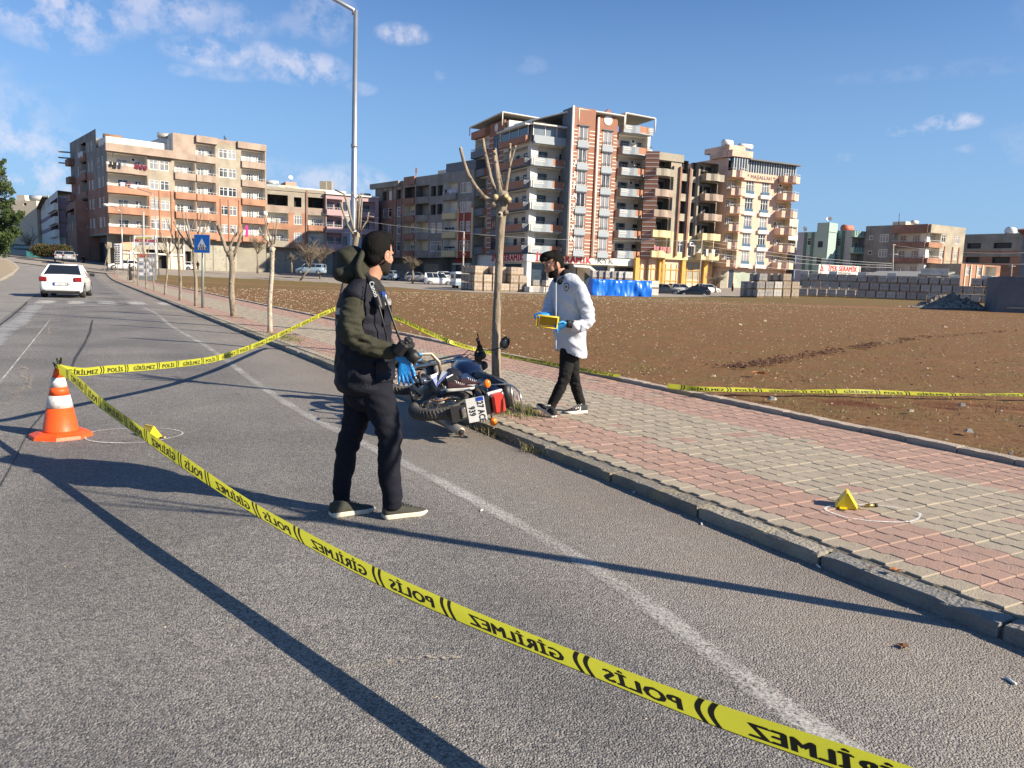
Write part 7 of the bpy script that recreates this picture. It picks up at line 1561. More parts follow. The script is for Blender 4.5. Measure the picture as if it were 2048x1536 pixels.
for i, (x, h) in enumerate(((1058, 1), (1070, 2), (1083, 1), (1092, 2), (1104, 1))):
 for k in range(h): p = K(x, 584, 90 + i * .4); p.z = .13 + k * .78; pallet(f'broken smaller tile pallet, {TI[k]} layer, {NW[i]} from left between the tree and the walking man', p, 40 + 33 * i, 1 if i % 2 else 2, .8)
for i in range(10):
 x = (1188, 1201, 1214, 1227, 1240, 1253, 1275, 1286, 1297, 1306)[i]
 for k in range(3 if i < 6 else 2): p = K(x, 590, 95); p.z = .13 + k * .98; pallet(f'tile pallet, {TI[k]} layer, {NW[i]} from left in the line behind the blue tarpaulin', p, 75, 1 if i < 4 else 2)
o1 = K(1510, 600, 92)
for j in range(3):
 for i in range(5):
  for k in range((2, 2, 2, 3, 2)[i] if j == 0 else (2, 3, 2, 3, 1)[i]): p = o1 + pdir(80) * (.4 + 1.1 * i) + dB * (1.1 * j); p.z = terr(p.x, p.y) + .13 + k * .93; pallet(f'mixed tile pallet, {TI[k]} layer, {NW[i]} from left, {NW[j]} row deep left of the dark wall', p, 80 + random.uniform(-6, 6), (1, 1, 2, 0, 0)[i])
o2 = K(1596, 600, 99); dW = pdir(112)
for i in range(22):
 for k in range(3):
  if k == 2 and i in (16, 19): continue
  p = o2 + dW * (.5 + 1.12 * i + (.3 if k == 1 else 0)); p.z = terr(p.x, p.y) + .13 + k * .96
  pallet(f'grey tile pallet, {TI[k]} layer, {NW[i]} from the left end of the long dark stack', p, 112 + random.uniform(-3, 3), 1)
 if i % 3 == 0: p = o2 + dW * (.5 + 1.12 * i) + pdir(22) * 1.3; p.z = terr(p.x, p.y) + 2.4; pallet(f'white wrapped pallet peeping over the long dark stack above its {NW[i]} column', p, 112, 2)
for i in range(3): p = o2 + dW * (14.2 + i * .95) + pdir(22) * .6; p.z = terr(p.x, p.y) + 3.05; pallet(f'white box pallet on top of the dark stack near its middle, {NW[i]} from left', p, 112, 2)
M_TARP = mat('blue_tarpaulin', (.004, .17, .78), (.004, .13, .62), 1.5, .35, .5, 6, spec=.6)
tp0 = K(1184, 594, 88); tpz = .13; TW = 7.1; b = MB(); rings = []; dT = pdir(78); bT = pdir(-12)
for i in range(61):
 u_ = TW * i / 60; r = []
 for j in range(25):
  f = j / 24
  if f < .45: g_ = f / .45; d_, z_ = -.12 * (1 - g_), 1.8 * g_
  elif f < .6: g_ = (f - .45) / .15; d_, z_ = 1.3 * g_, 1.8 + .05 * math.sin(g_ * 3)
  else: g_ = (f - .6) / .4; d_, z_ = 1.3 + 1.2 * g_, 1.8 - 1.7 * g_
  q = tp0 + dT * u_ + bT * d_; nz_ = noise.noise(Vector((u_ * .9, z_ * .7, 0))) * .22 + noise.noise(Vector((u_ * 3.5, z_ * 1.2, 5))) * .09 + .035 * math.sin(u_ * 4.3 + z_ * 3) * (1 - z_ / 2.2)
  r.append(Vector((q.x, q.y, tpz + z_ * (1 + .04 * noise.noise(Vector((u_ * .8, 0, 9)))))) - bT * nz_ * (1 if f < .46 else 0) + Vector((0, 0, nz_ * .4 if f > .4 else 0)))
 rings.append(r)
b.loft(rings, M_TARP, True, False, closed=False)
for k_ in (0, -1): b.add(rings[k_], [list(range(25))], M_TARP)
TO = b.build('tarpaulin'); TO['label'] = 'bright blue tarpaulin draped over a long low pile behind the walking man'; TO['category'] = 'tarpaulin'
ys = K(1680, 539, 103); SGN = empty('shop_sign_board', 'long white board lettered in red above the dark pallet stack', 'sign', ys); s0, s1 = K(1638, 531, 102), K(1722, 531, 105); zt1, zb1 = K(1680, 530.5, 103).z, K(1680, 548.5, 103).z
b = MB(); dd = (s1 - s0); dd.z = 0; b.add([(s0.x, s0.y, zb1), (s1.x, s1.y, zb1), (s1.x, s1.y, zt1), (s0.x, s0.y, zt1)] + [(s0.x + .1, s0.y + .2, zb1), (s1.x + .1, s1.y + .2, zb1), (s1.x + .1, s1.y + .2, zt1), (s0.x + .1, s0.y + .2, zt1)], [(0,1,2,3),(7,6,5,4),(0,4,5,1),(1,5,6,2),(2,6,7,3),(3,7,4,0)], C_WHITE); b.build('board', SGN)
nn = Vector((dd.y, -dd.x, 0)).normalized(); mid = (s0 + s1) / 2; L_s = dd.length
lettering('İPEK SERAMİK', .95, mat('sign_letter_red', (.62, .02, .02), None, 2, .5), SGN, Vector((mid.x, mid.y, zb1 + (zt1 - zb1) * .60)) + dd.normalized() * .45 + nn * .03, dd, (0, 0, 1), .78, .02)
lettering('FABRİKA SATIŞ NOKTASI', .27, M_SGRY, SGN, Vector((mid.x, mid.y, zb1 + (zt1 - zb1) * .16)) + dd.normalized() * .1 + nn * .03, dd, (0, 0, 1), 1.1, .01)
q = Vector((s0.x, s0.y, zb1)) + dd.normalized() * .55 + nn * .04; b = MB(); b.add([q + dd.normalized() * x + Vector((0, 0, z)) for x, z in ((-.32, .35), (.32, .35), (0, 1.05), (-.16, .45), (.16, .45), (0, .82))], [(0, 1, 4, 3), (1, 2, 5, 4), (2, 0, 3, 5)], mat('sign_letter_red', (.62, .02, .02))); b.build('triangle_logo', SGN)
for s_ in (s0 + dd * .06, s1 - dd * .02): b = MB(); b.tube([(s_.x, s_.y, .2), (s_.x, s_.y, zt1)], .06, M_RUST, 6); b.build('post', SGN)
sh0, sh1 = K(1720, 552, 106), K(1872, 556, 98); SD = empty('yard_shed', 'low shed with a pale sheet roof behind the dark pallet stack', 'shed', Vector((sh0.x, sh0.y, terr(sh0.x, sh0.y)))); d3 = sh1 - sh0; d3.z = 0; b3 = Vector((-d3.y, d3.x, 0)).normalized() * 5; zz = K(1800, 551, 102).z
b = MB(); v = [(sh0, zz), (sh1, zz - .1), (sh1 + b3, zz + .7), (sh0 + b3, zz + .7)]; b.add([(p.x, p.y, z) for p, z in v] + [(p.x, p.y, z - .18) for p, z in v], [(0,1,2,3),(7,6,5,4),(0,4,5,1),(1,5,6,2),(2,6,7,3),(3,7,4,0)], M_CAN); b.build('roof', SD)
b = MB(); b.add([(sh0.x + .4, sh0.y + 1, 0), (sh1.x - .4, sh1.y + 1, 0), (sh1.x - .4, sh1.y + 1, zz - .05), (sh0.x + .4, sh0.y + 1, zz - .05)], [(0, 1, 2, 3)], B_BROWN); b.build('wall', SD)
w0 = K(1993, 622, 60); w0.z = 0; WL = empty('yard_wall', 'dark grey rendered wall cut off by the right edge, beyond the rubble heap', 'wall', w0); M_DW = mat('dark_wall', (.145, .16, .175), (.115, .13, .14), .7, .85, c3=(.20, .21, .22), s3=1.2, f3=.15); b = MB(); M3 = Matrix.Translation(w0) @ Matrix.Rotation(RAD(-24), 4, 'Z'); hz_ = K(1993, 552, 60).z
b.box((6.5, .2, hz_/2 - .2), (13, .4, hz_ + .4), M_DW, mtx=M3); b.box((.2, 3.6, hz_/2 - .2), (.4, 6.5, hz_ + .4), M_DW, mtx=M3); b.build('wall_panel', WL); b = MB(); b.box((6.8, .16, hz_ * .23), (12.3, .5, .12), M_DCON if 'M_DCON' in globals() else C_CONC, mtx=M3); b.build('plinth', WL)
hp = K(1905, 619, 66); hp.z = terr(hp.x, hp.y); M_RUB = mat('rubble_soil', (.24, .19, .14), (.16, .13, .10), 2.5, .95, .8, 10, c3=(.30, .28, .25), s3=4, f3=.25); b = MB(); rings = []
for i in range(26):
 for _ in (0,):
  r = []
  for j in range(14):
   x = -3.4 + 7.2 * i / 25; y = -2 + 5 * j / 13; h = 1.0 * math.exp(-(abs(x - .2) / 2.3) ** 3 - ((y - .6) / 1.5) ** 2) + .25 * math.exp(-((x + 1.8) / 1.2) ** 2 - (y / 1.2) ** 2); r.append(Vector((hp.x + x, hp.y + y, hp.z + .05 + h * (1 + .8 * noise.noise(Vector((x * 1.7, y * 1.7, 0)))))))
  rings.append(r)
b.loft(rings, M_RUB, False, False, closed=False); rr_ = random.Random(9)
for k in range(260): x = rr_.gauss(-.8, 1.8); y = rr_.uniform(-1.9, .2); h = .9 * math.exp(-(abs(x - .2) / 2.3) ** 3 - ((y - .6) / 1.5) ** 2); stone_geo(b, (hp.x + x, hp.y + y, hp.z + .12 + h), rr_.uniform(.04, .16), M_ST[2] if k % 3 else M_ST[0], rr_)
o = b.build('rubble_heap'); o['kind'] = 'stuff'; o['label'] = 'heap of dark soil and grey rubble in front of the dark wall'; o['category'] = 'rubble'
for i, (x, y, r) in enumerate(((1850, 655, .12), (1880, 642, .1), (1790, 648, .09))): pass
# ================================================================== CONE, TAPE, MARKERS
M_OR = mat('cone_orange', (.86, .105, .015), (.72, .08, .012), 5, .45, .15, 60, c3=(.30, .06, .02), s3=14, f3=.10); M_CW = mat('cone_sleeve', (.70, .68, .64), (.58, .56, .52), 22, .6, c3=(.25, .23, .2), s3=45, f3=.18)
cb = G(122, 872); CN = empty('traffic_cone', 'orange traffic cone with two scuffed white bands, tape knotted to its tip', 'traffic cone', cb); b = MB()
for (r0_, r1_, z0_, z1_) in ((.255, .245, 0, .028), (.245, .185, .028, .052)):
 b.loft([[cb + Vector((r_ * math.cos(6.2832*k/8 + .39), r_ * math.sin(6.2832*k/8 + .39), z)) for k in range(8)] for r_, z in ((r0_, z0_), (r1_, z1_))], M_OR, False, True)
b.build('base', CN)
prof = [(.05, .152), (.07, .140), (.30, .105), (.302, .107), (.43, .084), (.432, .082), (.515, .0665), (.517, .0685), (.615, .050), (.617, .048), (.70, .031), (.705, .018)]
def conepart(a, c, m, name):
 b = MB(); pr_ = [p for p in prof if a - 1e-6 <= p[0] <= c + 1e-6]; b.loft([[cb + Vector((r_ * math.cos(6.2832*k/32), r_ * math.sin(6.2832*k/32), .05 + (z - .05) * .84)) for k in range(32)] for z, r_ in pr_], m, True, True); b.build(name, CN)
conepart(.05, .30, M_OR, 'body'); conepart(.302, .43, M_CW, 'white_sleeve'); conepart(.432, .515, M_OR, 'body'); conepart(.517, .615, M_CW, 'white_sleeve'); conepart(.617, .705, M_OR, 'body')
m = bpy.data.materials.new('tape_yellow'); m.use_nodes = True; t_ = m.node_tree; bs = t_.nodes['Principled BSDF']; bs.inputs['Base Color'].default_value = (.60, .60, .055, 1); bs.inputs['Roughness'].default_value = .35
tl = N(t_, 'ShaderNodeBsdfTranslucent'); tl.inputs['Color'].default_value = (.70, .70, .05, 1); ms = N(t_, 'ShaderNodeMixShader'); ms.inputs[0].default_value = .42; t_.links.new(bs.outputs[0], ms.inputs[1]); t_.links.new(tl.outputs[0], ms.inputs[2]); t_.links.new(ms.outputs[0], t_.nodes['Material Output'].inputs['Surface']); M_TAPE = m
M_INK = mat('tape_ink', (.022, .022, .012), None, 3, .4)
TXT = {k: text_mesh(k, .053, M_INK, 0, 'CENTER', .0028) for k in ('GİRİLMEZ', 'POLİS')}
for k, wd in (('GİRİLMEZ', .43), ('POLİS', .27)):
 me = TXT[k]; x0 = min(v.co.x for v in me.vertices); x1 = max(v.co.x for v in me.vertices); y0 = min(v.co.y for v in me.vertices); y1 = max(v.co.y for v in me.vertices)
 for v in me.vertices: v.co.x = (v.co.x - (x0 + x1) / 2) * wd / (x1 - x0); v.co.y = (v.co.y - (y0 + y1) / 2) * .047 / (y1 - y0)
def tape(label, pts, wd, wdirs, phase=0.0, flip=False, sub=.02, twist=None):
 pts = [Vector(p) for p in pts]; L_ = [0]
 dense = []
 for i in range(len(pts) - 1):
  p0, p1, p2, p3 = pts[max(0, i-1)], pts[i], pts[i+1], pts[min(len(pts)-1, i+2)]
  for k in range(12): f = k / 12; dense.append(((2*p1) + (p2-p0)*f + (2*p0-5*p1+4*p2-p3)*f*f + (3*p1-p0-3*p2+p3)*f**3) * .5)
 dense.append(pts[-1])
 for a, c in zip(dense, dense[1:]): L_.append(L_[-1] + (c - a).length)
 T = L_[-1]; n = max(4, int(T / sub)); nw = len(wdirs)
 def P(u_):
  u_ = min(max(u_, 0), T - 1e-6); lo_, hi_ = 0, len(L_) - 1
  while hi_ - lo_ > 1: mi = (lo_ + hi_) // 2; (lo_, hi_) = (mi, hi_) if L_[mi] <= u_ else (lo_, mi)
  f = (u_ - L_[lo_]) / max(1e-9, L_[hi_] - L_[lo_]); p = dense[lo_].lerp(dense[hi_], f); tg = (dense[hi_] - dense[lo_]).normalized(); q = u_ / T * (nw - 1); k = min(nw - 2, int(q)) if nw > 1 else 0
  w_ = Vector(wdirs[k]).lerp(Vector(wdirs[min(nw-1, k+1)]), q - k); w_ = (w_ - tg * w_.dot(tg)).normalized(); return p, w_, tg.cross(w_).normalized()
 def S(u_, v_, o_=0):
  p, w_, nn_ = P(u_); curl = .10 * v_ * v_ / wd; return p + w_ * v_ + nn_ * (o_ + curl + .0025 * math.sin(u_ * 3.1 + v_ * 30))
 b = MB(); rows = 5; vs = []; fs = []
 for i in range(n + 1):
  for j in range(rows): vs.append(S(T * i / n, wd * (j / (rows - 1) - .5)))
 for i in range(n):
  for j in range(rows - 1): fs.append((i*rows+j, (i+1)*rows+j, (i+1)*rows+j+1, i*rows+j+1))
 b.add(vs, fs, M_TAPE, True); e = empty('police_tape', label, 'tape', pts[0], group='yellow police tape runs'); b.build('strip', e)
 b = MB(); sg = -1 if flip else 1
 def put(me, uc):
  if uc - .25 < 0 or uc + .25 > T: return
  for off in (.0011, -.0011): b.add([S(uc + sg * v.co.x, v.co.y * wd / .065, off) for v in me.vertices], [list(p.vertices) for p in me.polygons], M_INK)
 def bar(uc):
  if uc < .03 or uc > T - .03: return
  for off in (.0011, -.0011):
   v2 = []
   for k in range(9): q = k / 8 - .5; cx = uc + sg * (.022 * math.cos(q * 3) - .02); v2 += [S(cx - .009, q * wd * .98, off), S(cx + .009, q * wd * .98, off)]
   b.add(v2, [(2*k, 2*k+1, 2*k+3, 2*k+2) for k in range(8)], M_INK)
 per = 1.04; u0 = phase - per
 while u0 < T + per:
  put(TXT['GİRİLMEZ'], u0 + .30); bar(u0 + .565); bar(u0 + .605); put(TXT['POLİS'], u0 + .80); bar(u0 + .985); bar(u0 + 1.025); u0 += per
 for off in (.0011, -.0011):
  for vv in (-.5, .5):
   v2 = [];
   for i in range(n + 1): v2 += [S(T*i/n, wd * vv, off), S(T*i/n, wd * vv * .94, off)]
   if vv < 0: b.add(v2, [(2*k, 2*k+1, 2*k+3, 2*k+2) for k in range(n)], M_INK)
 o = b.build('print', e); return T
tipc = cb + Vector((.0, 0, .60))
A2 = Vector((-3.81, 6.5, .585))
tape('long yellow police tape sagging across the foreground, its print mirrored', [tipc, (-3.60, 6.27, .575), (-3.07, 5.66, .50), (-2.5, 5.05, .435), (-1.99, 4.49, .39), (-1.29, 3.73, .34), (-.65, 3.08, .315), (-.2, 2.64, .322), (.22, 2.25, .345), (.54, 1.96, .365), (.75, 1.78, .385), (.89, 1.66, .40), (1.3, 1.28, .45), (1.9, .7, .6)], .088, [(0, 0, 1), (.0, .0, 1), (-.05, -.05, 1), (-.1, -.1, 1), (-.2, -.2, .95), (-.24, -.24, .93), (-.24, -.24, .93), (-.24, -.24, .92), (-.2, -.2, .93)], .36, True)
def Y2_(x):
 r_ = ray(x, 700); r_ = r_.x / r_.y; return 4.3 / (.055 - r_)
tape('yellow police tape stretched from the cone back to the tree behind the photographer', [tipc] + [K(x, y, Y2_(x)) for x, y in ((163, 744), (216, 739), (304, 733), (392, 724), (440, 715), (480, 702), (520, 687), (560, 669), (610, 645), (650, 626))] + [K(686, 612, 14.55)], .077, [(0, .1, 1), (0, .1, 1), (0, -.1, 1), (0, -.9, .75), (.1, -.4, 1), (0, 0, 1)], .02, False)
tape('yellow police tape drooping from the tree to the outer kerb, upside down print', [K(690, 612, 14.5), K(740, 618, 14.2), K(795, 637, 13.6), K(850, 662, 13.0), K(905, 685, 12.3), GT(950, 698, .20), GT(1000, 709, .20), GT(1060, 720, .20), GT(1120, 731, .19), GT(1190, 744, .19), GT(1240, 752, .18)], .072, [(.1, -.2, -1), (.1, -.2, -1), (0, -.6, -.8), (0, -.8, -.5), (0, -.9, -.4)], .1, True)
tape('yellow police tape lying flat across the field at the right', [GT(1335, 772, .18), GT(1400, 778, .2), GT(1500, 780, .2), GT(1600, 783, .19), GT(1700, 783, .2), GT(1800, 786, .19), GT(1900, 789, .19), GT(2048, 790, .2), GT(2200, 793, .2)], .07, [(0, .6, .8), (0, .6, .8), (0, .9, .3), (0, .5, .8), (0, .7, .6), (0, .9, .15), (0, .6, .7), (0, .7, .6)], .3, False)
b = MB(); rk = random.Random(8)
for k in range(7):
 a = rk.uniform(0, 6.28); h_ = rk.uniform(.04, .12); p = [tipc + Vector((math.cos(a) * .03 * math.sin(f * 3.14) + .012 * math.cos(k), math.sin(a) * .03 * math.sin(f * 3.14), -.02 + h_ * math.sin(f * 2.6))) for f in [i / 8 for i in range(9)]]; sd_ = Vector((-math.sin(a), math.cos(a), .4)).normalized() * rk.uniform(.006, .014); v2 = []
 for q in p: v2 += [q - sd_, q + sd_]
 b.add(v2, [(2*i, 2*i+1, 2*i+3, 2*i+2) for i in range(8)], M_TAPE if k % 3 else M_INK, True)
o = b.build('tape_knot'); o['label'] = 'crumpled knot of yellow tape standing up from the tip of the cone'; o['category'] = 'tape knot'
M_MY = mat('marker_yellow', (.80, .60, .01), (.74, .55, .01), 4, .35, spec=.5)
def marker(label, M_, digit, sc=1.0):
 e = empty('evidence_marker', label, 'evidence marker', M_.translation, group='yellow evidence markers'); h, w_, d = .105, .085, .075; b = MB(); t = .004
 for sg in (-1, 1):
  o_ = [(-w_, sg * d, 0), (w_, sg * d, 0), (w_ * .85, sg * .006, h), (-w_ * .85, sg * .006, h)]; n_ = Vector((0, -sg * t, -t * .5)); i_ = [Vector(v) + n_ for v in o_]; b.add([Vector(v) * sc for v in o_] + [v * sc for v in i_], [(0,1,2,3),(7,6,5,4),(0,4,5,1),(1,5,6,2),(2,6,7,3),(3,7,4,0)], M_MY, False, M_)
  for sx_ in (-1, 1):
   r_ = [(sx_ * w_, sg * d, 0), (sx_ * w_ * .85, sg * .006, h), (sx_ * w_ * .70, sg * .002, h * .92), (sx_ * w_ * .82, sg * (d - .012), 0)]; b.add([Vector(v) * sc for v in r_], [(0, 1, 2, 3)], M_MY, False, M_)
 for sx_ in (-1, 1): b.add([Vector(v) * sc for v in ((sx_ * w_ * .97, -d, 0), (sx_ * w_ * .97, d, 0), (sx_ * w_ * .84, 0, h * .97))], [(0, 1, 2)], M_MY, False, M_)
 b.box((0, 0, h * sc), (w_ * 1.7 * sc, .014 * sc, .006), M_MY, mtx=M_); b.build('folded_body', e); b = MB(); b.box((w_ * 1.25 * sc, -.02 * sc, .004), (w_ * .7 * sc, .05 * sc, .006), M_MY, mtx=M_); b.build('scale_tab', e)
 me = text_mesh(digit, .085, M_INK, .0008); me.transform(M_ @ Matrix.Translation((0, -d * .52 * sc, h * .5 * sc)) @ Matrix.Rotation(math.atan2(h, d), 4, 'X')); o = bpy.data.objects.new('digit', me); col.objects.link(o); o.parent = e; o.matrix_parent_inverse = e.matrix_basis.inverted(); return e
p = G(1692, 1012, KH); marker('yellow evidence marker standing in the chalk ring on the red pavement', Matrix.Translation(p + Vector((0, 0, .003))) @ Matrix.Rotation(RAD(-112), 4, 'Z'), '2', .92)
p = G(300, 873); marker('yellow number marker in the chalk ring on the road beside the cone', Matrix.Translation(p) @ Matrix.Rotation(RAD(-35), 4, 'Z'), '1', .95)
def small(name, label, cat, fn, group=None):
 b = MB(); fn(b); o = b.build(name); o['label'] = label; o['category'] = cat
 if group: o['group'] = group
M_BRASS = mat('brass', (.45, .33, .13), None, 9, .35, metal=.8); M_LEAFD = mat('dry_leaf_orange', (.40, .15, .05), (.26, .10, .04), 30, .8); M_LEAFB = mat('dry_leaf_brown', (.16, .07, .035), None, 30, .9)
p = G(1741, 1015, KH); small('swab_tube', 'dark tube beside the yellow marker inside the pavement chalk ring', 'tube', lambda b: (b.tube([p + Vector((-.035, 0, .012)), p + Vector((.03, .01, .013))], .011, M_BRASS, 10), b.tube([p + Vector((.028, .01, .014)), p + Vector((.05, .012, .014))], .013, M_BLK, 10)))
p2 = G(320, 877); small('cartridge_case', 'small brass cartridge case beside the road marker', 'cartridge', lambda b: b.tube([p2 + Vector((0, 0, .01)), p2 + Vector((.05, .01, .01))], [.009, .007], M_BRASS, 10))
def leaf(b, c, r, m, rnd, curl=.4):
 n = 11; vs = [tuple(c + Vector((0, 0, .006)))]; a0 = rnd.random() * 6
 for k in range(n): a = 6.2832 * k / n; rr = r * (1 + .35 * math.cos(5 * a / 2 * 2)) * (1.25 if k % 2 else .8); vs.append((c.x + math.cos(a + a0) * rr, c.y + math.sin(a + a0) * rr * .7, c.z + .004 + curl * r * abs(math.sin(a * 1.5))))
 b.add(vs, [(0, k + 1, (k + 1) % n + 1) for k in range(n)], m)
rl2 = random.Random(14)
for (x, y, z, r, m_, lb) in ((1790, 1143, KH + .01, .032, M_LEAFD, 'orange dry leaf lying on top of the kerb stone at the right'), (1806, 1296, 0, .030, M_LEAFB, 'brown shrivelled leaf on the road below the kerb at the right'), (1740, 1138, KH, .018, M_LEAFB, 'small brown leaf crumb left of the orange leaf'), (1520, 748, .17, .12, M_LEAFD, 'pale torn piece of cardboard on the field above the tape')):
 q = G(x, y, z); small('dry_leaf', lb, 'leaf', lambda b: leaf(b, q, r, m_, rl2))
for (x, y, z, L_, lb) in ((2031, 1371, 0, .05, 'white cigarette butt near the lower right corner of the road'), (1640, 1137, 0, .05, 'white cigarette butt on the road below the kerb, middle one'), (1402, 1048, 0, .03, 'crumpled white scrap by the kerb foot'), (1271, 984, 0, .04, 'white cigarette butt at the kerb foot, farthest one'), (1163, 945, 0, .03, 'white pebble lying on the road in front of the motorcycle'), (965, 1021, 0, .03, 'white fleck on the road near the edge line')):
 q = G(x, y, z); a = rl2.uniform(0, 6.28); small('litter_scrap', lb, 'litter', lambda b: b.tube([q + Vector((0, 0, .006)), q + Vector((math.cos(a) * L_, math.sin(a) * L_, .006))], .0055, M_WPL, 7))
b = MB()
for k in range(900):
 s_ = rl2.uniform(0, 16); t_1 = T_K - abs(rl2.gauss(0, .12)) - .005 if k % 3 else rl2.uniform(-2, 3.4); q = W(s_, t_1); stone_geo(b, (q.x, q.y, .001), rl2.uniform(.002, .006), M_ST[(0, 1, 2)[k % 3]], rl2)
o = b.build('road_grit'); o['kind'] = 'stuff'; o['label'] = 'fine grit and pebbles scattered along the gutter'; o['category'] = 'grit'
# ================================================================== FALLEN MOTORCYCLE
hubR = K(882, 810, 7.22); hubF = K(813, 752, 8.36)
fx = (hubF - hubR).normalized(); up0 = Vector((.90, .40, .24)); uz = (up0 - fx * up0.dot(fx)).normalized(); ly = uz.cross(fx)
MM = Matrix(((fx.x, ly.x, uz.x, hubR.x), (fx.y, ly.y, uz.y, hubR.y), (fx.z, ly.z, uz.z, hubR.z), (0, 0, 0, 1)))
MO = empty('motorcycle', 'dark blue motorcycle fallen on its side at the kerb beneath the nearest tree', 'motorcycle', (hubR.x, hubR.y, 0))
M_CH = mat('chrome', (.60, .59, .56), (.42, .38, .32), 14, .25, metal=.9); M_RCH = mat('rusty_chrome', (.36, .20, .10), (.52, .45, .36), 16, .45, metal=.6); M_ALU = mat('engine_alloy', (.36, .34, .31), (.22, .21, .19), 14, .5, metal=.6); M_BLUE = mat('moto_blue', (.006, .012, .04), None, 3, .25, coat=.7); M_IND = mat('indicator_orange', (.85, .22, .01), (.75, .16, .01), 20, .2, coat=.6); M_RRED = mat('rear_lamp_red', (.62, .05, .03), (.50, .04, .03), 18, .25, coat=.5); M_TY2 = mat('moto_tyre', (.05, .048, .044), (.10, .09, .075), 8, .85)
L = 1.27
def mp(name, fn, par=None): b = MB(); fn(b); v = [tuple(MM @ Vector(p)) for p in b.v]; b.v = v; o = b.build(name, par or MO); return o
def wheel(c, R, r, turn=0):
 T = Matrix.Translation(c) @ Matrix.Rotation(turn, 4, 'Z')
 w_ = mp('wheel', lambda b: b.torus((0, 0, 0), R - r, r, M_TY2, 56, 12, T, 'Y', 1.1))
 def tread(b):
  n = 54
  for k in range(n):
   a = 6.2832 * k / n
   for sg in (-1, 1):
    for (y0, a0, rr0), (y1, a1, rr1) in (((sg*.004, 0, .006), (sg*.05, .06, -.010)),):
     p0 = Vector((math.cos(a)*(R + .004), y0, math.sin(a)*(R + .004))); p1 = Vector((math.cos(a + a1)*(R - .008), sg*.034, math.sin(a + a1)*(R - .008))); p2 = Vector((math.cos(a + a1*1.5)*(R - .028), sg*.05, math.sin(a + a1*1.5)*(R - .028)))
     b.tube([p0, p1, p2], [.0065, .0065, .005], M_TY2, 4, False, True, T)
 mp('tread', tread, w_); mp('rim', lambda b: (b.torus((0, 0, 0), R - 2.05*r, .014, M_CH, 48, 8, T, 'Y', 1.9)), w_)
 def hub(b): b.cyl((0, -.06, 0), (0, .06, 0), .045, M_ALU, 16, mtx=T); b.cyl((0, -.05, 0), (0, -.035, 0), .075, M_ALU, 18, mtx=T); b.cyl((0, .03, 0), (0, .05, 0), .07, M_ALU, 18, mtx=T)
 mp('hub', hub, w_)
 def spk(b):
  for k in range(28):
   a = 6.2832 * k / 28; q = a + (.42 if k % 2 else -.42); y = .045 if (k // 2) % 2 else -.045; b.tube([(math.cos(a)*.05, y, math.sin(a)*.05), (math.cos(q)*(R - 2.1*r), 0, math.sin(q)*(R - 2.1*r))], .0022, M_CH, 4, mtx=T)
 s_ = mp('spokes', spk, w_); s_['kind'] = 'stuff'
wheel((0, 0, 0), .305, .052); wheel((L, 0, .0), .315, .042, .35)
def tb(name, pts, r, m, n=8, par=None): return mp(name, lambda b: b.tube(pts, r, m, n), par)
tb('swing_arm', [(0, .09, 0), (.42, .10, .05)], .022, M_BLK); tb('swing_arm', [(0, -.09, 0), (.42, -.10, .05)], .022, M_BLK)
mp('chain_guard', lambda b: b.box((.2, .10, .06), (.44, .012, .10), M_BLK, rz=.03, bevel=.004)); mp('sprocket', lambda b: (b.torus((0, .075, 0), .085, .008, M_RUST, 30, 6), b.cyl((0, .07, 0), (0, .08, 0), .05, M_ALU, 14)))
for sy in (-1, 1):
 tb('shock_spring', [(.02, sy*.13, .03), (.10, sy*.13, .36)], .012, M_CH, 8)
 def spring(b, sy=sy):
  pts = [(.025 + .065*t/60 + .028*math.cos(t*.95), sy*.13 + .028*math.sin(t*.95), .07 + .22*t/60) for t in range(61)]; b.tube(pts, .0065, M_CW, 5)
 mp('shock_spring', spring)
 tb('front_fork', [(L, sy*.075, 0), (L - .10, sy*.075, .33), (L - .20, sy*.075, .68)], [.026, .022, .018], M_CH, 10)
 tb('indicator_stalk', [(-.30, sy*.08, .38), (-.30, sy*.15, .38)], .008, M_BLK); mp('indicator', lambda b, sy=sy: b.sphere((-.315, sy*.19, .385), .042, M_IND, 14, 10, None, (.6, 1, .85)))
mp('front_mudguard', lambda b: b.loft([[Vector((L + math.cos(a)*(.345 - abs(w_)*.25), w_*1.0, math.sin(a)*(.345 - abs(w_)*.25))) for w_ in (-.055, -.03, 0, .03, .055)] for a in [.35 + 2.0*k/12 for k in range(13)]], M_BLUE, True, False, closed=False))
mp('rear_mudguard', lambda b: b.loft([[Vector((math.cos(a)*(.36 - abs(w_)*.25), w_, math.sin(a)*(.36 - abs(w_)*.25))) for w_ in (-.075, -.05, 0, .05, .075)] for a in [1.35 + 1.75*k/12 for k in range(13)]], M_BLK, True, False, closed=False))
def engine(b):
 b.box((.56, 0, .02), (.34, .20, .20), M_ALU, bevel=.03); b.box((.70, 0, .18), (.13, .13, .18), M_BLK, bevel=.02); b.cyl((.52, -.13, .02), (.52, .13, .02), .085, M_ALU, 20); b.cyl((.66, .10, .0), (.66, .135, .0), .07, M_BLK, 18)
 for k in range(6): b.box((.70, 0, .12 + k*.024), (.17, .17, .008), M_ALU)
mp('engine', engine); mp('engine_cover', lambda b: (b.box((.60, .12, .0), (.26, .03, .16), M_BLK, bevel=.012), b.cyl((.5, .11, -.02), (.5, .145, -.02), .05, M_CH, 16)))
tb('frame_tube', [(L - .22, 0, .62), (.95, 0, .30), (.78, 0, -.08), (.42, 0, -.08)], .018, M_BLK); tb('frame_tube', [(L - .22, 0, .60), (.72, 0, .50), (.40, 0, .40), (-.20, 0, .42)], .018, M_BLK)
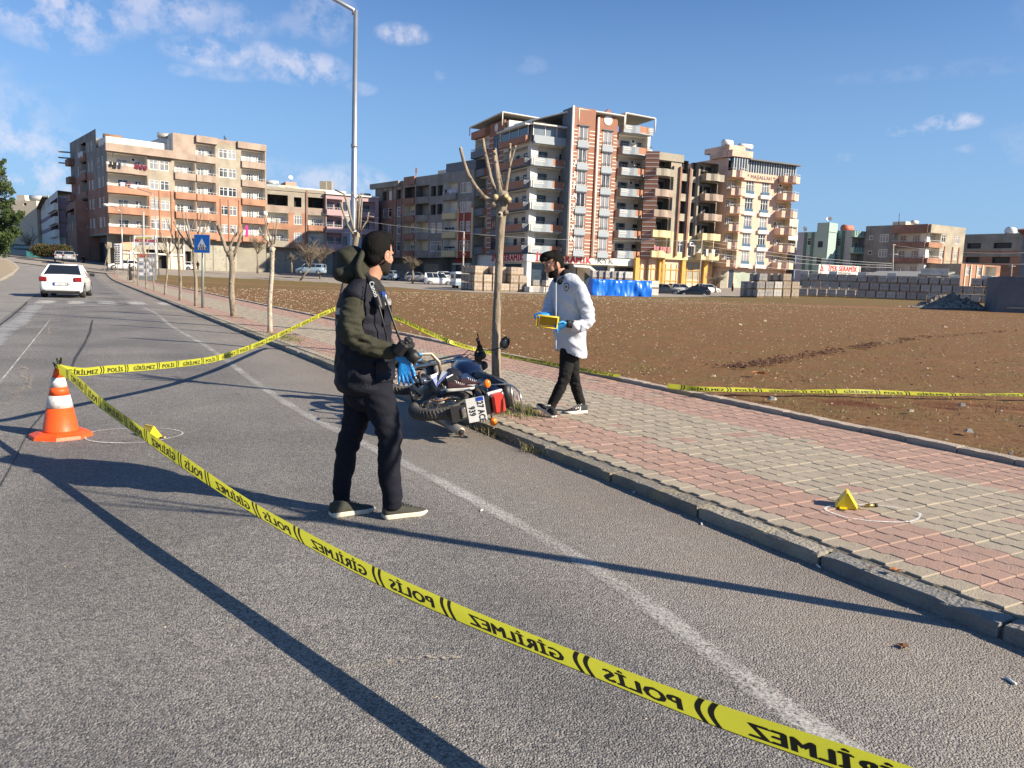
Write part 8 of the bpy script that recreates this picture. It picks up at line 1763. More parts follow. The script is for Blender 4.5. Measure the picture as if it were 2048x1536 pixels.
tb('crash_bar', [(.80, .05, -.02), (.80, .22, -.03), (.83, .29, .02), (.86, .31, .10), (.86, .28, .22), (.84, .18, .28), (.84, .06, .28)], .019, M_RCH, 10); tb('crash_bar', [(.80, -.05, -.02), (.80, -.24, -.02), (.85, -.27, .12), (.84, -.06, .26)], .016, M_RCH, 10)
tb('foot_rest', [(.45, .10, -.05), (.45, .24, -.04)], .014, M_BLK); tb('kick_lever', [(.40, .13, -.02), (.36, .16, .10), (.36, .21, .11)], .010, M_CH); tb('gear_lever', [(.60, .14, -.05), (.74, .15, -.02), (.74, .19, -.02)], .007, M_CH); tb('foot_guard', [(.34, .12, -.10), (.30, .22, -.16), (.40, .26, -.18), (.52, .24, -.16), (.56, .12, -.10)], .013, M_BLK)
mp('fuel_tank', lambda b: b.loft([[Vector((x, y*w_, z0 + (z1 - z0)*h_)) for (y, h_) in ((-1, .25), (-.95, .7), (-.6, 1), (0, 1.06), (.6, 1), (.95, .7), (1, .25), (.7, 0), (-.7, 0))] for x, w_, z0, z1 in ((.46, .06, .46, .54), (.52, .12, .42, .62), (.68, .155, .38, .68), (.84, .15, .40, .69), (.95, .10, .46, .66), (1.0, .05, .50, .62))], M_BLUE))
mp('seat', lambda b: b.loft([[Vector((x, y*w_, z + h_)) for (y, h_) in ((-1, -.02), (-.9, .045), (0, .065), (.9, .045), (1, -.02), (.6, -.05), (-.6, -.05))] for x, w_, z in ((.50, .08, .55), (.35, .12, .53), (.12, .14, .54), (-.10, .14, .58), (-.28, .11, .58))], M_BLK))
mp('side_panel', lambda b: b.box((.25, .11, .33), (.30, .03, .20), M_BLUE, bevel=.012)); mp('side_panel', lambda b: b.box((.25, -.11, .33), (.30, .03, .20), M_BLUE, bevel=.012)); mp('tail_cowl', lambda b: b.loft([[Vector((x, y*w_, z + h_*.07)) for (y, h_) in ((-1, -1), (-1, .6), (-.6, 1), (.6, 1), (1, .6), (1, -1))] for x, w_, z in ((.10, .12, .46), (-.15, .12, .46), (-.32, .10, .47))], M_BLUE))
mp('tail_lamp', lambda b: b.box((-.37, 0, .44), (.09, .19, .12), M_RRED, bevel=.02)); mp('lamp_surround', lambda b: (b.box((-.325, 0, .44), (.03, .22, .16), M_CW, bevel=.01), b.box((-.33, 0, .33), (.10, .17, .09), M_BLK, bevel=.01)))
PT = Matrix.Translation((-.385, 0, .22)) @ Matrix.Rotation(RAD(-14), 4, 'Y')
mp('licence_plate', lambda b: (b.box((0, 0, 0), (.006, .235, .17), M_PLATE, mtx=PT, bevel=.002), b.box((-.005, .098, .045), (.004, .036, .065), M_EU, mtx=PT)))
for tx, yy, zz_ in (('27 ACE', -.022, .040), ('939', -.005, -.042)):
 me = text_mesh(tx, .082, M_SK, .0006, squash=.72, bold=.0025); me.transform(MM @ PT @ Matrix.Translation((-.0048, yy, zz_)) @ Matrix(((0, 0, -1, 0), (-1, 0, 0, 0), (0, 1, 0, 0), (0, 0, 0, 1)))); o = bpy.data.objects.new('plate_text', me); col.objects.link(o); o.parent = MO; o.matrix_parent_inverse = MO.matrix_basis.inverted()
mp('mud_flap', lambda b: b.box((-.36, 0, .06), (.012, .15, .16), M_BLK, bevel=.004)); mp('plate_lamp', lambda b: b.box((-.375, 0, .10), (.03, .10, .04), M_CH, bevel=.01))
tb('rear_rack', [(-.05, -.13, .56), (-.42, -.13, .60), (-.52, -.10, .61), (-.54, 0, .61), (-.52, .10, .61), (-.42, .13, .60), (-.05, .13, .56)], .010, M_CH, 8); tb('rear_rack', [(-.36, -.13, .595), (-.36, .13, .595)], .008, M_CH); tb('rear_rack', [(-.22, -.13, .58), (-.22, .13, .58)], .008, M_CH); tb('rack_stay', [(-.30, .13, .59), (-.10, .12, .38)], .008, M_CH); mp('rack_tag', lambda b: b.box((-.45, .03, .612), (.06, .05, .006), M_CW))
tb('muffler', [(.80, -.13, -.02), (.55, -.15, -.10), (.28, -.155, -.06), (-.12, -.15, .0), (-.42, -.155, .03)], [.018, .020, .042, .046, .043], M_ALU, 16); tb('muffler_tip', [(-.418, -.155, .03), (-.44, -.155, .032)], [.030, .026], M_DARK, 14); tb('muffler_tip', [(-.41, -.155, .03), (-.425, -.155, .031)], [.044, .038], M_RCH, 16)
tb('stand', [(.40, .03, -.10), (.18, .06, -.22), (.15, .16, -.23)], .012, M_BLK)
hb_ = [(L - .26, .26, .80), (L - .22, .19, .82), (L - .20, .10, .76), (L - .20, -.10, .76), (L - .22, -.27, .82), (L - .26, -.38, .80)]
tb('handlebar', hb_, .012, M_BLK);
for sy in (1, -1):
 tb('grip', [(L - .245, sy*(.24 if sy < 0 else .18), .818), (L - .27, sy*(.36 if sy < 0 else .28), .795)], .019, M_BLK, 10); mp('lever_mount', lambda b, sy=sy: b.box((L - .225, sy*.16, .82), (.05, .07, .06), M_BLK, bevel=.012)); tb('brake_lever', [(L - .20, sy*.16, .83), (L - .17, sy*.24, .84), (L - .20, sy*.32, .83)], .006, M_BLK)
tb('mirror_stem', [(L - .24, .14, .83), (L - .40, .15, .90), (L - .52, .19, .97)], .006, M_BLK)
MT = Matrix.Translation((L - .54, .23, 1.0)) @ Matrix.Rotation(RAD(35), 4, 'X')
mp('mirror', lambda b: (b.torus((0, 0, 0), .05, .007, M_BLK, 20, 6, MT @ Matrix.Scale(1.35, 4, (0, 1, 0)), 'X'), b.tube([(-.001, 0, 0), (.004, 0, 0)], [.05, .05], M_GLS, 16, mtx=MT @ Matrix.Scale(1.35, 4, (0, 1, 0))), b.sphere((.012, 0, 0), .052, M_BLK, 14, 8, MT @ Matrix.Scale(1.35, 4, (0, 1, 0)), (.25, 1, 1))))
mp('headlight', lambda b: (b.sphere((L - .10, 0, .60), .095, M_BLUE, 18, 12, None, (.9, 1, 1)), b.tube([(L - .05, 0, .60), (L - .02, 0, .60)], [.088, .07], M_LAMP, 18))); mp('instrument_pod', lambda b: (b.cyl((L - .20, .06, .80), (L - .16, .06, .86), .05, M_BLK, 16), b.cyl((L - .20, -.06, .80), (L - .16, -.06, .86), .05, M_BLK, 16), b.box((L - .18, 0, .80), (.08, .16, .05), M_BLK, bevel=.01)))
for k in range(4): tb('cable', [(L - .2, .1 - k*.06, .80), (L - .05, .12 - k*.05, .74 + k*.02), (L - .14, .05, .55), (.85, .02, .35)], .0045, M_BLK, 5)
mp('black_strap_bag', lambda b: (b.box((.30, .14, .20), (.26, .10, .16), M_BLK, bevel=.03), b.box((.44, .13, .30), (.20, .10, .12), mat('moto_navy_cloth', (.012, .014, .03), None, 20, .9), bevel=.03)))
M_SHB = mat('sneaker_maroon', (.05, .018, .024), (.035, .012, .016), 20, .8); M_SHW = mat('shoe_sole_white', (.72, .70, .65), (.60, .57, .50), 25, .7)
def sneaker(Mx, upper, sole, L_=.29, laces=None, stripes=None, parent=None, name='shoe'):
 out = [(-.002, .030), (.02, .038), (.07, .037), (.13, .036), (.18, .044), (.225, .047), (.26, .038), (.285, .018)]; k = L_ / .29
 hts = [(.0, .085, .030), (.03, .098, .034), (.07, .092, .033), (.10, .088, .034), (.13, .078, .036), (.17, .062, .040), (.21, .050, .042), (.25, .043, .036), (.278, .034, .018)]
 def ring_(x, h, w_): return [Vector((x*k, w_*c_*k, (.022 + (h - .022)*s_) * k)) for c_, s_ in ((-1, 0), (-1.02, .3), (-.9, .65), (-.5, .95), (0, 1), (.5, .95), (.9, .65), (1.02, .3), (1, 0))]
 b = MB(); b.loft([ring_(*h) for h in hts], upper, True, True, Mx); o = b.build(name, parent)
 b = MB(); n = len(out); pl = [(x*k, w_*k*1.06) for x, w_ in out] + [(x*k, -w_*k*1.06) for x, w_ in out[::-1]]
 def lv(z, e=1.0): return [Vector((x + (0 if e == 1 else (.14*k - x)*(1-e)), y*e, z + (.012*k*max(0, (x/k - .24)/.05) if z < .01 else 0))) for x, y in pl]
 b.loft([lv(.0, .96), lv(.006), lv(.026*k), lv(.030*k, .96)], sole, True, True, Mx); s = b.build('sole', o)
 if laces:
  b = MB()
  for i in range(5): x = (.105 + i*.018)*k; z = (.094 - i*.008)*k; b.tube([(x, -.026*k, z - .012), (x + .004, 0, z + .004), (x, .026*k, z - .012)], .0028, laces, 5, mtx=Mx)
  b.tube([(.10*k, 0, .10*k), (.08*k, .03, .105*k), (.11*k, .035, .09*k)], .0025, laces, 5, mtx=Mx); b.build('laces', o)
 if stripes:
  b = MB()
  for sg in (-1, 1):
   for i in range(3): x = (.10 + .028*i)*k; b.add([(x, sg*.0385*k, .030*k), (x + .014*k, sg*.0395*k, .030*k), (x + .004*k, sg*.030*k, .074*k - i*.005), (x - .010*k, sg*.029*k, .077*k - i*.005)], [(0, 1, 2, 3)], stripes, mtx=Mx)
  b.build('side_stripe', o)
 return o
def on_moto(x, y, z, a, tilt=0): return MM @ Matrix.Translation((x, y, z)) @ Matrix.Rotation(a, 4, 'Y') @ Matrix.Rotation(RAD(-90), 4, 'X') @ Matrix.Rotation(tilt, 4, 'X')
def flatM(x, y, Y, az, roll=0, pitch=0):
 p = K(x, y, Y); return Matrix.Translation(p) @ Matrix.Rotation(RAD(90 - az), 4, 'Z') @ Matrix.Rotation(pitch, 4, 'Y') @ Matrix.Rotation(roll, 4, 'X')
for i, (x, y, Y, az) in enumerate(((893, 783, 7.15, 88), (918, 776, 7.35, 84))):
 o = sneaker(flatM(x, y, Y, az, 0, -.10), M_SHB, M_SHW, .27, M_SHW, name='loose_sneaker'); o['label'] = ['nearer maroon sneaker with a thick white sole lying on the motorcycle', 'farther maroon sneaker with a thick white sole lying on the motorcycle'][i]; o['category'] = 'shoe'
M_PPR = mat('paper_white', (.78, .78, .80), None, 2, .6); M_PPB = mat('paper_lilac', (.34, .38, .72), None, 2, .6); b = MB(); c = K(873, 773, 7.2)
b.add([c, K(861, 751, 7.3), K(876, 745, 7.45)], [(0, 1, 2)], M_PPR); b.add([c, K(878, 762, 7.25), K(895, 744, 7.35), K(884, 742, 7.4)], [(0, 1, 2, 3)], M_PPR); b.add([c + Vector((0, -.006, 0)), K(865, 757, 7.27), K(874, 752, 7.3)], [(0, 1, 2)], M_PPB); b.add([c + Vector((.004, -.006, 0)), K(893, 752, 7.28), K(895, 745, 7.33), K(876, 766, 7.24)], [(0, 1, 2, 3)], M_PPB); b.add([K(893, 754, 7.35), K(906, 748, 7.4), K(906, 750, 7.4), K(893, 757, 7.35)], [(0, 1, 2, 3)], M_PPR)
o = b.build('paper_leaflet'); o['label'] = 'folded white and lilac leaflet standing open on the fallen motorcycle'; o['category'] = 'leaflet'
# ================================================================== PEOPLE
def limb(b, P, R, side, m, n=20, sub=6, mtx=None):
 P = [Vector(p) for p in P]; R = [(r, r) if isinstance(r, (int, float)) else r for r in R]; D = []; Q = []
 for i in range(len(P) - 1):
  g4 = [max(0, i-1), i, i+1, min(len(P)-1, i+2)]
  for k in range(sub):
   f = k / sub
   cr = lambda a, b_, c, d: ((2*b_) + (c - a)*f + (2*a - 5*b_ + 4*c - d)*f*f + (3*b_ - a - 3*c + d)*f**3) * .5
   D.append(cr(*[P[q] for q in g4])); Q.append([max(.003, cr(*[R[q][j] for q in g4])) for j in (0, 1)])
 D.append(P[-1]); Q.append(list(R[-1])); t0 = (D[1] - D[0]).normalized(); t1 = (D[-1] - D[-2]).normalized(); r0, r1 = min(Q[0]), min(Q[-1])
 D = [D[0] - t0*r0*.45, D[0] - t0*r0*.25] + D + [D[-1] + t1*r1*.25, D[-1] + t1*r1*.45]; Q = [[v*.45 for v in Q[0]], [v*.85 for v in Q[0]]] + Q + [[v*.85 for v in Q[-1]], [v*.45 for v in Q[-1]]]
 side = Vector(side); rings = []
 for i, p in enumerate(D):
  t = (D[min(len(D)-1, i+1)] - D[max(0, i-1)]).normalized(); x = (side - t*side.dot(t)).normalized(); y = t.cross(x)
  rings.append([p + x*math.cos(a)*Q[i][0] + y*math.sin(a)*Q[i][1] for a in [6.28318*k/n for k in range(n)]])
 b.loft(rings, m, True, True, mtx)
def fuse(name, b, m, parent, voxel, it=4, wr=None, cut=None):
 me = b.mesh(name); me.materials.clear(); me.materials.append(m); o = bpy.data.objects.new(name, me); col.objects.link(o)
 r = o.modifiers.new('r', 'REMESH'); r.mode = 'VOXEL'; r.voxel_size = voxel; r.use_smooth_shade = True; s = o.modifiers.new('s', 'SMOOTH'); s.iterations = it; s.factor = .5
 bpy.context.view_layer.update(); nm = bpy.data.meshes.new_from_object(o.evaluated_get(bpy.context.evaluated_depsgraph_get())); o.modifiers.clear(); o.data = nm; nm.name = name
 nm.materials.clear(); nm.materials.append(m)
 for p in nm.polygons: p.use_smooth = True; p.material_index = 0
 if wr:
  nn_ = [v.normal.copy() for v in nm.vertices]
  for v, n_ in zip(nm.vertices, nn_): v.co += n_ * wr(v.co)
 if cut:
  bm = bmesh.new(); bm.from_mesh(nm); bmesh.ops.delete(bm, geom=[v for v in bm.verts if cut(v.co)], context='VERTS'); bm.to_mesh(nm); bm.free()
 if parent is not None: o.parent = parent; o.matrix_parent_inverse = parent.matrix_basis.inverted()
 return o
def folds(amp, sc=(9, 9, 16), joints=(), base=.35):
 def f(c):
  k = base + sum(math.exp(-((c - j).length / rr) ** 2) for j, rr in joints); d = noise.noise(Vector((c.x*sc[0] + c.z*5, c.y*sc[1], c.z*sc[2]))); e = noise.noise(Vector((c.x*sc[0]*2.2, c.y*sc[1]*2.2 + c.z*7, c.z*sc[2]*1.8)))
  return amp * min(1.6, k) * ((1 - 2*abs(d)) * .7 - .35 + e * .6)
 return f
M_SKIN = mat('skin', (.48, .25, .165), (.42, .21, .14), 30, .5, .12, 300, c3=(.50, .20, .14), s3=25, f3=.15, sss=.12); M_HAIR = mat('hair_black', (.004, .0035, .0035), (.009, .008, .007), 120, .7, .5, 160, spec=.12); M_BEARD = mat('beard_dark', (.035, .022, .017), (.012, .009, .008), 160, .7, .7, 400)
M_NAVY = mat('vest_navy', (.0055, .006, .013), (.008, .009, .017), 12, .75, .35, 90, spec=.3); M_OLIVE = mat('hoodie_olive', (.038, .038, .026), (.048, .047, .033), 10, .85, .5, 160, spec=.2); M_JEAN = mat('trousers_dark', (.005, .006, .012), (.009, .010, .017), 9, .85, .15, 60, spec=.25); M_BJEAN = mat('jeans_black', (.006, .006, .007), (.012, .012, .013), 22, .8, .5, 200, spec=.25)
M_GLOVE = mat('glove_blue', (.03, .30, .72), (.02, .24, .62), 18, .38, .3, 120, spec=.5); M_REFL = mat('reflective_grey', (.30, .31, .31), (.22, .23, .23), 40, .4); M_COAT = mat('coverall_white', (.52, .55, .60), (.47, .50, .56), 9, .7, .35, 30, spec=.3); M_BHOOD = mat('hood_black', (.012, .012, .013), (.02, .02, .021), 12, .85, .5, 120)
M_SHG = mat('shoe_olive', (.055, .055, .042), (.040, .040, .032), 30, .85, .4, 200); M_SHBK = mat('shoe_black', (.030, .031, .036), (.02, .02, .024), 30, .8); M_SOLE = mat('sole_cream', (.66, .60, .48), (.55, .49, .38), 20, .7)
def hframe(c, az, pitch, roll=0): return Matrix.Translation(c) @ Matrix.Rotation(RAD(90 - az), 4, 'Z') @ Matrix.Rotation(RAD(pitch), 4, 'Y') @ Matrix.Rotation(RAD(roll), 4, 'X')
def head_geo(b, H, m, s=1.0):
 E = lambda c, r: b.sphere((0, 0, 0), 1, m, 20, 12, H @ Matrix.Translation(Vector(c)*s) @ Matrix.Diagonal((r[0]*s, r[1]*s, r[2]*s, 1)))
 E((-.012, 0, .035), (.096, .077, .100)); E((.030, 0, -.035), (.062, .060, .072)); E((.068, 0, -.088), (.026, .030, .020)); E((.045, 0, -.070), (.045, .050, .038)); E((.074, 0, .030), (.022, .052, .014)); E((.045, .042, -.015), (.034, .024, .03)); E((.045, -.042, -.015), (.034, .024, .03))
 limb(b, [(.082, 0, .022), (.098, 0, .0), (.110, 0, -.018)], [.009*s, .010*s, .0135*s], (0, 1, 0), m, 10, 3, H @ Matrix.Scale(s, 4)); E((.098, 0, -.022), (.012, .019, .009)); E((.089, 0, -.048), (.011, .023, .006)); E((.087, 0, -.058), (.011, .020, .007))
def ears(parent, H, s=1.0):
 for sg in (-1, 1):
  b = MB(); T = H @ Matrix.Translation((-.008*s, sg*.080*s, -.004*s)) @ Matrix.Rotation(sg*.35, 4, 'Z'); b.torus((0, 0, 0), .021*s, .0055*s, M_SKIN, 18, 8, T @ Matrix.Diagonal((.80, 1, 1.32, 1)), 'Y'); b.sphere((0, 0, 0), 1, M_SKIN, 12, 8, T @ Matrix.Diagonal((.014*s, .005*s, .024*s, 1))); b.sphere((-.002*s, 0, -.026*s), .009*s, M_SKIN, 8, 6, T); b.build('ear', parent)
def face_bits(parent, H, s=1.0):
 for sg in (-1, 1):
  e = lambda c, r, m, b: b.sphere((0, 0, 0), 1, m, 12, 8, H @ Matrix.Translation(Vector(c)*s) @ Matrix.Diagonal((r[0]*s, r[1]*s, r[2]*s, 1)))
  b = MB(); e((.077, sg*.031, .009), (.009, .011, .0045), mat('eye_white', (.40, .36, .33), None, 3, .3), b); e((.0865, sg*.031, .0085), (.0038, .0048, .0045), M_HAIR, b); b.build('eye', parent)
  b = MB(); e((.088, sg*.031, .030), (.008, .020, .0045), M_HAIR, b); b.build('eyebrow', parent)
def glove(name, T, parent, curl, thumb=.5, s=1.0, m=None):
 b = MB(); m = m or M_GLOVE; T = T @ Matrix.Scale(s, 4)
 limb(b, [(-.045, 0, 0), (0, 0, 0), (.04, 0, 0), (.085, .002, 0)], [(.033, .026), (.031, .020), (.042, .017), (.043, .014)], (0, 1, 0), m, 16, 4, T)
 for i, (y, L_, r) in enumerate(((.032, .072, .0095), (.011, .080, .0098), (-.011, .074, .0094), (-.032, .058, .0085))):
  c = curl[i] if isinstance(curl, (list, tuple)) else curl; p = Vector((.080, y, 0)); a = .12; pts = [p - Vector((.02, 0, 0)), p]
  for k, f in enumerate((.45, .30, .25)): a += c * (.6, 1.0, .8)[k]; p = p + Vector((math.cos(a)*L_*f, (y*.12), -math.sin(a)*L_*f)); pts.append(p)
  limb(b, pts, [r*1.05, r*1.05, r, r*.95, r*.8], (0, 1, 0), m, 10, 3, T)
 limb(b, [(.010, .022, -.004), (.030, .046, -.012*thumb*2), (.055, .056, -.030*thumb*2), (.078, .054, -.045*thumb*2)], [.015, .0125, .011, .009], (1, 0, 0), m, 10, 3, T)
 return fuse(name, b, m, parent, .0042, 3, folds(.0012, (60, 60, 60), (), 1))
Y0 = 4.72; k = lambda x, y, d=0.0: K(x, y, Y0 + d); X_ = Vector((.985, .17, 0)); pb = G(760, 1036)
P1 = empty('person', 'man in navy vest over olive hoodie, holding a camera, standing on the road', 'person', (pb.x, pb.y, 0))
H1 = hframe(k(757, 511, 0), 33, 8); b = MB(); head_geo(b, H1, M_SKIN)
limb(b, [k(752, 530, .01), k(742, 552, 0), k(733, 580, 0)], [(.062, .060), (.060, .062), (.075, .085)], X_, M_SKIN); limb(b, [k(728, 590), k(727, 640), k(730, 700), k(733, 770)], [(.08, .15), (.12, .18), (.13, .17), (.13, .16)], X_, M_SKIN)
for arm in ([k(712, 598, -.16), k(700, 660, -.24), k(735, 690, -.24), k(782, 703, -.2)], [k(742, 598, .16), k(758, 665, .22), k(780, 700, .16), k(800, 726, .05)]): limb(b, arm, [.05, .042, .038, .028], X_, M_SKIN)
for leg in ([k(718, 780, .07), k(696, 885, .06), k(686, 1010, .03)], [k(752, 780, -.07), k(780, 875, -.07), k(786, 1012, -.05)]): limb(b, leg, [.055, .032, .028], X_, M_SKIN)
fuse('body', b, M_SKIN, P1, .0075, 2); ears(P1, H1); face_bits(P1, H1)
def hair(parent, H, s, quiff, name='hair'):
 b = MB(); E = lambda c, r: b.sphere((0, 0, 0), 1, M_HAIR, 22, 14, H @ Matrix.Translation(Vector(c)*s) @ Matrix.Diagonal((r[0]*s, r[1]*s, r[2]*s, 1)))
 E((-.024, 0, .042), (.098, .082, .102)); E((-.050, 0, -.018), (.056, .062, .058)); [E(*q) for q in quiff]
 def wr(c): return .0022 * noise.noise(Vector((c.x*150, c.y*150, c.z*45))) + .0016 * noise.noise(Vector((c.x*300, c.y*300, c.z*70))) + .003 * noise.noise(c * 24)
 return fuse(name, b, M_HAIR, parent, .0045, 9, wr)
hair(P1, H1, 1.0, [((.02, 0, .105), (.075, .068, .046)), ((.062, .0, .098), (.035, .058, .032))])
def beard(parent, H, s, m=None):
 b = MB(); E = lambda c, r: b.sphere((0, 0, 0), 1, M_BEARD, 20, 12, H @ Matrix.Translation(Vector(c)*s) @ Matrix.Diagonal((r[0]*s, r[1]*s, r[2]*s, 1)))
 Hi = H.inverted(); E((.030, 0, -.036), (.0650, .0632, .0755)); E((.068, 0, -.089), (.0295, .034, .0235)); E((.045, 0, -.071), (.049, .054, .041)); E((.088, 0, -.040), (.0135, .026, .006))
 return fuse('beard', b, m or M_BEARD, parent, .004, 2, lambda c: .0015 * noise.noise(c * 220), lambda c: (Hi @ c).z > (-.030 - .12*(Hi @ c).x / s)*s)
beard(P1, H1, 1.0)
sh = k(712, 600, -.2); el = k(700, 664, -.27)
b = MB(); limb(b, [k(729, 572), k(728, 588), k(725, 612), k(727, 645), k(728, 690), k(729, 735), k(727, 768)], [(.095, .12), (.125, .19), (.155, .215), (.165, .215), (.172, .21), (.18, .22), (.178, .225)], X_, M_NAVY, 28)
limb(b, [k(734, 566, -.06), k(718, 580, -.14), k(708, 598, -.185)], [.06, .068, .075], X_, M_NAVY); limb(b, [k(738, 568, .06), k(742, 580, .13), k(744, 600, .18)], [.06, .065, .07], X_, M_NAVY)
vj_ = [(k(760, 720, -.2), .12), (k(700, 740, -.2), .1), (k(740, 640, -.2), .1)]
fuse('vest', b, M_NAVY, P1, .0085, 4, folds(.015, (7, 7, 9), vj_, .5))
b = MB(); limb(b, [k(709, 606, -.185), k(704, 634, -.225), k(700, 664, -.262), k(722, 684, -.262), k(752, 695, -.245), k(786, 704, -.215)], [.070, .072, .068, .064, .056, .047], X_, M_OLIVE); fuse('sleeve', b, M_OLIVE, P1, .007, 3, folds(.020, (9, 9, 26), [(el, .12), (k(722, 684, -.26), .1), (k(775, 700, -.22), .05)], .22))
b = MB(); limb(b, [k(744, 604, .18), k(756, 662, .24), k(778, 700, .18), k(800, 724, .06)], [.068, .062, .054, .046], X_, M_OLIVE); fuse('sleeve', b, M_OLIVE, P1, .008, 3, folds(.009, (10, 10, 22), (), .8))
b = MB(); E = lambda c, r, m=M_OLIVE, tilt=0: b.sphere((0, 0, 0), 1, m, 22, 14, Matrix.Translation(c) @ Matrix.Rotation(tilt, 4, 'Y') @ Matrix.Diagonal((*r, 1)))
E(k(705, 524, 0), (.092, .125, .100), tilt=-.5); E(k(701, 546, 0), (.112, .145, .060), tilt=.12); E(k(720, 540, -.01), (.078, .11, .092), tilt=.4)
fuse('hood', b, M_OLIVE, P1, .007, 40, lambda c: folds(.016, (5, 5, 8), (), 1)(c) + .005*math.sin((c.z*1.1 + c.x*.9)*42 + c.y*9))
b = MB(); limb(b, [k(729, 496, -.03), k(722, 515, -.11), k(716, 540, -.155), k(728, 560, -.13), k(745, 572, -.09)], [(.014, .02), (.018, .024), (.020, .026), (.018, .022), (.012, .016)], X_, M_OLIVE); fuse('hood_rim', b, M_OLIVE, P1, .006, 4)
b = MB(); limb(b, [k(729, 545, -.05), k(737, 560, -.085), k(752, 577, -.08), k(764, 583, -.01)], [(.022, .030), (.026, .030), (.024, .028), (.022, .025)], X_, M_BHOOD); limb(b, [k(729, 545, .05), k(745, 560, .085), k(760, 577, .06), k(764, 583, -.01)], [.028, .028, .026, .022], X_, M_BHOOD); limb(b, [k(733, 560), k(735, 585)], [(.080, .095), (.10, .12)], X_, M_BHOOD); fuse('collar', b, M_BHOOD, P1, .006, 3, folds(.004, (20, 20, 20), (), 1))
b = MB(); limb(b, [k(733, 745), k(734, 775), k(735, 800)], [(.150, .165), (.152, .17), (.13, .16)], X_, M_JEAN)
limb(b, [k(720, 780, .08), k(714, 830, .08), k(697, 885, .065), k(688, 940, .055), k(683, 975, .045), k(684, 1006, .04)], [(.105, .10), (.088, .088), (.070, .072), (.064, .066), (.056, .058), (.053, .055)], X_, M_JEAN); limb(b, [k(750, 780, -.075), k(768, 830, -.08), k(780, 878, -.08), k(778, 940, -.075), k(784, 985, -.06), k(785, 1010, -.055)], [(.115, .10), (.092, .09), (.074, .075), (.070, .072), (.063, .065), (.060, .062)], X_, M_JEAN)
fuse('trousers', b, M_JEAN, P1, .0085, 3, folds(.019, (7, 7, 13), [(k(697, 885, .06), .09), (k(780, 875, -.08), .1), (k(685, 995, .04), .06), (k(785, 1000, -.05), .06), (k(740, 850), .1)], .3))
def shoeM(hx, hy, tx, ty, z=0.0, pitch=0.0, lift=0.0):
 a = G(hx, hy, z); c = G(tx, ty, z); d = (c - a); an = math.atan2(d.y, d.x); return Matrix.Translation(a + Vector((0, 0, lift + .001))) @ Matrix.Rotation(an, 4, 'Z') @ Matrix.Rotation(pitch, 4, 'Y'), d.length
for q in ((661, 1034, 746, 1022), (767, 1038, 861, 1026)):
 T, l = shoeM(*q); sneaker(T, M_SHG, M_SOLE, .295, M_BLK, None, P1)
gR = glove('glove', Matrix.Translation(k(789, 705, -.21)) @ Matrix.Rotation(-.1, 4, 'Z') @ Matrix.Rotation(.30, 4, 'Y') @ Matrix.Rotation(RAD(75), 4, 'X'), P1, (.30, .42, .55, .7), .1, 1.08)
glove('glove', Matrix.Translation(k(806, 728, .03)) @ Matrix.Rotation(RAD(-75), 4, 'Z') @ Matrix.Rotation(.75, 4, 'Y') @ Matrix.Rotation(RAD(20), 4, 'X'), P1, .5, .5, 1.0)
def tring(x, y, ang, off=0.0, rx=.165, ry=.215): c = k(x, y); Yv = Vector((-.17, .985, 0)); return c + X_*math.cos(ang)*(rx + off) - Yv*math.sin(ang)*(ry + off)
for nm_, (x, y), a0, a1, m_, hh, rx_ in (('reflective_strip', (726, 600), .35, 1.12, M_REFL, .042, .152), ('reflective_strip', (727, 622), 2.0, 3.1, M_REFL, .040, .160), ('reflective_strip', (728, 644), 2.3, 3.2, M_BLK, .05, .166), ('chest_pocket', (727, 628), .15, .75, M_NAVY, .12, .162), ('side_pocket', (729, 736), .2, 1.2, M_NAVY, .12, .182)):
 b = MB(); n = 14; v = []
 for i in range(n + 1): a = a0 + (a1 - a0)*i/n; p = tring(x, y, a, .026 if a0 == .35 else .007, rx_); v += [p - Vector((0, 0, hh/2)), p + Vector((0, 0, hh/2))]
 v2 = [p + Vector((.004, -.01, 0)) for p in v]; b.add(v + v2, [(2*i + o_, 2*i+2 + o_, 2*i+3 + o_, 2*i+1 + o_) for i in range(n) for o_ in (0, 2*n+2)] + [(2*i+1, 2*i+3, 2*n+5+2*i, 2*n+3+2*i) for i in range(n)] + [(2*i, 2*n+2+2*i, 2*n+4+2*i, 2*i+2) for i in range(n)], m_, True); b.build(nm_, P1)
b = MB(); b.box(k(762, 607, -.20), (.045, .03, .075), M_BLK, rz=.3, bevel=.008); b.tube([k(764, 598, -.2), k(765, 588, -.2)], .006, M_BLK, 6); b.build('radio', P1)
b = MB(); b.box(k(766, 592, -.17), (.02, .05, .05), mat('card_blue', (.02, .10, .55), None, 3, .3), rz=.3); b.box(k(769, 598, -.17), (.02, .04, .05), M_PLATE, rz=.3); b.build('id_card', P1)
def strap(pts, w_, name='camera_strap'):
 b = MB(); v = []
 for i, p in enumerate(pts):
  d = (pts[min(len(pts)-1, i+1)] - pts[max(0, i-1)]).normalized(); s_ = d.cross(Vector((0, -1, .1))).normalized(); v += [p - s_*w_/2, p + s_*w_/2]
 v2 = [q + Vector((0, .004, 0)) for q in v]; n = len(pts) - 1; L2 = len(v); b.add(v + v2, [(2*i, 2*i+1, 2*i+3, 2*i+2) for i in range(n)] + [(L2+2*i, L2+2*i+2, L2+2*i+3, L2+2*i+1) for i in range(n)] + [(2*i, 2*i+2, L2+2*i+2, L2+2*i) for i in range(n)] + [(2*i+1, L2+2*i+1, L2+2*i+3, 2*i+3) for i in range(n)], M_BLK, True); return b.build(name, P1)
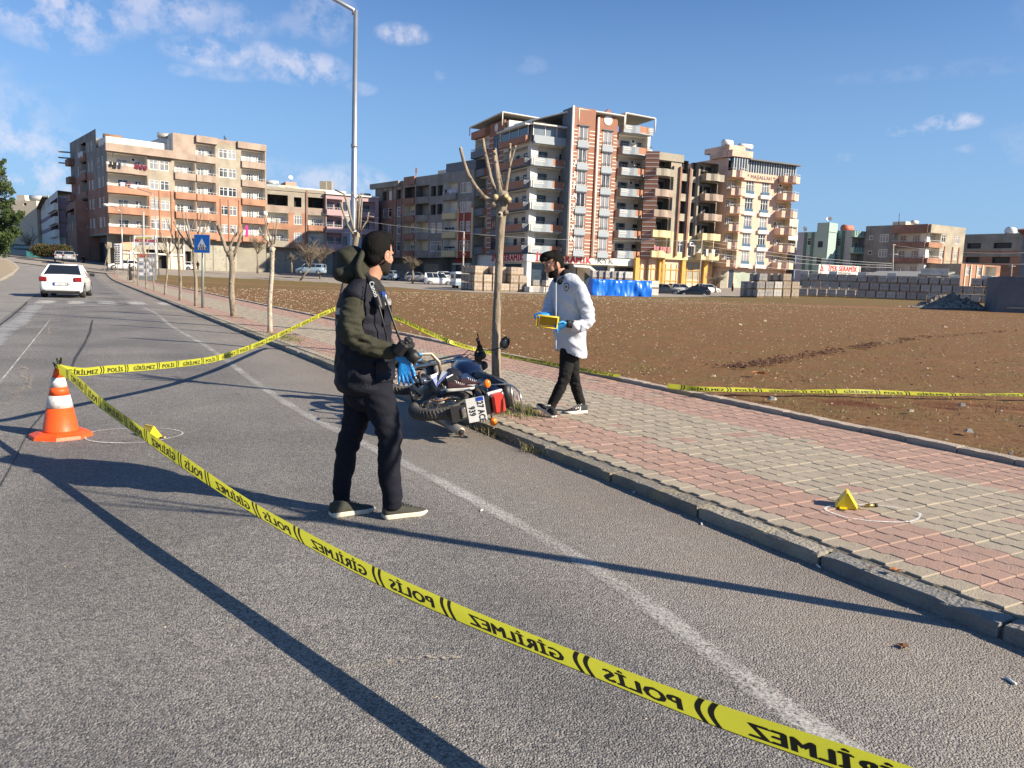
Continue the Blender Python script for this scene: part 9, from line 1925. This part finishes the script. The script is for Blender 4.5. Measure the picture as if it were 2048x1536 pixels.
strap([k(733, 553, -.13), k(742, 566, -.19), k(748, 580, -.235), k(754, 598, -.25), k(759, 615, -.25)], .034); strap([k(757, 610, -.25), k(765, 640, -.27), k(771, 665, -.25), k(776, 686, -.2), k(800, 692, -.24)], .010); strap([k(768, 592, -.19), k(776, 612, -.21), k(787, 645, -.21), k(799, 678, -.22), k(804, 688, -.25)], .013)
q0, q1 = k(743, 567, -.20), k(755, 597, -.26); dr_ = (q1 - q0).normalized(); me = text_mesh('Canon', .040, M_PLATE, .0004, bold=.0010); nr_ = Vector((.15, -1, .05)).normalized(); nr_ = (nr_ - dr_*nr_.dot(dr_)).normalized(); up_2 = nr_.cross(dr_); cc = (q0 + q1)/2 + nr_*.022; me.transform(Matrix(((dr_.x, up_2.x, nr_.x, cc.x), (dr_.y, up_2.y, nr_.y, cc.y), (dr_.z, up_2.z, nr_.z, cc.z), (0, 0, 0, 1)))); o = bpy.data.objects.new('strap_lettering', me); col.objects.link(o); o.parent = P1; o.matrix_parent_inverse = P1.matrix_basis.inverted()
pc = k(809, 697, -.25); CT = Matrix.Translation(pc) @ Matrix.Rotation(-.25, 4, 'Z') @ Matrix.Rotation(RAD(38), 4, 'Y'); CM = empty('camera', 'black camera with a long lens held low in the blue gloved hand', 'camera', pc)
b = MB(); b.box((-.005, 0, .0), (.065, .14, .095), M_BLK, mtx=CT, bevel=.014); b.box((-.012, 0, .055), (.045, .055, .03), M_BLK, mtx=CT, bevel=.010); b.cyl((0, -.05, .045), (0, -.05, .056), .011, M_BLK, 12, mtx=CT); b.build('camera_body', CM); b = MB(); b.tube([(.02, 0, 0), (.05, 0, 0), (.052, 0, 0), (.085, 0, 0), (.087, 0, 0), (.105, 0, 0)], [.034, .034, .037, .037, .033, .038], M_BLK, 20, mtx=CT); b.tube([(.1055, 0, 0), (.107, 0, 0)], [.031, .030], M_GLS, 20, mtx=CT); b.build('lens', CM)
Y0 = 8.2; pb = G(1135, 828, KH); F2 = Vector((-.87, -.5, 0)); L2_ = Vector((.5, -.87, 0))
P2 = empty('person', 'bearded man in white disposable coat walking on the pavement with a yellow marker', 'person', (pb.x, pb.y, KH))
H2 = hframe(k(1108, 530, -.03), -112, 24); b = MB(); S2 = 1.06; head_geo(b, H2, M_SKIN, S2)
limb(b, [k(1116, 540), k(1126, 552), k(1133, 572)], [.062, .065, .08], F2, M_SKIN); limb(b, [k(1134, 580), k(1137, 640), k(1140, 700)], [(.10, .15), (.11, .15), (.11, .14)], F2, M_SKIN)
for arm in ([k(1155, 577, -.14), k(1174, 640, -.2), k(1134, 651, -.3)], [k(1112, 577, .12), k(1098, 620, .08), k(1090, 634, -.12)]): limb(b, arm, [.045, .038, .028], F2, M_SKIN)
for leg in ([k(1134, 700, -.06), k(1128, 757, -.1), k(1103, 815, -.1)], [k(1143, 700, .08), k(1148, 760, .14), k(1162, 810, .22)]): limb(b, leg, [.050, .032, .028], F2, M_SKIN)
fuse('body', b, M_SKIN, P2, .0085, 2); ears(P2, H2, S2); face_bits(P2, H2, S2); hair(P2, H2, S2, [((.040, 0, .118), (.066, .066, .036)), ((.085, .0, .098), (.040, .056, .030)), ((.02, 0, .10), (.07, .07, .05))]); beard(P2, H2, S2, M_HAIR)
b = MB(); limb(b, [k(1129, 553), k(1133, 566), k(1136, 600), k(1138, 645), k(1141, 682), k(1142, 708), k(1143, 735)], [(.085, .115), (.12, .19), (.145, .21), (.15, .205), (.15, .21), (.148, .205), (.15, .205)], F2, M_COAT, 28)
limb(b, [k(1131, 557, -.02), k(1146, 564, -.10), k(1160, 580, -.16)], [.065, .07, .078], F2, M_COAT); limb(b, [k(1127, 560, .02), k(1116, 566, .10), k(1109, 582, .14)], [.06, .065, .07], F2, M_COAT)
hz2 = k(1142, 711).z; fuse('coat', b, M_COAT, P2, .0095, 3, folds(.020, (4.5, 4.5, 4), [(k(1150, 690, -.2), .15)], .8), lambda c: c.z < hz2 + .05*math.sin(c.x*14 + 1) * .3 + max(0, (c - k(1142, 700)).dot(F2)) * .25)
elb = k(1176, 640, -.22)
b = MB(); limb(b, [k(1158, 578, -.15), k(1170, 608, -.2), k(1176, 640, -.22), k(1160, 652, -.27), k(1144, 650, -.31)], [.075, .077, .070, .064, .055], F2, M_COAT); fuse('sleeve', b, M_COAT, P2, .008, 3, folds(.018, (7, 7, 13), [(elb, .14)], .5))
b = MB(); limb(b, [k(1111, 580, .12), k(1100, 605, .11), k(1095, 624, .03), k(1090, 629, -.08)], [.070, .068, .062, .052], F2, M_COAT); fuse('sleeve', b, M_COAT, P2, .008, 3, folds(.012, (12, 12, 16), (), .8))
b = MB(); limb(b, [k(1146, 649, -.31), k(1134, 647, -.335)], [.044, .040], F2, M_BHOOD); fuse('cuff', b, M_BHOOD, P2, .006, 2)
b = MB(); limb(b, [k(1138, 532, .03), k(1140, 545, .0), k(1133, 558, -.06), k(1118, 565, -.10)], [.05, .062, .05, .03], F2, M_BHOOD); limb(b, [k(1128, 530, .08), k(1122, 548, .08), k(1112, 562, .0)], [.04, .045, .03], F2, M_BHOOD); limb(b, [k(1130, 545), k(1131, 560)], [(.08, .09), (.08, .10)], F2, M_BHOOD); fuse('hood', b, M_BHOOD, P2, .007, 3, folds(.008, (14, 14, 14), (), 1))
b = MB(); limb(b, [k(1140, 695), k(1141, 712)], [(.10, .14), (.095, .13)], F2, M_BJEAN)
limb(b, [k(1137, 700, -.07), k(1133, 730, -.09), k(1128, 757, -.11), k(1116, 785, -.11), k(1105, 806, -.11), k(1102, 815, -.11)], [.092, .078, .064, .060, .050, .047], F2, M_BJEAN); limb(b, [k(1144, 700, .07), k(1145, 730, .1), k(1149, 760, .14), k(1155, 785, .19), k(1162, 806, .22), k(1163, 812, .22)], [.088, .074, .062, .058, .050, .048], F2, M_BJEAN)
fuse('trousers', b, M_BJEAN, P2, .008, 3, folds(.014, (9, 9, 15), [(k(1128, 757, -.11), .1), (k(1149, 762, .14), .09), (k(1104, 806, -.11), .06)], .35))
T, l = shoeM(1108, 836, 1072, 828, KH, -.34); sneaker(T, M_SHBK, M_SHW, .285, M_SHW, M_SHW, P2); T, l = shoeM(1172, 825, 1123, 828, KH); sneaker(T, M_SHBK, M_SHW, .285, M_SHW, M_SHW, P2)
pE_ = k(1134, 574, -.215); b = MB(); nE = (Vector((-.35, -.93, .05))).normalized(); rE = Vector((0, 0, 1)).cross(nE).normalized(); M_EMB = mat('emblem_blue', (.02, .04, .16), None, 4, .5); M_EMG = mat('emblem_gold', (.50, .38, .10), None, 4, .5)
for (sc_e, m_, o_) in ((1, M_EMB, 0), (.72, M_PLATE, .003), (.5, M_EMG, .006), (.3, M_EMB, .009)): b.add([pE_ + rE*x*sc_e + Vector((0, 0, 1))*z*sc_e + nE*(o_ + .02) for x, z in ((-.026, .034), (0, .044), (.026, .034), (.030, -.005), (.018, -.034), (0, -.048), (-.018, -.034), (-.030, -.005))], [list(range(8))], m_)
b.build('chest_emblem', P2)
b = MB(); v = [k(1112, 566 + i*11, -.215 - .004*i) for i in range(13)]; b.tube(v, .005, M_COAT, 6); b.build('zip', P2)
glove('glove', Matrix.Translation(k(1132, 649, -.34)) @ Matrix.Rotation(RAD(185), 4, 'Z') @ Matrix.Rotation(.25, 4, 'Y') @ Matrix.Rotation(RAD(60), 4, 'X'), P2, (.7, .8, .8, .8), .3, 1.0)
glove('glove', Matrix.Translation(k(1094, 629, -.12)) @ Matrix.Rotation(RAD(205), 4, 'Z') @ Matrix.Rotation(.0, 4, 'Y') @ Matrix.Rotation(RAD(-20), 4, 'X'), P2, .35, .3, 1.0)
tc_ = k(1095, 643, -.36); TM = Matrix.Translation(tc_) @ Matrix.Rotation(RAD(-8), 4, 'Z') @ Matrix.Rotation(RAD(4), 4, 'Y'); HM = empty('evidence_marker', 'yellow tray like marker held in both gloved hands of the man in white', 'evidence marker', tc_, group='yellow evidence markers'); b = MB()
w2, h2, d2 = .105, .056, .085
for (c, s_) in (((0, d2, 0), (w2*1.7, .005, h2*1.6)), ((0, 0, h2), (w2*2, d2*2, .005)), ((0, 0, -h2), (w2*2, d2*2, .005)), ((-w2, 0, 0), (.005, d2*2, h2*2)), ((w2, 0, 0), (.005, d2*2, h2*2))): b.box(c, s_, M_MY, mtx=TM)
b.tube([(-w2, -d2, -h2), (w2, -d2, -h2), (w2, -d2, h2), (-w2, -d2, h2), (-w2, -d2, -h2)], .005, M_MY, 6, mtx=TM); b.build('folded_body', HM)
def passer(label, x, y, Y, h, cloth, az=0, skirt=False, m2=None):
 p = K(x, y, Y); e = empty('person', label, 'person', p); s = h / 1.7; M_ = Matrix.Translation(p) @ Matrix.Rotation(RAD(90 - az), 4, 'Z') @ Matrix.Scale(s, 4); S_ = (1, 0, 0)
 b = MB(); b.sphere((0, 0, 1.58), .10, M_SKIN, 12, 8, M_, (1, .85, 1.2)); limb(b, [(0, 0, 1.50), (0, 0, .9)], [(.05, .06), (.09, .13)], S_, M_SKIN, 10, 3, M_); [limb(b, [(0, sg*.1, .9), (sg*.06, sg*.09, .45), (-sg*.04, sg*.09, .03), (.12 - sg*.04, sg*.09, .03)], [.08, .055, .04, .035], S_, M_SKIN, 10, 3, M_) for sg in (-1, 1)]; [limb(b, [(0, sg*.19, 1.38), (-.03, sg*.25, 1.1), (.08, sg*.23, .85)], [.05, .04, .035], S_, M_SKIN, 8, 3, M_) for sg in (-1, 1)]; fuse('body', b, M_SKIN, e, .03, 1)
 b = MB(); limb(b, [(0, 0, 1.46), (0, 0, 1.3), (0, 0, .95), (0, 0, .15 if skirt else .82)], [(.09, .12), (.13, .21), (.13, .18), (.24 if skirt else .13, .28 if skirt else .19)], S_, cloth, 14, 4, M_); [limb(b, [(0, sg*.19, 1.38), (-.03, sg*.26, 1.1), (.08, sg*.24, .88)], [.07, .06, .05], S_, cloth, 8, 3, M_) for sg in (-1, 1)]; fuse('coat', b, cloth, e, .03, 1)
 if not skirt: b = MB(); [limb(b, [(0, sg*.09, .92), (sg*.06, sg*.09, .45), (-sg*.04, sg*.09, .08)], [.10, .075, .06], S_, m2 or M_JEAN, 10, 3, M_) for sg in (-1, 1)]; fuse('trousers', b, m2 or M_JEAN, e, .03, 1)
 b = MB(); b.sphere((-.02, 0, 1.61), .12 if skirt else .105, cloth if skirt else M_HAIR, 12, 8, M_, (1, .95, 1.15)); fuse('headscarf' if skirt else 'hair', b, cloth if skirt else M_HAIR, e, .03, 1)
passer('woman in a long black coat walking on the pavement beside the poster panel', 260, 561, 82, 1.72, M_BHOOD, -90, True)
passer('man in dark clothes walking beyond the white car, near the kerb bend', 167, 533, 122, 1.72, M_NAVY, 150); passer('dark clothed figure standing left of the two parked silver cars', 110, 523, 118, 1.8, M_BHOOD, 120); passer('dark figure walking past the salmon block shop front', 1464, 592, 112, 1.75, M_BHOOD, -90); passer('seated looking dark figure beside the white hatchback', 396, 540, 124, 1.4, M_BHOOD, 0)
